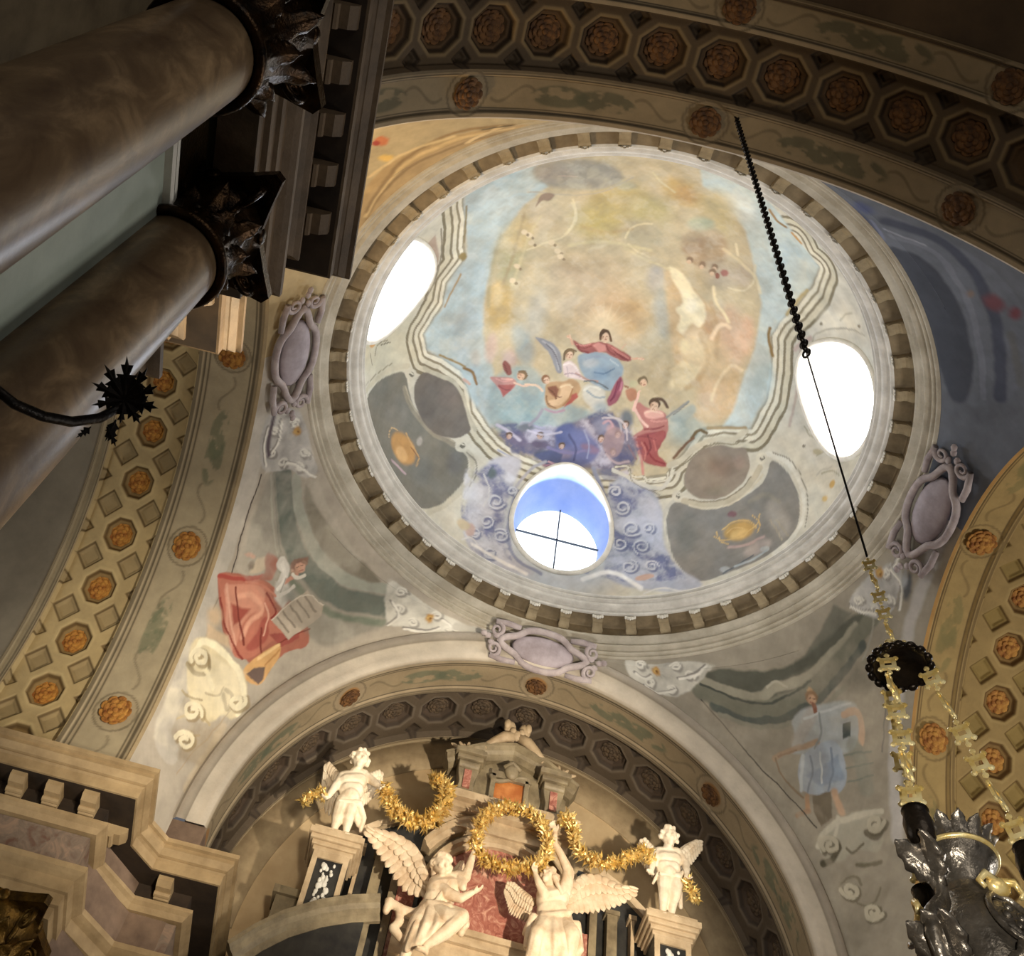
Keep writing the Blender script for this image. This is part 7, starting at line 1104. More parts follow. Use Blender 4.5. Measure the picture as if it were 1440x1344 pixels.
# ------------------------------------------------------------------ geometry constants
DR, DZ0, DH, DB = 4.1, 15.8, 3.6, 15.2         # dome radius, springing, rise, foot
XA, YA = 4.98, 4.45                            # half widths of the crossing
RL, ZL = 3.65, 10.27                           # side arches
RA, ZA = 3.91, 10.05                           # near and far arch
RR, ZR = 4.5, 14.55                            # foot of the ring cornice

# ------------------------------------------------------------------ dome
WZ, WA, WH = 16.93, math.radians(13.2), 1.0    # oval windows: centre height, half angle, half height
def dome_pt(rho, az):
    """rho: degrees from the apex, past 90 it runs down the low drum"""
    ps = np.radians(np.minimum(rho, 90.0))
    r = DR*np.sin(ps); z = np.where(rho <= 90, DZ0+DH*np.cos(ps), DZ0-(rho-90)*.0716)
    return np.stack([r*np.cos(az), r*np.sin(az), z], -1)
n, m = 340, 960
rho = np.linspace(.01, 98.4, n)[:, None]*np.ones((1, m)); az = (np.arange(m)*2*PI/m)[None]*np.ones((n, 1))
P = dome_pt(rho, az)
U = np.stack([rho*np.cos(az), rho*np.sin(az)], -1).reshape(-1, 2)
C = np.ones((n*m, 3))*np.array(lin('c9c4b3'))
C = rasterize(PAINT['dome'], warp(warp(U, .35, .12, 11), .16, .9, 5), C, 10)
f1, f2, f3 = fbm(U, .10, 21)[:, None], fbm(U, .28, 31)[:, None], fbm(U, 1.1, 41, 3)[:, None]   # uneven, weathered paint
C = C*.84+C.mean(1, keepdims=True)*.16
C = np.clip(C*(1+.08*f1+.08*f2+.09*f3)*(1+np.array([.05, .0, -.06])*fbm(U, .16, 51)[:, None]), 0, 1)
rc = (rho[:-1]+rho[1:])/2; ac = az[:1, :]+PI/m
zc = np.where(rc <= 90, DZ0+DH*np.cos(np.radians(np.minimum(rc, 90))), DZ0-(rc-90)*.0716)
mask = np.ones((n-1, m), bool)
for k in range(4):
    da = (ac-k*PI/2+PI) % (2*PI)-PI
    mask &= ((da/WA)**2+((zc-WZ)/WH)**2) > .97
dome = grid('ceiling', P, C, mask, M_FRESCO, wrap=True)
tag(dome, 'painted dome interior with an Assumption fresco in gold and blue clouds', 'ceiling', kind='structure')

def z_to_rho(z): return math.degrees(math.acos(max(-1, min(1, (z-DZ0)/DH)))) if z > DZ0 else 90+(DZ0-z)/.0716
def oval(k, s=1.0, n=64):
    out = []
    for i in range(n):
        t = 2*PI*i/n
        out.append(dome_pt(np.array(z_to_rho(WZ+WH*s*math.sin(t))), np.array(k*PI/2+WA*s*math.cos(t))))
    return np.array(out)
PD = 4.28                                      # plane of the glass
labels = {0: 'overexposed white oval window at the right side of the dome', 1: 'oval window with a cross of bars and a skylight-tinted reveal above the altar', 2: 'oval window with leaded scroll tracery at the left side of the dome', 3: 'oval window of the dome over the near arch'}
for k in range(3):
    w = empty('window_%d' % (k+1)); tag(w, labels[k], 'window', kind='structure')
    ca, sa = math.cos(k*PI/2), math.sin(k*PI/2)
    F = oval(k, 1.0)
    tang = -F[:, 0]*sa+F[:, 1]*ca
    # reveal: from the dome surface straight out to the glass
    G = np.stack([PD*ca-tang*.86*sa, PD*sa+tang*.86*ca, WZ+(F[:, 2]-WZ)*.88], -1)
    rings = np.stack([F*(1-t)+G*t for t in (0, .25, .5, .75, 1)])
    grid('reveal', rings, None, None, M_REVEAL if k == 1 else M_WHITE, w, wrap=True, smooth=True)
    me = bpy.data.meshes.new('pane'); me.from_pydata([tuple(p) for p in G], [], [tuple(range(len(G)))]); me.update()
    link('pane', me, M_PANE if k == 1 else M_PANE_R, w)
    MB().tube([tuple(p) for p in oval(k, 1.03)], .05, 8, True).build('rim', M_WHITE, w, True)
    if k == 1:
        b = MB(); b.box(-.012, .012, PD-.05, PD-.02, WZ-.87, WZ+.87); b.build('bar', M_LEAD, w)
        b = MB(); b.box(-.79, .79, PD-.05, PD-.02, WZ-.012, WZ+.012); b.build('bar', M_LEAD, w)
    if k == 2:                                  # leaded scroll tracery
        b = MB(); rnd = random.Random(3)
        for q in range(7):
            y0, z0 = (rnd.random()-.5)*.9, WZ+.25+(rnd.random()-.4)*.8
            b.tube([(-PD+.04, y0+(.05+.02*i)*math.cos(i*.6+q), z0+(.05+.02*i)*math.sin(i*.6+q)) for i in range(12)], .03, 5)
        b.build('tracery', smat('pale_lead', '9a96c0', 'b9b4d8', .6), w, True)

# ------------------------------------------------------------------ ring cornice
ring = empty('ring_cornice', (0, 0, ZR)); tag(ring, 'round white cornice with brown brackets ringing the foot of the dome', 'cornice')
T0 = Matrix.Translation((0, 0, -ZR))
MB().lathe([(4.16, 15.24), (4.02, 15.2), (3.81, 15.19), (3.79, 15.175), (3.79, 15.155), (3.83, 15.15), (3.83, 15.13), (3.81, 15.12), (3.82, 15.10), (3.86, 15.095), (3.87, 15.08), (3.865, 15.06), (3.89, 15.03), (3.94, 15.01), (3.975, 15.005), (3.975, 14.99), (3.965, 14.975), (3.97, 14.955), (3.99, 14.945), (4.02, 14.955)], 192, T0, False).build('crown_moulding', M_LIP, ring, True)
MB().lathe([(4.01, 14.955), (4.26, 14.955), (4.275, 14.94), (4.275, 14.76)], 192, T0, False).build('soffit', M_SOFFIT, ring, False)
MB().lathe([(4.27, 14.78), (4.25, 14.765), (4.25, 14.74), (4.28, 14.735), (4.29, 14.70), (4.37, 14.685), (4.37, 14.665), (4.345, 14.655), (4.345, 14.635), (4.37, 14.625), (4.43, 14.62), (4.445, 14.605), (4.43, 14.595), (4.43, 14.575), (4.45, 14.565), (4.48, 14.565), (4.49, 14.55), (4.475, 14.54), (4.48, 14.525), (4.5, 14.515), (4.54, 14.51), (4.6, 14.515)], 192, T0, False).build('architrave', M_ARCHITRAVE, ring, True)
b = MB()
prof = [(.0, 0), (.25, 0), (.25, -.05), (.235, -.085), (.2, -.1), (.15, -.09), (.1, -.1), (.06, -.135), (.02, -.15), (-.01, -.15), (-.01, 0)]
b.prism([(x, z) for x, z in prof], -.08, .08, Matrix(((-1, 0, 0, 0), (0, 0, 1, 0), (0, 1, 0, 0), (0, 0, 0, 1))))
b.tube([(-.03, y, -.1) for y in (-.09, .09)], .035, 10); b.tube([(-.22, y, -.055) for y in (-.087, .087)], .025, 10)
mod0 = b.build('modillion', M_MODIL, ring, False)
b = MB()
for i in range(-2, 3): b.ell((-.265-.006*(2-abs(i)), i*.036, -.045-.02*(2-abs(i))), (.014, .024, .04), 6, 5)
b.box(-.262, -.245, -.085, .085, -.045, 0.0)
leaf0 = b.build('leaf', M_WHITE, mod0, True)
NM = 48
for i in range(NM):
    a = 2*PI*(i+.5)/NM
    Mx = Matrix.Translation((0, 0, 14.955-ZR)) @ Matrix.Rotation(a, 4, 'Z') @ Matrix.Translation((4.27, 0, 0))
    if i == 0: mod0.matrix_local = Mx
    else:
        o = ref(mod0, 'modillion', ring, Mx); ref(leaf0, 'leaf', o, Matrix())

# ------------------------------------------------------------------ pendentives
def pend(phi, t):
    s, c = np.sin(phi), np.cos(phi)
    Px, Py, Pz = -XA+0*phi, RL*c, ZL+RL*s
    q = 4.36+.14*s; Qx, Qy, Qz = -q*c, YA+0*phi, ZA+q*s
    rP, rQ = np.hypot(Px, Py), np.hypot(Qx, Qy); aP, aQ = np.arctan2(Py, Px), np.arctan2(Qy, Qx)
    a = aP+(aQ-aP)*t; r = rP+(rQ-rP)*t
    k = np.clip(phi/(PI/2)*1.6, 0, 1); k = k*k*(3-2*k)
    x = (Px+(Qx-Px)*t)*(1-k)+r*np.cos(a)*k; y = (Py+(Qy-Py)*t)*(1-k)+r*np.sin(a)*k
    return np.stack([x, y, Pz+(Qz-Pz)*t], -1)
def pendentive(name, sx, sy, key, base, label, n, m):
    ph = np.linspace(0, PI/2, n)[:, None]*np.ones((1, m)); t = np.linspace(0, 1, m)[None]*np.ones((n, 1))
    g = pend(ph, t); top = g[-1]; a = np.arctan2(top[:, 1], top[:, 0])
    rg = np.stack([RR*np.cos(a), RR*np.sin(a), 0*a+ZR], -1); k = np.linspace(0, 1, 24)[1:, None, None]
    g = np.concatenate([g, top[None]*(1-k)+rg[None]*k], 0)
    U = np.stack([(g[..., 0]+g[..., 1])/math.sqrt(2), g[..., 2]], -1).reshape(-1, 2)
    C = np.ones((len(U), 3))*np.array(lin(base)); C = rasterize(PAINT[key], warp(warp(U, .04, 2.2, 3), .010, 16, 7), C, 100)
    C = C*.88+C.mean(1, keepdims=True)*.12
    C = np.clip(C*(1+.10*fbm(U, 1.6, 21)+.10*fbm(U, 6, 31)+.06*fbm(U, 24, 41, 3))[:, None], 0, 1)
    g = np.concatenate([g[:1]-np.array([0, 0, .3]), g], 0); C = np.concatenate([C.reshape(-1, m, 3)[:1], C.reshape(-1, m, 3)], 0)
    W = g*np.array([-sx, sy, 1.0])
    o = grid(name, W, C, None, M_PEND, None, flip=(sx*sy > 0))
    return tag(o, label, 'pendentive', kind='structure')
pendentive('wall_far_left', -1, 1, 'far_left', 'aea494', 'pendentive painted with a red robed prophet holding a tablet', 360, 300)
pendentive('wall_far_right', 1, 1, 'far_right', '9c9484', 'pendentive painted with a bearded man in a pale blue robe', 360, 300)
pendentive('wall_near_left', -1, -1, 'near_left', 'b8a47a', 'pendentive with golden painted bands behind the left entablature', 220, 180)
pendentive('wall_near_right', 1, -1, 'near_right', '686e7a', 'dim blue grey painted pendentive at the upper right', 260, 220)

# ------------------------------------------------------------------ coffered arches
def rosette_mesh(R, mat, seed, name):
    b = MB(); rnd = random.Random(seed)
    b.ell((0, 0, .02), (R*.2, R*.2, .025), 8, 6); b.ell((0, 0, 0), (R*.93, R*.93, .02), 20, 5)
    for n_, rr, L, w, h, ph in ((5, .28, .26, .26, .022, 0), (7, .55, .30, .32, .016, .3), (9, .82, .24, .34, .010, .1)):
        for i in range(n_):
            a = 2*PI*i/n_+ph
            b.ell((0, 0, 0), (R*L, R*w, h*.8), 8, 5, Matrix.Rotation(a, 4, 'Z') @ Matrix.Translation((R*rr, 0, h*.5)) @ Matrix.Rotation(-.35, 4, 'Y'))
    o = b.build(name, mat, None, True); COL.objects.unlink(o); return o
M_ROSN = smat('brown_rosette', '3d2716', '6f4c28', .85, 0, 7, .3, 60); M_ROSF = smat('shaded_rosette', '40352a', '5a4a38', .85, 0, 7, .3, 60)  # far arch set darkened in colour for the shade in its coffers
ROSM = {'near': (rosette_mesh(.2, M_ROSN, 1, 'rosette'), rosette_mesh(.19, M_ROSN, 2, 'rosette')), 'left': (rosette_mesh(.17, M_ROS2, 1, 'rosette'), rosette_mesh(.2, M_ROS, 2, 'rosette')),
        'far_': (rosette_mesh(.17, M_ROSF, 1, 'rosette'), rosette_mesh(.16, M_ROSN, 2, 'rosette')), 'righ': (rosette_mesh(.2, M_ROS, 1, 'rosette'), rosette_mesh(.2, M_ROS, 2, 'rosette'))}

def sstep(x): x = np.clip(x, 0, 1); return x*x*(3-2*x)
def arch(name, axis, sg, R, zc, wb, wc, w2, pitch, a0, boff, rng, style, label, cols, face):
    root = empty('coffered_arch', (0, sg*YA, zc) if axis == 'y' else (sg*XA, 0, zc)); tag(root, label, 'arch')
    def world(a, d, r):     # local to root
        c, s = np.cos(a)*r, np.sin(a)*r
        return np.stack([c, sg*d, s], -1) if axis == 'y' else np.stack([sg*d, c, s], -1)
    rec = .16; ROS = ROSM[name[:4]]
    def band(nm, d0, prof, seed_rosettes):
        dd = np.array([p[0] for p in prof]); dr = np.array([p[1] for p in prof])
        ds = np.unique(np.concatenate([np.linspace(dd[0], dd[-1], 44), dd])); na = 520
        ov = .07 if axis == 'x' else .02; A = np.linspace(-ov, PI+ov, na)[:, None]*np.ones((1, len(ds))); Dm = ds[None]*np.ones((na, 1))
        r = R+np.interp(ds, dd, dr)[None]*np.ones((na, 1))
        w = dd[-1]-dd[0]; v = (Dm-dd[0])/w
        C = np.ones((na, len(ds), 3))*np.array(lin(cols['band']))
        def over(al, col):
            nonlocal C; al = al[..., None]; C = C*(1-al)+np.array(lin(col))*al
        arc = A*R
        over((np.abs(v-.5) < .30)*.5, cols['panel'])
        for q in (.13, .18, .84, .90): over((np.abs(v-q) < .014)*.85, cols['line'])
        over((v < .07)*.5, cols['edge']); over((v > .95)*.6, cols['line'])
        for k in range(-1, 6) if w > .4 else ():
            ca = math.radians(boff+45*k+(8 if k == 0 and style == 'diamond' else 0)); x = (A-ca)*R; y = (Dm-dd[0]-w*.5)
            rr = np.hypot(x, y)
            over(sstep((.30-rr)/.03)*.8, cols['band']); over(sstep((.02-np.abs(rr-.27))/.012)*.55, cols['line']); over(sstep((.19-rr)/.04)*.7, '9a6a32')
            for sd in (-1, 1):                  # painted scrolls and a leaf spray on each side
                xx = x*sd-.62
                over(sstep((.03-np.abs(y-.1*np.sin(xx*9)))/.02)*(np.abs(xx) < .28)*.4, cols['line'])
                xl = x*sd-1.25
                leaf = fbm(np.stack([xl*1.0, y*1.6], -1).reshape(-1, 2), 14, 3+k, 3).reshape(xl.shape)*1.3
                over(sstep((1-(xl/.42)**2-(y/.15)**2)/.4)*sstep((leaf+.5)/.6)*.7, cols['leaf'])
        grid(nm, world(A, d0+Dm, r), C.reshape(-1, 3), None, M_ARCH, root, flip=(sg > 0) == (axis == 'y'))
        for k in range(-1, 6):
            ang = boff+45*k+(8 if k == 0 and style == 'diamond' else 0)
            if w < .4 or not rng[0]-4 <= ang <= rng[1]+4: continue
            put(ROS[1], math.radians(ang), d0+w*.5, R, .06)
    def put(src, a, d, r, lift):
        p = world(np.array(a), np.array(d), np.array(r-.0))
        nrm = -Vector(((math.cos(a), 0, math.sin(a)) if axis == 'y' else (0, math.cos(a), math.sin(a))))
        along = Vector((0, 1, 0)) if axis == 'y' else Vector((1, 0, 0))
        tx = nrm.cross(along)
        Mx = Matrix((( along.x, tx.x, nrm.x, p[0]), (along.y, tx.y, nrm.y, p[1]), (along.z, tx.z, nrm.z, p[2]), (0, 0, 0, 1)))
        if Mx.determinant() < 0: Mx = Mx @ Matrix.Scale(-1, 4, (1, 0, 0))
        ref(src, 'rosette', root, Mx)
    band('border', 0, [(0, .0), (.05, 0), (.07, .025), (wb-.1, .025), (wb-.06, -.01), (wb, -.01), (wb, rec)][:-1], 1)
    # step, coffered band, step
    na, nd = 900, 80
    ov = .07 if axis == 'x' else .02; A = np.linspace(-ov, PI+ov, na)[:, None]*np.ones((1, nd)); d = np.linspace(0, wc, nd)[None]*np.ones((na, 1))
    pm = math.radians(pitch)
    u = (A-math.radians(a0))/pm; arcp = pm*R
    du = (u-np.round(u))*arcp; dh = (u-np.floor(u)-.5)*arcp; y = d-wc/2
    C = np.ones((na, nd, 3))*np.array(lin(cols['coffer']))
    def mix(C, al, col): return C*(1-al[..., None])+np.array(lin(col))*al[..., None]
    def octo(x, y, r): return np.maximum(np.maximum(np.abs(x), np.abs(y)), (np.abs(x)+np.abs(y))*.72)-r
    def dia(x, y, rx, ry): return (np.abs(x)/rx+np.abs(y)/ry-1)*min(rx, ry)
    H = np.zeros_like(A)
    if style == 'octagon': big = octo(du, y, .285); sm = [dia(dh, y-s*wc*.40, .15, .16) for s in (-1, 1)]; edge = []
    else:
        big = octo(du, y, .235); sm = [dia(dh, y-s*.30, .215, .215) for s in (-1, 1)]; edge = [dia(du, y-s*wc*.56, .17, .22) for s in (-1, 1)]
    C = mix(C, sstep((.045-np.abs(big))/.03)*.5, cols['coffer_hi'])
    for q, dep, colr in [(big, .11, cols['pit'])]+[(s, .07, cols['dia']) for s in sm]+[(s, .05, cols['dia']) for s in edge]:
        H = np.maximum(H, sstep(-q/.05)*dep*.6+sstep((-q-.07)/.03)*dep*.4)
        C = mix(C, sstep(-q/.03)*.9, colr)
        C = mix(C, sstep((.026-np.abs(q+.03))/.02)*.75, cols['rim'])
    r = R+rec*.5+H
    edge_s = (d < .02) | (d > wc-.02)
    r = np.where(edge_s, R-.01, r)
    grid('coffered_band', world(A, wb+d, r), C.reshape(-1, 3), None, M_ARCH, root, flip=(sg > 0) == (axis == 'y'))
    k = math.ceil((rng[0]-a0)/pitch)
    while a0+k*pitch <= rng[1]:
        put(ROS[0], math.radians(a0+k*pitch), wb+wc/2, R+rec*.5+.1, 0); k += 1
    if w2: band('inner_border', wb+wc, [(0, -.01), (.05, -.01), (.09, .025), (w2-.07, .025), (w2-.05, 0), (w2, 0)], 0)
    if face:                                    # flat white archivolt towards the crossing
        na = 240; a = np.linspace(0, PI, na)[:, None]; lv = np.array([0, .06, .08, .3, .62, .64, .92, .94, 1.0])[None]
        ro = 4.36+.14*np.sin(a); rr = R+(ro-R)*lv; A2 = a*np.ones_like(rr)
        dz = np.array([0, 0, -.03, -.03, -.03, -.05, -.05, -.03, -.01])[None]*np.ones_like(rr)
        Cc = np.ones(rr.shape+(3,))*np.array(lin('b3a898'))
        for j, cc in enumerate(('8d8474', 'a89d8c', 'b9afa0', 'bdb3a4', 'b5ab9b', '877e70', 'b9b0a4', '9a9184', 'a59c90')): Cc[:, j] = lin(cc)
        grid('archivolt', world(A2, dz, rr), Cc.reshape(-1, 3), None, M_ARCH, root, flip=(sg > 0) != (axis == 'y'))
    return root
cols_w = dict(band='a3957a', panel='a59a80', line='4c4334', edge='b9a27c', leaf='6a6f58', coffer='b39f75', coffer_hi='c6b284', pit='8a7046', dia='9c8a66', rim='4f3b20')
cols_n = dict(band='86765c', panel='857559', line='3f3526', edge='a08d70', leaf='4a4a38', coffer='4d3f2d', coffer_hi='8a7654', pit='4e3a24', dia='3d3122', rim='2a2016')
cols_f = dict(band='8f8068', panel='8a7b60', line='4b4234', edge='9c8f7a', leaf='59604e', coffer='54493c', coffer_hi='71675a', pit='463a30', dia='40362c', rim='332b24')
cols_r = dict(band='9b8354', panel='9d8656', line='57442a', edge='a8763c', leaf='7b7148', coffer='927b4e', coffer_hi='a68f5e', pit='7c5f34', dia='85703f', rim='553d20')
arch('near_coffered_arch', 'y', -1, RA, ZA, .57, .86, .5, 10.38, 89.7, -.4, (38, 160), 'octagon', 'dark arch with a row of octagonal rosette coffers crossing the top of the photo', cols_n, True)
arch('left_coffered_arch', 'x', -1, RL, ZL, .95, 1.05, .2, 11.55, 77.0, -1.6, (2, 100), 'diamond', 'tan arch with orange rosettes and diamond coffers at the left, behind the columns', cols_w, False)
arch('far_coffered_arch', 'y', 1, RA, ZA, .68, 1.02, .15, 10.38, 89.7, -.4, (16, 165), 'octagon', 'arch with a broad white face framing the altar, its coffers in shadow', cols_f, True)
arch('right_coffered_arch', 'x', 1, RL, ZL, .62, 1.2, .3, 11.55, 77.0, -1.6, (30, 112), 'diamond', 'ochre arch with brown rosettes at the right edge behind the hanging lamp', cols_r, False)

# ------------------------------------------------------------------ side vaults, walls, floor
def barrel(name, axis, sg, R, zc, d0, d1, mat, label):
    a = np.linspace(-.05, PI+.05, 48)[:, None]*np.ones((1, 2)); d = np.array([d0, d1])[None]*np.ones((48, 1))
    c, s = R*np.cos(a), zc+R*np.sin(a)
    P = np.stack([c, sg*d, s], -1) if axis == 'y' else np.stack([sg*d, c, s], -1)
    o = grid(name, P, None, None, mat, None); return tag(o, label, 'vault', kind='structure')
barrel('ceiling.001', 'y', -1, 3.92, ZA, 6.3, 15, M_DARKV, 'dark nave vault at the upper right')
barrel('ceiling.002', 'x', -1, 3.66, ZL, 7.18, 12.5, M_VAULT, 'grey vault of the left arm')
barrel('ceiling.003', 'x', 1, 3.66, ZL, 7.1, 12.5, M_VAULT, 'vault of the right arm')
w = MB().prism([(-4.6, 6.0), (4.6, 6.0), (4.6, 15), (-4.6, 15)], 0, .3, Matrix(((1, 0, 0, 0), (0, 0, 1, 6.3), (0, 1, 0, 0), (0, 0, 0, 1)))).build('wall_far', M_TANWALL)
tag(w, 'tan lunette wall behind the altar', 'wall', kind='structure')
b = MB()
b.lathe([(4.0, 0), (4.0, .03), (3.72, .03), (3.66, .06), (3.5, .06), (3.46, .03), (3.42, .03), (3.42, 0)], 96, Matrix.Translation((0, 6.3, ZA)) @ Matrix.Rotation(PI/2, 4, 'X'), False, 0, PI)
tag(b.build('trim_1', smat('tan_band', '8f7c60', 'a99676', .8), None, True), 'plain tan band around the lunette wall', 'trim', kind='structure')
for sg, nm in ((-1, 'wall_left'), (1, 'wall_right')):
    o = MB().box(sg*12.5-.1, sg*12.5+.1, -4.2, 4.2, 0, 15).build(nm, M_VAULT); tag(o, 'end wall of the side arm', 'wall', kind='structure')
o = MB().box(-14, 14, -15, 8, -.2, 0).build('floor', M_FLOOR); tag(o, 'stone floor', 'floor', kind='structure')
# piers below the arches
def pier(name, sx, sy, zt, label, mat):
    q = [(-12.4, RL), (-XA, RL), (-XA, 3.66), (-4.36, YA), (-RA, YA), (-RA, 6.3 if sy > 0 else 5.9), (-6.5, 6.6 if sy > 0 else 5.9), (-12.4, 6.6 if sy > 0 else 5.9)]
    p = [(-sx*x, sy*y) for x, y in q]
    if sx*sy > 0: p = p[::-1]
    o = MB().prism(p, 0, zt).build(name, mat); fix_normals(o); return tag(o, label, 'pier', kind='structure')
pier('wall_left_far', -1, 1, ZA+.0, 'pier between the left arch and the altar arch', M_PIER)
pier('wall_left_near', -1, -1, ZA+.0, 'pier behind the two columns', M_GREEN)
pier('wall_right_far', 1, 1, ZA+.1, 'pier between the altar arch and the right arch', M_PIER)
pier('wall_right_near', 1, -1, ZA+.1, 'near right pier', M_PIER)
o = MB().box(-6.5, -4.02, -14.5, -5.92, 0, ZA).build('wall_near_nave', M_SOFFIT); tag(o, 'dark wall behind the columns', 'wall', kind='structure')
b = MB()
for z0, z1, d in ((7.30, 7.36, .05), (7.42, 7.46, .03)): b.box(-RA-.02, -RA+d, -14.0, -YA-.05, z0, z1)
tag(b.build('trim_2', M_WHITE), 'thin white moulding along the wall behind the columns', 'trim', kind='structure')

o = MB().box(-RA-.3, -RA+.02, -14.0, -YA-.02, 7.48, 7.95).build('trim_3', M_BRONZE); tag(o, 'dark band of the wall between the column capitals', 'trim', kind='structure')
# ------------------------------------------------------------------ entablatures
def offset_path(path, d):
    out = []
    P = [Vector(p).to_2d() for p in path]
    for i, p in enumerate(P):
        ns = []
        for a, b in ((i-1, i), (i, i+1)):
            if a < 0 or b >= len(P): continue
            e = (P[b]-P[a]).normalized(); ns.append(Vector((e.y, -e.x)))
        if len(ns) == 1: out.append(p+ns[0]*d)
        else:
            m_ = (ns[0]+ns[1]).normalized(); out.append(p+m_*(d/max(.3, m_.dot(ns[0]))))
    return out
def sweep(path, prof, flipy):
    rows = [[(q.x, q.y*flipy, z) for q in offset_path(path, d)] for d, z in prof]
    v = [p for r_ in rows for p in r_]; n_ = len(path); f = []
    for k in range(len(prof)-1):
        for i in range(n_-1):
            f.append((k*n_+i, k*n_+i+1, (k+1)*n_+i+1, (k+1)*n_+i))
    f += [tuple(k*n_ for k in range(len(prof))), tuple(k*n_+n_-1 for k in range(len(prof)))[::-1]]
    return MB().add(v, f)
def entablature(name, path, flipy, label, mc, ma, md, brk, ends):
    """path: plan line of the fascia edge; depths are measured from it"""
    root = empty(name); tag(root, label, 'entablature')
    def D(pr): return [(d-.42, z) for d, z in pr]
    def part(nm, pr, mat): return fix_normals(sweep(path, D(pr), flipy).build(nm, mat, root))
    part('cornice', [(-.2, 9.62), (.40, 9.56), (.53, 9.5), (.53, 9.45), (.49, 9.44), (.50, 9.39), (.45, 9.33), (.42, 9.32), (.445, 9.30), (.42, 9.28), (.42, 9.17), (.38, 9.165), (-.2, 9.17)], mc)
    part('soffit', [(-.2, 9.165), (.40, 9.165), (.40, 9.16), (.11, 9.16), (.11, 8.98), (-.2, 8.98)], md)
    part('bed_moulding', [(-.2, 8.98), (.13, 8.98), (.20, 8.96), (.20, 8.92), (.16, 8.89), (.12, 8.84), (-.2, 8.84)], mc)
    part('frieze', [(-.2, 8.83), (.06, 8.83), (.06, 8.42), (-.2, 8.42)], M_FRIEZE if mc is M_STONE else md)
    part('architrave', [(-.2, 8.41), (.24, 8.41), (.24, 8.35), (.20, 8.32), (.15, 8.29), (.15, 8.16), (.12, 8.15), (.12, 8.03), (.08, 8.02), (.08, 7.9), (-.2, 7.9)], ma)
    b = MB(); b.prism([(0, 0), (.24, 0), (.24, -.05), (.18, -.10), (.10, -.11), (.05, -.165), (0, -.165)], -.09, .09, Matrix(((1, 0, 0, 0), (0, 0, 1, 0), (0, 1, 0, 0), (0, 0, 0, 1))))
    b.tube([(.08, -.095, -.12), (.08, .095, -.12)], .035, 8)
    src = b.build('bracket', brk, root); first = True
    pts = offset_path(path, .12-.42)
    for i in range(len(pts)-1):
        a, c = pts[i], pts[i+1]; e = c-a; L = e.length; lo = ends[i]
        if not lo: continue
        nn = max(1, int(L/.42))
        for k in range(nn):
            s_ = (k+.5)/nn*L
            if lo is not True and (s_ > lo > 0 or (lo < 0 and L-s_ > -lo)): continue
            p = a+e*(s_/L); nrm = Vector((e.y, -e.x)).normalized()
            Mx = Matrix.Translation((p.x, p.y*flipy, 9.16)) @ Matrix.Rotation(math.atan2(nrm.y*flipy, nrm.x), 4, 'Z')
            if first: src.matrix_local = Mx; first = False
            else: ref(src, 'bracket', root, Mx)
    return root
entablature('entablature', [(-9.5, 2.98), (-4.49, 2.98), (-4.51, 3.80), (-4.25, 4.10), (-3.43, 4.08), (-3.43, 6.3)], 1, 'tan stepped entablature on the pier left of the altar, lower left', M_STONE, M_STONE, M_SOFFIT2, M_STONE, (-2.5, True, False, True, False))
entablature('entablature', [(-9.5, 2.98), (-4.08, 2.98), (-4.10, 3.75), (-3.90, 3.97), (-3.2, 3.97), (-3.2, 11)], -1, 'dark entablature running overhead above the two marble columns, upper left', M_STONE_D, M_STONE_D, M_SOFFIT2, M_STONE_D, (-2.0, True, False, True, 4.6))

# ------------------------------------------------------------------ columns
def acanthus(L, W, curl, lobes=4):
    """lobed leaf in the xz plane rising along z, curling out towards +x"""
    b = MB(); nz, ny = 14, 9; P = []
    for i in range(nz+1):
        t = i/nz; z = L*(t-.22*curl*t**3); x = .02+curl*L*.42*t**2.6-(.10*curl*L*max(0, t-.85)/.15)
        w = W*(.75+.25*math.sin(t*PI))*(1-.75*t**3)*(1+.16*math.sin(t*lobes*2*PI))
        for j in range(ny+1):
            s = j/ny*2-1; P.append((x-.18*W*s*s+.02*W*math.cos(s*9), s*w*.5, z))
    th = .012
    v = P+[(x-th, y, z-th*.3) for x, y, z in P]; f = []; k = ny+1; o = (nz+1)*k
    for i in range(nz):
        for j in range(ny):
            a = i*k+j; f += [(a, a+1, a+k+1, a+k), (o+a+k, o+a+k+1, o+a+1, o+a)]
    for i in range(nz):
        a = i*k; f += [(a, a+k, o+a+k, o+a), (a+ny+k, a+ny, o+a+ny, o+a+ny+k)]
    for j in range(ny): f += [(nz*k+j, nz*k+j+1, o+nz*k+j+1, o+nz*k+j)]
    return b.add(v, f)
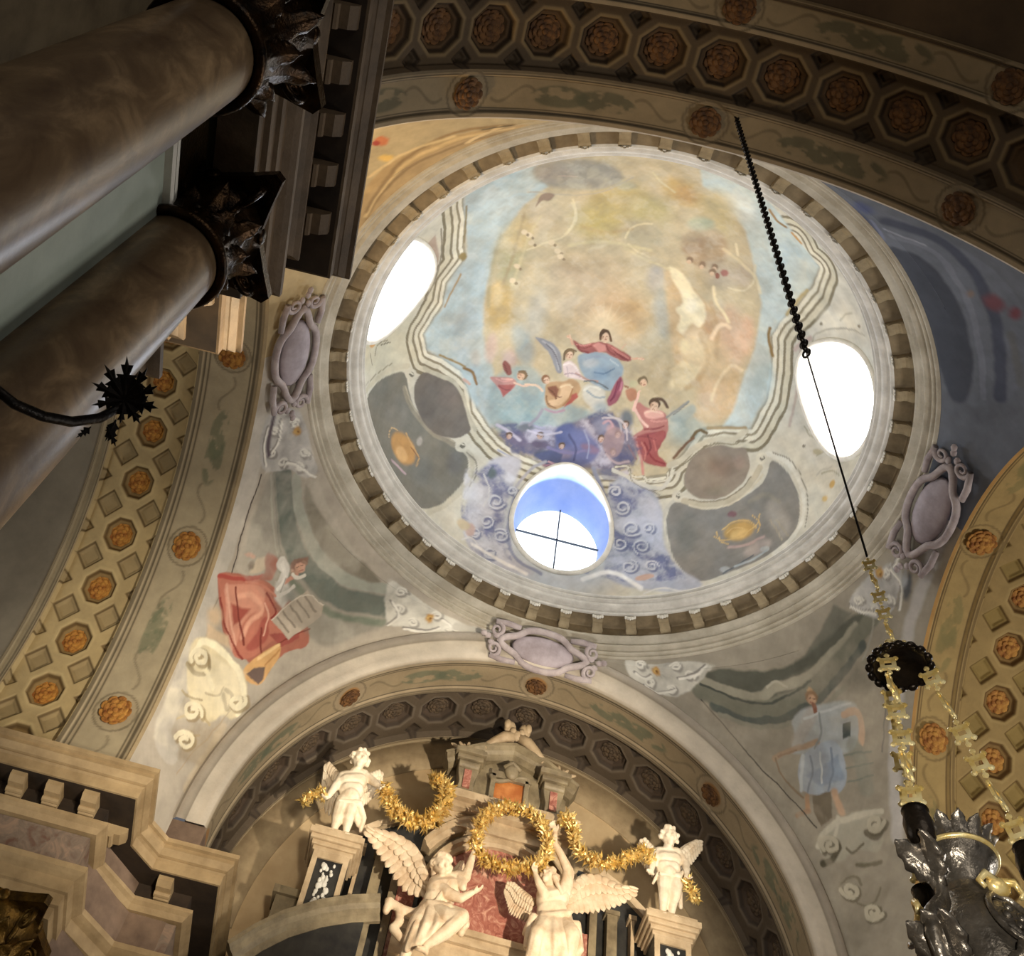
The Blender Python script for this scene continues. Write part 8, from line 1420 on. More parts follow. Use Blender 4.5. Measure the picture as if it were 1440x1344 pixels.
def column(name, x, y, label, group, mcap, ztop=7.25, hcap=.65, r=.30, nleaf=8, shaft=M_MARBLE):
    t = empty(name, (x, y, 0)); tag(t, label, 'column', group)
    pr = [(r*1.5, 0), (r*1.5, .25), (r*1.42, .3), (r*1.45, .4), (r*1.3, .48), (r*1.22, .52), (r*1.32, .6), (r*1.22, .68)]
    MB().lathe(pr, 40, None).build('base', M_CREAM, t, True)
    pr = []
    for i in range(41):
        s = i/40; z = .66+(ztop-.66)*s; rr = r*(1.19-.19*s**1.6)
        if i in (19,): pr += [(rr, z-.015), (rr-.012, z-.008), (rr-.012, z+.008), (rr, z+.015)]
        else: pr.append((rr, z))
    MB().lathe(pr, 64, None).build('shaft', shaft, t, True)
    MB().tube([((r+.03)*math.cos(a*PI/24), (r+.03)*math.sin(a*PI/24), ztop+.01) for a in range(48)], .035, 10, True).build('astragal', mcap, t, True)
    h = hcap
    cap = MB().lathe([(r*.98, ztop), (r*.98, ztop+.1), (r*1.0, ztop+h*.55), (r*1.15, ztop+h*.8), (r*1.3, ztop+h*.88)], 32).build('capital', mcap, t, True)
    q = r*1.62; m_ = r*1.22; ab = []
    for k in range(4):
        a = k*PI/2; c_ = lambda px, py: (px*math.cos(a)-py*math.sin(a), px*math.sin(a)+py*math.cos(a))
        ab += [c_(q, -q*.9), c_(q*.88, -q*.5), c_(m_, 0), c_(q*.88, q*.5), c_(q, q*.9)]
    MB().prism(ab, ztop+h*.88, ztop+h).build('abacus', mcap, cap)
    l1 = acanthus(h*.48, r*.78, .9).build('leaf', mcap, cap, True); l2 = acanthus(h*.74, r*.74, 1.0).build('leaf', mcap, cap, True)
    for src, off in ((l1, 0), (l2, .5)):
        for k in range(nleaf):
            Mx = Matrix.Translation((0, 0, ztop+.04)) @ Matrix.Rotation(2*PI*(k+off)/nleaf, 4, 'Z') @ Matrix.Translation((r*.98, 0, 0))
            if k == 0: src.matrix_local = Mx
            else: ref(src, 'leaf', cap, Mx)
    vb = MB(); pts = []; rr = []
    for i in range(34):
        a = i*.42; s = .125*r/.3*math.exp(-a*.12)
        pts.append((r*1.55-.02-s*math.cos(a+.6), 0, ztop+h*.76+s*math.sin(a+.6))); rr.append(.03*math.exp(-a*.05))
    vb.tube([(r*1.0, 0, ztop+h*.45), (r*1.15, 0, ztop+h*.62)]+pts, [.02, .026]+rr, 7)
    v0 = vb.build('volute', mcap, cap, True)
    for k in range(4):
        Mx = Matrix.Rotation(PI/4+k*PI/2, 4, 'Z')
        if k == 0: v0.matrix_local = Mx
        else: ref(v0, 'volute', cap, Mx)
    fl = MB().ell((m_+.01, 0, ztop+h*.93), (.03, .06, .06)).build('flower', mcap, cap, True)
    for k in range(1, 4): ref(fl, 'flower', cap, Matrix.Rotation(k*PI/2, 4, 'Z'))
    return t
column('marble_column', -3.8, -4.85, 'brown marble column behind the black leaf bracket, lower of the two at the left', 'marble columns under the dark entablature', M_BRONZE)
column('marble_column', -3.6, -6.3, 'brown marble column nearest the camera, in the upper left corner', 'marble columns under the dark entablature', M_BRONZE, 6.95, .95)
column('gilded_column', -5.25, 3.3, 'column with a dull gilded leaf capital under the tan entablature, lower left corner', None, M_DULLGILT, 7.1, .75, .3, 8, M_MARBLE)

# ------------------------------------------------------------------ leaf bracket on the column
lb = empty('leaf_bracket', (-3.55, -5.25, 4.72)); tag(lb, 'black wrought iron bracket ending in a spiky leaf burst, by the lower column', 'bracket')
def L_(p): return (p[0]+3.55, p[1]+5.25, p[2]-4.72)
armp = FIGURES['bracket_arm']
MB().tube([L_(p) for p in armp], [.018, .02, .021, .022, .022, .02, .014], 10).build('arm', M_IRON, lb, True)
def spiky(L, W, nl=4):
    half = [(0, .12), (.14, .2), (.34, .95), (.36, .28), (.58, .85), (.58, .24), (.8, .5), (.8, .16)]
    left = [(L*t, W*q) for t, q in half]; right = [(L*t, -W*q) for t, q in half]
    poly = left+[(L, 0)]+right[::-1]
    n_ = len(poly)
    v = []; f = []
    for s in (.008, -.008):
        for x, y in poly: v.append((x, y, s+.25*L*(x/L)**2-.4*abs(y)*.5))
        v.append((L*.5, 0, s+.07*L+.02))
    for i in range(n_):
        j = (i+1) % n_
        f += [(i, j, n_), (n_+1+j, n_+1+i, 2*n_+1), (i, n_+1+i, n_+1+j, j)]
    return MB().add(v, f)
tip = Vector(L_(FIGURES['bracket_tip'])); vx = Vector((.96, -.20, .18)).normalized(); vy = Vector((-.20, -.78, .60)); vy = (vy-vx*vy.dot(vx)).normalized(); vz = vx.cross(vy)
src = None
for k, (deg, ln) in enumerate(((-52, .14), (-16, .17), (18, .165), (50, .17), (84, .185), (117, .17), (150, .15), (-92, .11), (190, .13))):
    a = math.radians(deg); d = vx*math.cos(a)+vy*math.sin(a); s = vz.cross(d)
    Mx = Matrix(((d.x, s.x, vz.x, tip.x), (d.y, s.y, vz.y, tip.y), (d.z, s.z, vz.z, tip.z), (0, 0, 0, 1))) @ Matrix.Scale(ln, 4)
    if src is None: src = spiky(1, .30, 3).build('leaf', M_IRON, lb); src.matrix_local = Mx
    else: ref(src, 'leaf', lb, Mx)
for p, sc, dg in ((FIGURES['bracket_drop'][0], .10, -110), (FIGURES['bracket_drop'][1], .10, -60), (FIGURES['bracket_drop'][2], .07, -140)):
    a = math.radians(dg); d = vx*math.cos(a)+vy*math.sin(a); s = vz.cross(d); q = Vector(L_(p))
    ref(src, 'leaf', lb, Matrix(((d.x, s.x, vz.x, q.x), (d.y, s.y, vz.y, q.y), (d.z, s.z, vz.z, q.z), (0, 0, 0, 1))) @ Matrix.Scale(sc, 4))

# ------------------------------------------------------------------ stucco cartouches under the ring
def cartouche(azd, r0, zc, label, wid, hgt, tilt):
    t = empty('cartouche', (r0*math.cos(math.radians(azd)), r0*math.sin(math.radians(azd)), zc)); tag(t, label, 'cartouche', 'stucco cartouches under the ring cornice')
    a = math.radians(azd)
    tx = Vector((-math.sin(a), math.cos(a), 0)); nin = Vector((-math.cos(a), -math.sin(a), 0))
    n_ = (nin*math.cos(tilt)+Vector((0, 0, -1))*math.sin(tilt)); up = n_.cross(tx)
    if up.z < 0: up = -up; tx = -tx
    t.rotation_euler = Matrix(((tx.x, up.x, n_.x), (tx.y, up.y, n_.y), (tx.z, up.z, n_.z))).to_euler()
    def bend(x, y, z): return (x, y, z+x*x*.07)
    N_ = 40; fr = []
    for i in range(N_):
        q = 2*PI*i/N_; k = 1+.10*math.cos(4*q)+.05*math.cos(6*q)
        fr.append(bend(wid*.62*k*math.cos(q), hgt*k*math.sin(q), .05))
    MB().tube(fr, .055, 8, True, None, 1.0).build('frame', M_CART, t, True)
    b = MB(); b.ell((0, 0, .03), (wid*.52, hgt*.78, .07), 24, 8); b.build('boss', M_CART_D, t, True)
    for sx in (-1, 1):
        for sy in (-1, 1):
            pts = []
            for i in range(26):
                q = i*.36; s = .13*math.exp(-q*.14)
                pts.append(bend(sx*(wid*.80+s*math.cos(q+1.2)), sy*(hgt*.52+s*math.sin(q+1.2)), .05))
            MB().tube([bend(sx*wid*.42, sy*hgt*.95, .04), bend(sx*wid*.62, sy*hgt*1.0, .05)]+pts, [.045, .05]+[.045*math.exp(-i*.04) for i in range(26)], 7).build('scroll', M_CART, t, True)
    for sx in (-1, 1):
        b = MB()
        for i in range(5): b.ell(bend(sx*(wid*(.72+.07*i)), .07*math.sin(i*2.2), .05), (.06, .05, .03), 7, 5)
        b.build('leaf_tip', M_CART, t, True)
    return t
cartouche(180, 4.66, 14.24, 'mauve stucco cartouche between the left arch and the ring cornice', 1.08, .34, .62)
cartouche(90, 4.36, 14.26, 'mauve stucco cartouche at the crown of the altar arch', .98, .29, .5)
cartouche(0, 4.66, 14.24, 'mauve stucco cartouche above the right arch', 1.08, .34, .62)

# ------------------------------------------------------------------ statues
def prims(name, P, mat, parent, vox=.013, smooth_it=4):
    """grows one continuous surface out of overlapping rounded volumes"""
    b = MB()
    for q in P:
        if q[0] == 'c': b.cone(q[1], q[2], q[3], q[4], 10)
        else: b.ell(q[1], q[2], 14, 10)
    o = b.build(name, mat, None); loc = parent.location
    o.data.transform(Matrix.Translation(-Vector(loc)))
    r_ = o.modifiers.new('r', 'REMESH'); r_.mode = 'VOXEL'; r_.voxel_size = vox; r_.use_smooth_shade = True
    s_ = o.modifiers.new('s', 'SMOOTH'); s_.factor = .5; s_.iterations = smooth_it
    dg = bpy.context.evaluated_depsgraph_get(); me = bpy.data.meshes.new_from_object(o.evaluated_get(dg)); me.name = name
    o.modifiers.clear(); o.data = me
    if not me.materials: me.materials.append(mat)
    me.polygons.foreach_set('use_smooth', [True]*len(me.polygons))
    o.parent = parent; return o
def along(pts, t):
    P = [Vector(p) for p in pts]; L = [0]
    for i in range(1, len(P)): L.append(L[-1]+(P[i]-P[i-1]).length)
    s = t*L[-1]
    for i in range(1, len(P)):
        if s <= L[i] or i == len(P)-1:
            k = (s-L[i-1])/max(1e-9, L[i]-L[i-1]); return P[i-1].lerp(P[i], k)
def wing(lead, trail, mat, parent, n_):
    b = MB(); off = Vector(parent.location)
    lead = [Vector(p)-off for p in lead]; trail = [Vector(p)-off for p in trail]
    b.tube([along(lead, i/14) for i in range(15)], [.05-.028*i/14 for i in range(15)], 8)
    for layer, (f0, f1, cnt, lift) in enumerate(((0, 1.0, n_, 0), (0, .58, n_, -.03), (0, .32, n_-1, -.055))):
        for i in range(cnt):
            t = (i+.5)/cnt; p = along(lead, t); q = along(trail, t); d = (q-p)*f1; L = d.length
            if L < .02: continue
            x = d.normalized(); nz = Vector((0, -1, 0)); nz = (nz-x*nz.dot(x)).normalized(); y = nz.cross(x)
            w = max(.028, (along(lead, min(1, t+.6/cnt))-along(lead, max(0, t-.6/cnt))).length*.62, (along(trail, min(1, t+.6/cnt))-along(trail, max(0, t-.6/cnt))).length*.5)
            w = min(w, .085)
            c_ = p+d*.5+nz*(-lift)
            Mx = Matrix(((x.x, y.x, nz.x, c_.x), (x.y, y.y, nz.y, c_.y), (x.z, y.z, nz.z, c_.z), (0, 0, 0, 1)))
            b.ell((0, 0, 0), (L*.54, w, .016), 12, 6, Mx)
    return b.build('wing', mat, parent, True)
def statue(key, loc, wings, label, name, cat, mat, hairmat, nfe, group=None):
    t = empty(name, loc); tag(t, label, cat, group)
    prims('body', FIGURES[key], mat, t, .0125, 3)
    prims('hair', FIGURES[key+'_hair'], hairmat, t, .014, 2)
    prims('drapery', FIGURES[key+'_drape'], mat, t, .016, 3)
    for w_ in wings: wing(*FIGURES[w_], mat, t, nfe)
    return t
zl = FIGURES['putto_left_base']; zr = FIGURES['putto_right_base']
statue('putto_left', zl, ('wing_pl_l', 'wing_pl_r'), 'white winged putto standing on the left pedestal holding a gold garland', 'putto_statue', 'statue', M_STATUE_W, M_STATUE_W, 9)
statue('putto_right', zr, ('wing_pr_l', 'wing_pr_r'), 'white winged putto standing on the right pedestal with one wing raised', 'putto_statue', 'statue', M_STATUE_W, M_STATUE_W, 9)
statue('angel_left', (-1.05, 4.95, 9.55), ('wing_al', 'wing_al2'), 'ivory angel left of the wreath, wing spread left and one arm raised', 'angel_statue', 'statue', M_STATUE, M_STATUE, 13)
statue('angel_right', (.45, 4.95, 9.55), ('wing_ar', 'wing_ar2'), 'ivory angel right of the wreath with a wing spread to the right', 'angel_statue', 'statue', M_STATUE, M_STATUE, 13)

# ------------------------------------------------------------------ garlands and wreath
def garland(name, pts, r, n_, label, cat, closed=False, seed=1, group=None):
    rnd = random.Random(seed); P = [Vector(p) for p in pts]
    if closed: P = P+[P[0]]
    o0 = P[0].copy(); b = MB()
    Pl = [p-o0 for p in P]
    b.tube([along(Pl, i/40) for i in range(41)], r*.35, 6)
    for i in range(n_):
        t = rnd.random(); p = along(Pl, t); d = (along(Pl, min(1, t+.01))-along(Pl, max(0, t-.01))).normalized()
        a = rnd.random()*2*PI; u_ = d.orthogonal().normalized(); w_ = d.cross(u_); out = u_*math.cos(a)+w_*math.sin(a)
        x = (out*(.6+rnd.random()*.6)+d*(rnd.random()*1.4-.5)).normalized(); y = d.cross(x)
        if y.length < .1: continue
        y.normalize(); z = x.cross(y)
        c_ = p+out*r*(.5+.5*rnd.random()); L = r*(.55+.5*rnd.random())
        Mx = Matrix(((x.x, y.x, z.x, c_.x), (x.y, y.y, z.y, c_.y), (x.z, y.z, z.z, c_.z), (0, 0, 0, 1)))
        if rnd.random() < .2: b.ell((0, 0, 0), (L*.35, L*.35, L*.35), 6, 5, Mx)
        else: b.add([(-L, 0, 0), (-.2*L, L*.42, .1*L), (L, 0, -.25*L), (-.2*L, -L*.42, .1*L), (0, 0, .28*L), (0, 0, -.08*L)], [(0, 3, 4), (3, 2, 4), (2, 1, 4), (1, 0, 4), (3, 0, 5), (2, 3, 5), (1, 2, 5), (0, 1, 5)], Mx)
    o = b.build(name, M_GOLD, None); o.location = o0; return tag(o, label, cat, group)
garland('leaf_garland', FIGURES['garland_left'], .10, 620, 'gold leaf garland sagging from the left putto towards the altar top', 'garland', False, 2)
garland('leaf_garland', FIGURES['garland_left_tail'], .075, 90, 'short gold garland end hanging at the left of the left putto', 'garland', False, 3)
garland('leaf_garland', FIGURES['garland_right'], .085, 560, 'gold leaf garland sagging from the wreath to the right putto', 'garland', False, 4)
garland('leaf_garland', FIGURES['garland_right_tail'], .075, 90, 'short gold garland end hanging at the right of the right putto', 'garland', False, 5)
garland('leaf_wreath', FIGURES['wreath'], .085, 900, 'round gold leaf wreath held up between the two angels', 'wreath', True, 6)

# ------------------------------------------------------------------ altar top
def yprism(b, poly, y0, y1): return b.prism(poly, 0, 1, Matrix(((1, 0, 0, 0), (0, 0, y1-y0, y0), (0, 1, 0, 0), (0, 0, 0, 1))))
def bar_along(b, pts, prof, y0):
    """moulding that follows a polyline in the xz plane; prof: (offset across, depth towards the camera)"""
    n_ = len(pts); rows = []
    for i in range(n_):
        p = Vector(pts[i]); e = (Vector(pts[min(i+1, n_-1)])-Vector(pts[max(i-1, 0)])).normalized(); nr = Vector((-e.y, e.x))
        rows.append([(p.x+nr.x*o, y0-d, p.y+nr.y*o) for o, d in prof])
    k = len(prof); v = [q for r_ in rows for q in r_]; f = []
    for i in range(n_-1):
        for j in range(k): f.append((i*k+j, i*k+(j+1) % k, (i+1)*k+(j+1) % k, (i+1)*k+j))
    f += [tuple(range(k))[::-1], tuple((n_-1)*k+j for j in range(k))]
    return b.add(v, f)
alt = empty('altar_retable', (-.1, 5.6, 9.3)); tag(alt, 'marble altar top with a small gabled crown piece and a red marble arched panel', 'altar')
def A_(b, name, mat, parent=alt, smooth=False, bevel=0):
    o = b.build(name, mat, None, smooth, bevel); fix_normals(o); off = Vector(alt.location)
    if parent is not alt: off = off+Vector(parent.location)
    o.data.transform(Matrix.Translation(-off)); o.parent = parent; return o
cx = -.1
arc = [(cx+1.18*math.cos(math.radians(a)), 10.66+1.18*math.sin(math.radians(a))) for a in range(150, 29, -4)]
b = MB(); bar_along(b, arc, [(.10, .0), (.10, .30), (.06, .30), (.03, .24), (-.02, .22), (-.04, .20), (-.04, 0)], 5.6); A_(b, 'arched_cornice', M_CREAM)
arc2 = [(cx+1.07*math.cos(math.radians(a)), 10.66+1.07*math.sin(math.radians(a))) for a in range(155, 24, -4)]
b = MB(); bar_along(b, arc2, [(.09, 0), (.09, .10), (-.05, .10), (-.05, 0)], 5.6); A_(b, 'arched_frieze', M_GREYST)
arc3 = [(cx+.96*math.cos(math.radians(a)), 10.66+.96*math.sin(math.radians(a))) for a in range(165, 14, -4)]
b = MB(); bar_along(b, arc3, [(.08, 0), (.08, .22), (.03, .22), (.0, .16), (-.05, .14), (-.05, 0)], 5.6); A_(b, 'arched_moulding', M_CREAM)
b = MB(); yprism(b, [(cx-1.0, 9.6), (cx+1.0, 9.6)]+[(cx+.95*math.cos(math.radians(a)), 10.66+.95*math.sin(math.radians(a))) for a in range(0, 181, 10)], 5.52, 5.6); A_(b, 'red_panel', M_RED)
b = MB()
for z0, z1, y0 in ((10.12, 10.2, 5.24), (10.02, 10.12, 5.28), (9.78, 10.02, 5.34), (9.68, 9.78, 5.26), (0, 9.68, 5.34)): b.box(cx-1.25, cx+1.25, y0, 5.6, z0, z1)
A_(b, 'ledge', M_CREAM)
b = MB()
for z0, z1, y0, hw in ((11.86, 11.95, 5.22, 1.0), (11.95, 12.06, 5.12, 1.04), (12.06, 12.2, 5.28, .95), (11.66, 11.86, 5.34, .92)): b.box(cx-hw, cx+hw, y0, 5.75, z0, z1)
A_(b, 'attic_base', M_CREAM)
b = MB()
for z0, z1, y0, hw in ((12.2, 12.95, 5.62, .62),): b.box(cx-hw, cx+hw, y0, 5.95, z0, z1)
yprism(b, [(cx-.9, 12.2), (cx+.9, 12.2), (cx+.9, 12.8), (cx, 13.25), (cx-.9, 12.8)], 5.7, 5.98); A_(b, 'attic_block', M_GREYST)
for s in (-1, 1):                               # scrolled side piers with a pink inlay
    b = MB(); x = cx+s*.66
    yprism(b, [(x-.13, 12.2), (x+.13, 12.2), (x+.11, 12.45), (x+.15, 12.62), (x+.17, 12.82), (x-.17, 12.82), (x-.15, 12.62), (x-.11, 12.45)], 5.42, 5.75)
    b.tube([(x-.16, 5.44, 12.74), (x+.16, 5.44, 12.74)], .07, 10); b.tube([(x-.12, 5.44, 12.27), (x+.12, 5.44, 12.27)], .055, 10)
    o = A_(b, 'scroll_pier', M_GREYST, alt, False, .012)
    b = MB(); b.box(x-.055, x+.055, 5.39, 5.43, 12.34, 12.64); A_(b, 'inlay', M_RED)
    b = MB(); b.box(x-.2, x+.2, 5.38, 5.8, 12.82, 12.90); b.box(x-.24, x+.24, 5.33, 5.8, 12.90, 12.98); b.box(x-.2, x+.2, 5.36, 5.8, 12.98, 13.02); A_(b, 'pier_cap', M_GREYST, alt, False, .01)
b = MB()
gab = [(cx-.98, 12.80), (cx-.46, 13.10), (cx, 13.24), (cx+.46, 13.10), (cx+.98, 12.80)]
bar_along(b, gab, [(.14, 0), (.14, .34), (.09, .34), (.05, .27), (.0, .24), (-.05, .16), (-.05, 0)], 5.78); A_(b, 'gable_cornice', M_GREYST)
b = MB()
for x0, x1, z0, z1 in ((cx-.3, cx-.22, 12.25, 12.8), (cx+.22, cx+.3, 12.25, 12.8), (cx-.3, cx+.3, 12.74, 12.86)): b.box(x0, x1, 5.5, 5.66, z0, z1)
b.tube([(cx+.3*math.cos(a*PI/16), 5.52, 12.76+.08*math.sin(2*a*PI/16)) for a in range(17)], .035, 8)
A_(b, 'panel_frame', M_GREYST, alt, False, .01)
b = MB(); b.box(cx-.22, cx+.22, 5.56, 5.64, 12.25, 12.76); A_(b, 'orange_panel', M_ORANGE)
b = MB(); b.ell((cx, 5.48, 12.86), (.11, .07, .13), 12, 9); b.tube([(cx-.13, 5.46, 12.9), (cx, 5.43, 12.99), (cx+.13, 5.46, 12.9)], .03, 8); A_(b, 'mask', M_GREYST, alt, True)
b = MB()                                        # bow shaped crest on the gable
for s in (-1, 1):
    b.tube([(cx+s*.06, 5.5, 13.52), (cx+s*.2, 5.48, 13.46), (cx+s*.34, 5.48, 13.33), (cx+s*.48, 5.5, 13.2)], [.09, .085, .07, .05], 9)
    b.ell((cx+s*.12, 5.5, 13.68), (.10, .06, .13), 10, 8); b.ell((cx+s*.17, 5.47, 13.72), (.06, .05, .09), 8, 7); b.ell((cx+s*.07, 5.45, 13.58), (.06, .05, .08), 8, 7)
b.ell((cx, 5.47, 13.53), (.08, .07, .09), 10, 8); A_(b, 'crest', M_CREAM, alt, True)
for s in (-1, 1):                               # leaf ornaments on the pier caps
    b = MB()
    for i, (dx, dz, a) in enumerate(((0, .1, 0), (-.1, .08, .7), (.1, .08, -.7), (-.2, .05, 1.2), (.2, .05, -1.2), (-.05, .05, .3), (.06, .05, -.3))):
        b.ell((0, 0, 0), (.035, .02, .085), 7, 6, Matrix.Translation((cx+s*.72+dx, 5.5, 13.04+dz)) @ Matrix.Rotation(-a, 4, 'Y'))
    A_(b, 'leaf_ornament', M_CREAM, alt, True)
for s in (-1, 1):                               # dark slate shoulders with pale vertical mouldings
    b = MB(); yprism(b, [(cx+s*1.0, 9.0), (cx+s*2.35, 9.0), (cx+s*2.35, 10.9), (cx+s*2.15, 11.2), (cx+s*1.55, 11.62), (cx+s*1.15, 11.68), (cx+s*1.0, 11.4)], 5.62, 6.1); A_(b, 'slate_shoulder', M_SLATE)
    b = MB(); bar_along(b, [(cx+s*2.3, 10.98), (cx+s*2.1, 11.22), (cx+s*1.75, 11.5), (cx+s*1.45, 11.66)][::-s], [(.05, 0), (.05, .14), (-.02, .10), (-.02, 0)], 5.64); A_(b, 'sloping_moulding', M_CREAM)
    for x0, w_, zt in ((1.36, .10, 11.1), (1.62, .14, 11.05), (1.9, .05, 11.05)):
        b = MB(); x = cx+s*x0; b.box(x-w_/2, x+w_/2, 5.46, 5.64, 9.0, zt); b.box(x-w_/2-.03, x+w_/2+.03, 5.44, 5.64, zt, zt+.06); A_(b, 'pilaster_strip', M_GREYST if w_ > .06 else M_CREAM)
    b = MB(); b.box(cx+s*1.18-.12, cx+s*1.18+.12, 5.5, 5.62, 9.0, 10.72); A_(b, 'red_strip', M_RED)

def pedestal(x, y, ztop, label):
    t = empty('statue_pedestal', (x, y, 0)); tag(t, label, 'pedestal', 'pedestals of the putti')
    z = ztop
    b = MB()
    for z0, z1, h in ((z-.05, z, .33), (z-.13, z-.05, .37), (z-.19, z-.13, .34), (z-.25, z-.19, .30), (z-.31, z-.25, .27)): b.box(-h, h, -h*.85, h*.85, z0, z1)
    b.build('cap', M_CREAM, t, False, .008)
    b = MB(); b.box(-.24, .24, -.2, .22, 0, z-.31); b.build('die', M_SLATE, t)
    b = MB()
    for x0, x1, z0, z1 in ((-.24, -.17, 0, z-.31), (.17, .24, 0, z-.31), (-.17, .17, z-.40, z-.31)): b.box(x0, x1, -.225, -.198, z0, z1)
    b.build('panel_border', M_CREAM, t)
    b = MB(); rnd = random.Random(8)
    for i in range(46):
        zz = z-.46-i*.02; r_ = .012+.022*rnd.random()
        b.ell(((rnd.random()-.5)*.16, -.208-.01*rnd.random(), zz), (r_*1.2, .016, r_*1.5), 6, 5)
    b.build('carved_panel', M_WHITE, t, True)
    return t
pedestal(zl[0]-.03, 5.15, zl[2], 'stone pedestal with a white carved strip under the left putto')
pedestal(zr[0]+.01, 5.15, zr[2], 'stone pedestal under the right putto')
bp = empty('broken_pediment', (-2.4, 4.9, 9.0)); tag(bp, 'grey stone half of a curved broken pediment, bottom left of the altar', 'pediment')
top = [(-3.2, 8.98), (-2.96, 9.25), (-2.69, 9.49), (-2.31, 9.73), (-1.95, 9.89), (-1.6, 10.0)]
b = MB(); bar_along(b, top, [(.02, 0), (.02, .19), (-.03, .19), (-.06, .14), (-.12, .12), (-.16, .06), (-.24, .05), (-.24, 0)], 4.93)
o = b.build('curved_cornice', M_GREYST, None); fix_normals(o); o.data.transform(Matrix.Translation(-bp.location)); o.parent = bp
b = MB(); yprism(b, [(-3.1, 0), (-1.72, 0), (-1.72, 9.74), (-1.97, 9.66), (-2.33, 9.5), (-2.69, 9.24), (-2.94, 9.02), (-3.1, 8.85)], 4.89, 4.93)
o = b.build('tympanum', M_SLATE, None); fix_normals(o); o.data.transform(Matrix.Translation(-bp.location)); o.parent = bp
o = MB().box(-2.92, -2.56, 5.45, 5.8, 0, 10.12).box(-2.97, -2.52, 5.4, 5.8, 10.12, 10.22).build('stone_plinth', M_GREYST); tag(o, 'low stone plinth beside the left pedestal, against the lunette wall', 'plinth')
# ------------------------------------------------------------------ hanging lamp
LX, LY = .36, -4.88
lamp = empty('hanging_lamp', (LX, LY, 3.7)); tag(lamp, 'dark silver hanging lamp with gold chains in front of the right arch, lower right', 'lamp')
z_ = lambda z: z-3.7
def ring_link(l, w, r): return MB().tube([(w*math.cos(a), 0, l*math.sin(a)) for a in [2*PI*i/12 for i in range(12)]], r, 6, True)
lk = ring_link(.043, .03, .0085).build('chain_link', M_IRON, lamp, True)
zt = 13.9; k = 0
while zt > 8.0:
    Mx = Matrix.Translation((0, 0, z_(zt))) @ Matrix.Rotation((k % 2)*PI/2+.5, 4, 'Z')
    if k == 0: lk.matrix_local = Mx
    else: ref(lk, 'chain_link', lamp, Mx)
    zt -= .066; k += 1
MB().tube([(0, 0, z_(8.02)), (0, 0, z_(5.93))], .0065, 6).build('hanging_rod', M_IRON, lamp, True)
def square_link():
    b = MB(); s, g, t = .032, .014, .006
    for x0, x1, y0, y1 in ((-s, s, -s, -g), (-s, s, g, s), (-s, -g, -g, g), (g, s, -g, g)): b.box(x0, x1, -t, t, y0, y1)
    for x, y in ((-s, -s), (s, -s), (-s, s), (s, s)): b.ell((x, 0, y), (.012, .008, .012), 6, 5)
    for sg in (-1, 1): b.tube([(0, 0, sg*s), (0, 0, sg*(s+.026))], .006, 6); b.ell((0, 0, sg*(s+.022)), (.012, .006, .012), 6, 5)
    return b
gl = square_link().build('gold_link', M_GOLDL, lamp, False)
def gold_chain(p, q, nl, first=False):
    p, q = Vector(p), Vector(q); d = (q-p); L = d.length; x = d/L
    for i in range(nl):
        c_ = p+d*((i+.5)/nl); side = Vector((-.45, -.72, -.53)) if i % 3 != 1 else Vector((.5, -.65, -.4)); y = (side-x*side.dot(x)).normalized(); s = y.cross(-x)
        sc = L/nl/.115*.82
        Mx = Matrix(((s.x, y.x, -x.x, c_.x), (s.y, y.y, -x.y, c_.y), (s.z, y.z, -x.z, c_.z), (0, 0, 0, 1))) @ Matrix.Scale(sc, 4)
        if first and i == 0: gl.matrix_local = Mx
        else: ref(gl, 'gold_link', lamp, Mx)
gold_chain((0, 0, z_(5.92)), (0, 0, z_(5.36)), 5, True)
b = MB(); b.lathe([(.005, z_(5.30)), (.05, z_(5.295)), (.075, z_(5.265)), (.11, z_(5.235)), (.13, z_(5.215)), (.13, z_(5.20)), (.10, z_(5.205)), (.06, z_(5.225)), (.005, z_(5.24))], 32)
b.build('canopy', M_LAMPDARK, lamp, True)
sc0 = MB().ell((.127, 0, z_(5.205)), (.018, .024, .014), 8, 6).build('scallop', M_LAMPDARK, lamp, True)
for i in range(1, 16): ref(sc0, 'scallop', lamp, Matrix.Rotation(2*PI*i/16, 4, 'Z'))
b = MB()
for i in range(16):
    a = 2*PI*i/16; b.ell((.085*math.cos(a), .085*math.sin(a), z_(5.262)), (.012, .012, .012), 6, 5)
b.build('beading', M_GOLDL, lamp, True)
MB().tube([(.035*math.cos(a), 0, z_(5.325)+.035*math.sin(a)) for a in [2*PI*i/14 for i in range(14)]], .007, 6, True).build('hook', M_GOLDL, lamp, True)
AZ = (215, 335, 95)
for i, a in enumerate(AZ):
    a = math.radians(a); gold_chain((.10*math.cos(a), .10*math.sin(a), z_(5.2)), (.235*math.cos(a), .235*math.sin(a), z_(4.34)), 6)
z_ = lambda z: z-3.9
body = MB().lathe([(.004, z_(4.6)), (.05, z_(4.58)), (.09, z_(4.55)), (.125, z_(4.52)), (.13, z_(4.49)), (.10, z_(4.45)), (.075, z_(4.40)), (.08, z_(4.36)), (.115, z_(4.31)), (.16, z_(4.22)), (.18, z_(4.12)), (.175, z_(4.03)), (.15, z_(3.95)), (.11, z_(3.88)), (.07, z_(3.84)), (.05, z_(3.78)), (.01, z_(3.72))], 48).build('vase', M_SILVER, lamp, True)
MB().tube([(.132*math.cos(2*PI*i/40), .132*math.sin(2*PI*i/40), z_(4.50)) for i in range(40)], .009, 8, True).build('rim', M_GOLDL, body, True)
lf = acanthus(.12, .075, .9).build('crown_leaf', M_SILVER, body, True)
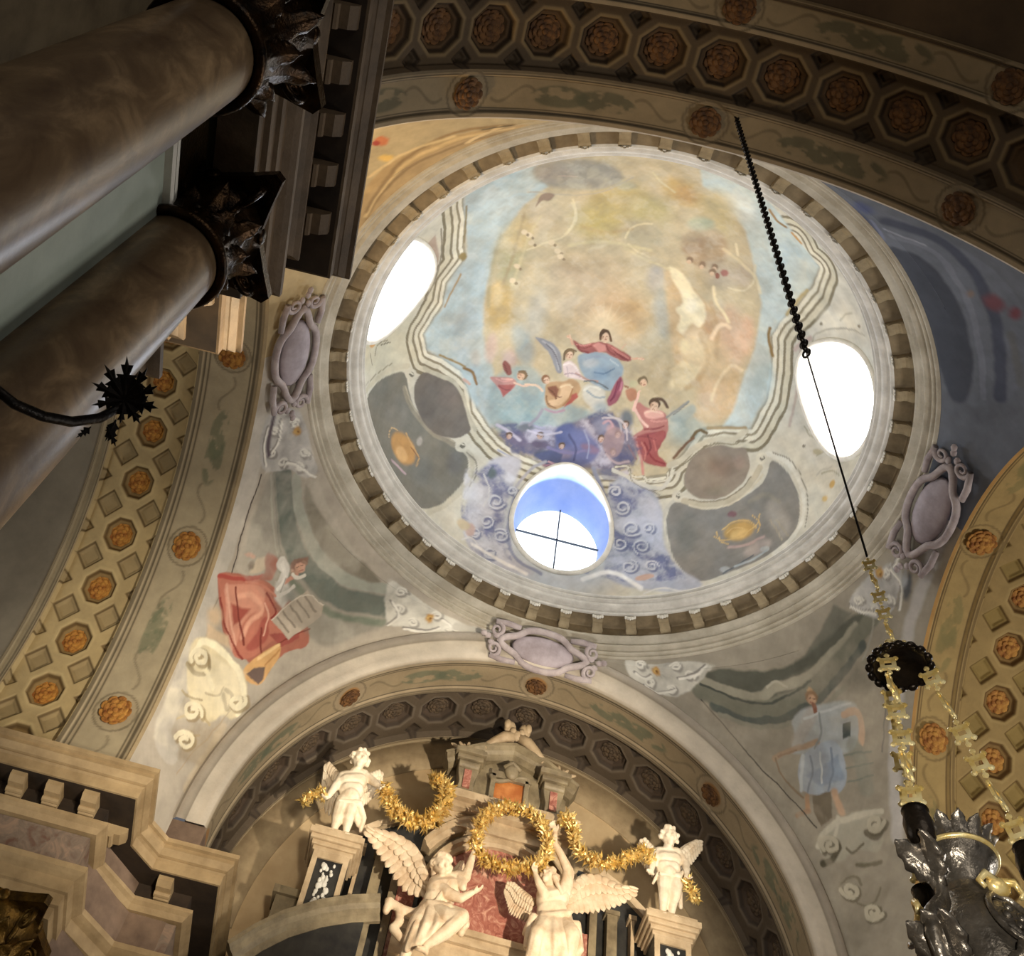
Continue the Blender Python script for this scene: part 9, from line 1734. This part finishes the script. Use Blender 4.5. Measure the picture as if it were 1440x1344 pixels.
for i in range(14):
    Mx = Matrix.Rotation(2*PI*i/14, 4, 'Z') @ Matrix.Translation((.105, 0, z_(4.49)))
    if i == 0: lf.matrix_local = Mx
    else: ref(lf, 'crown_leaf', body, Mx)
def put2(src, name, par, M2, make):
    if src is None: src = make(); src.matrix_local = M2
    else: ref(src, name, par, M2)
    return src
cup = arm = md = lv = ul = ml = None
for i in range(6):
    a = math.radians(AZ[0]+60*i); Rz = Matrix.Rotation(a, 4, 'Z')
    if i % 2 == 0:
        cup = put2(cup, 'cup', body, Rz, lambda: MB().lathe([(.004, z_(4.40)), (.03, z_(4.405)), (.048, z_(4.44)), (.052, z_(4.49)), (.042, z_(4.53)), (.048, z_(4.54))], 20, Matrix.Translation((.235, 0, 0))).build('cup', M_LAMPDARK, body, True))
        arm = put2(arm, 'scroll_arm', body, Rz, lambda: MB().tube([(.235, 0, z_(4.41)), (.225, 0, z_(4.36)), (.19, 0, z_(4.31)), (.2, 0, z_(4.24)), (.25, 0, z_(4.18)), (.31, 0, z_(4.12)), (.335, 0, z_(4.04)), (.31, 0, z_(3.97)), (.265, 0, z_(3.96)), (.245, 0, z_(4.0)), (.265, 0, z_(4.03)), (.28, 0, z_(4.01))], [.02, .022, .024, .028, .034, .034, .03, .026, .022, .018, .014, .012], 8, False, None, .8).build('scroll_arm', M_SILVER, body, True))
        for s in (-1, 0, 1):
            M2 = Rz @ Matrix.Translation((.24, 0, z_(3.99))) @ Matrix.Rotation(s*.55, 4, 'X') @ Matrix.Rotation(.45, 4, 'Y')
            lv = put2(lv, 'side_leaf', body, M2, lambda: acanthus(.2, .10, .9).build('side_leaf', M_SILVER, body, True))
        for s in (-1, 1):
            M2 = Rz @ Matrix.Translation((.2, s*.02, z_(4.3))) @ Matrix.Rotation(s*.7, 4, 'X') @ Matrix.Rotation(.5, 4, 'Y')
            lv = put2(lv, 'side_leaf', body, M2, None)
    else:
        def mk():
            b = MB(); Mm = Matrix.Translation((.175, 0, z_(4.18))) @ Matrix.Rotation(PI/2-.35, 4, 'Y')
            b.ell((0, 0, 0), (.095, .062, .02), 18, 6, Mm); b.tube([(.102*math.cos(2*PI*j/24), .068*math.sin(2*PI*j/24), .012) for j in range(24)], .011, 7, True, Mm)
            for q in range(4): b.ell((.04*math.cos(q*1.6), .025*math.sin(q*1.6), .018), (.022, .016, .01), 6, 5, Mm)
            return b.build('medallion', M_SILVER, body, True)
        first = md is None
        if first:
            md = mk(); md.matrix_local = Rz
            b = MB(); b.ell((.165, 0, z_(4.30)), (.025, .045, .03), 8, 6)
            for q in (-1, 1): b.tube([(.17, 0, z_(4.31)), (.18, q*.05, z_(4.32)), (.175, q*.075, z_(4.29)), (.18, q*.06, z_(4.27))], [.014, .014, .011, .008], 7)
            ml = b.build('medallion_leaf', M_GOLDL, md, True)
        else:
            o = ref(md, 'medallion', body, Rz); ref(ml, 'medallion_leaf', o, Matrix())
        for s in (-1, 1):
            M2 = Rz @ Matrix.Translation((.17, s*.05, z_(3.97))) @ Matrix.Rotation(s*.5, 4, 'X') @ Matrix.Rotation(.7, 4, 'Y')
            lv = put2(lv, 'side_leaf', body, M2, None)

# ------------------------------------------------------------------ light
def light(kind, name, loc, target, power, col, **k):
    d = bpy.data.lights.new(name, kind); d.energy = power; d.color = col
    for a, v in k.items(): setattr(d, a, v)
    o = bpy.data.objects.new(name, d); COL.objects.link(o); o.location = loc
    o.rotation_euler = (Vector(target)-Vector(loc)).to_track_quat('-Z', 'Y').to_euler(); return o
for k, (nm, pw, cl, d_) in enumerate((('right_window_daylight', 115, (1.0, .98, .95), PD-.1), ('altar_window_daylight', 105, (.86, .92, 1.0), 3.72), ('left_window_daylight', 100, (.98, .99, 1.0), PD-.1))):
    ca, sa = math.cos(k*PI/2), math.sin(k*PI/2)
    light('AREA', nm, (d_*ca, d_*sa, WZ), (0, 0, WZ-.5), pw, cl, shape='ELLIPSE', size=1.5, size_y=1.6)
light('SPOT', 'entablature_fill', (-.8, -2.8, 5.0), (-4.4, 3.2, 9.3), 800, (1.0, .87, .68), spot_size=math.radians(34), spot_blend=1, shadow_soft_size=.15)  # unseen fill spot added to brighten the lower left entablature
light('SPOT', 'cornice_spotlight', (2.2, -1.6, 7.2), (-4.05, -3.3, 9.25), 8000, (1.0, .84, .58), spot_size=math.radians(9), spot_blend=.5, shadow_soft_size=.05)
light('SPOT', 'hanging_lamp_fill', (-.9, -7.4, 2.3), (.36, -4.88, 4.55), 420, (1.0, .93, .82), spot_size=math.radians(27), spot_blend=1, shadow_soft_size=.05)  # added spot with no source there, lights the front of the hanging lamp
light('SPOT', 'altar_spotlight', (2.6, -3.0, 6.0), (-.2, 5.2, 11.5), 5600, (1.0, .87, .68), spot_size=math.radians(38), spot_blend=.7, shadow_soft_size=.12)
light('SPOT', 'pendentive_lamp', (-1.6, -2.0, 7.0), (-4.3, 3.8, 11.0), 1700, (1.0, .87, .68), spot_size=math.radians(50), spot_blend=1, shadow_soft_size=.2)
light('SPOT', 'right_pendentive_fill', (0.2, -2.5, 6.0), (4.0, 3.9, 12.2), 950, (1.0, .93, .82), spot_size=math.radians(48), spot_blend=1, shadow_soft_size=.3)  # added spot without a fixture, lifts the far right pendentive
light('SPOT', 'cornice_lamp', (-4.55, -2.4, 10.3), (-4.2, -4.1, 13.4), 520, (1.0, .68, .32), spot_size=math.radians(120), spot_blend=1, shadow_soft_size=.1)
light('SPOT', 'dome_fill', (-.3, -.4, 5.0), (0, 0.1, 15), 1150, (1.0, .97, .92), spot_size=math.radians(54), spot_blend=.25, shadow_soft_size=.4)  # unseen uplight added to brighten the ring cornice and dome
light('AREA', 'nave_fill', (1.5, -13.0, 6.5), (-1.0, 0, 10.0), 130, (1.0, .93, .82), shape='DISK', size=5)  # soft fill added behind the camera, no nave windows are built
light('AREA', 'right_arm_fill', (11.0, 0, 6.0), (-3, 1, 11.0), 640, (1.0, .95, .88), shape='DISK', size=4)  # unseen fill placed in the closed right arm to brighten the left side
light('AREA', 'left_arm_fill', (-11.0, 0, 6.0), (3, 1, 12.0), 130, (1.0, .96, .9), shape='DISK', size=4)  # unseen fill added in the left arm for the right pendentives

world = bpy.data.worlds.new('world'); scene.world = world; world.use_nodes = True
bg = world.node_tree.nodes['Background']; bg.inputs['Color'].default_value = (.9, .92, 1.0, 1); bg.inputs['Strength'].default_value = .12

# ------------------------------------------------------------------ camera
cam = bpy.data.cameras.new('camera'); co = bpy.data.objects.new('camera', cam); COL.objects.link(co)
F_PX, CX, CY = 1450.52, 682.46, 368.34
el, azi, roll = math.radians(65.0947), math.radians(-6.4667), math.radians(19.4238)
fw = Vector((math.cos(el)*math.sin(azi), math.cos(el)*math.cos(azi), math.sin(el))); r0 = Vector((math.cos(azi), -math.sin(azi), 0)); u0 = r0.cross(fw)
rt = r0*math.cos(roll)+u0*math.sin(roll); upv = u0*math.cos(roll)-r0*math.sin(roll)
co.matrix_world = Matrix(((rt.x, upv.x, -fw.x, -1.568), (rt.y, upv.y, -fw.y, -7.9346), (rt.z, upv.z, -fw.z, 1.624), (0, 0, 0, 1)))
cam.sensor_fit = 'HORIZONTAL'; cam.sensor_width = 36; cam.lens = 36*F_PX/1440
cam.shift_x = (720-CX)/1440; cam.shift_y = (CY-672)/1440
cam.clip_start = .05; cam.clip_end = 100
scene.camera = co
vs = scene.view_settings; vs.view_transform = 'Standard'; vs.look = 'None'; vs.exposure = 0; vs.gamma = 1
vs.use_curve_mapping = False
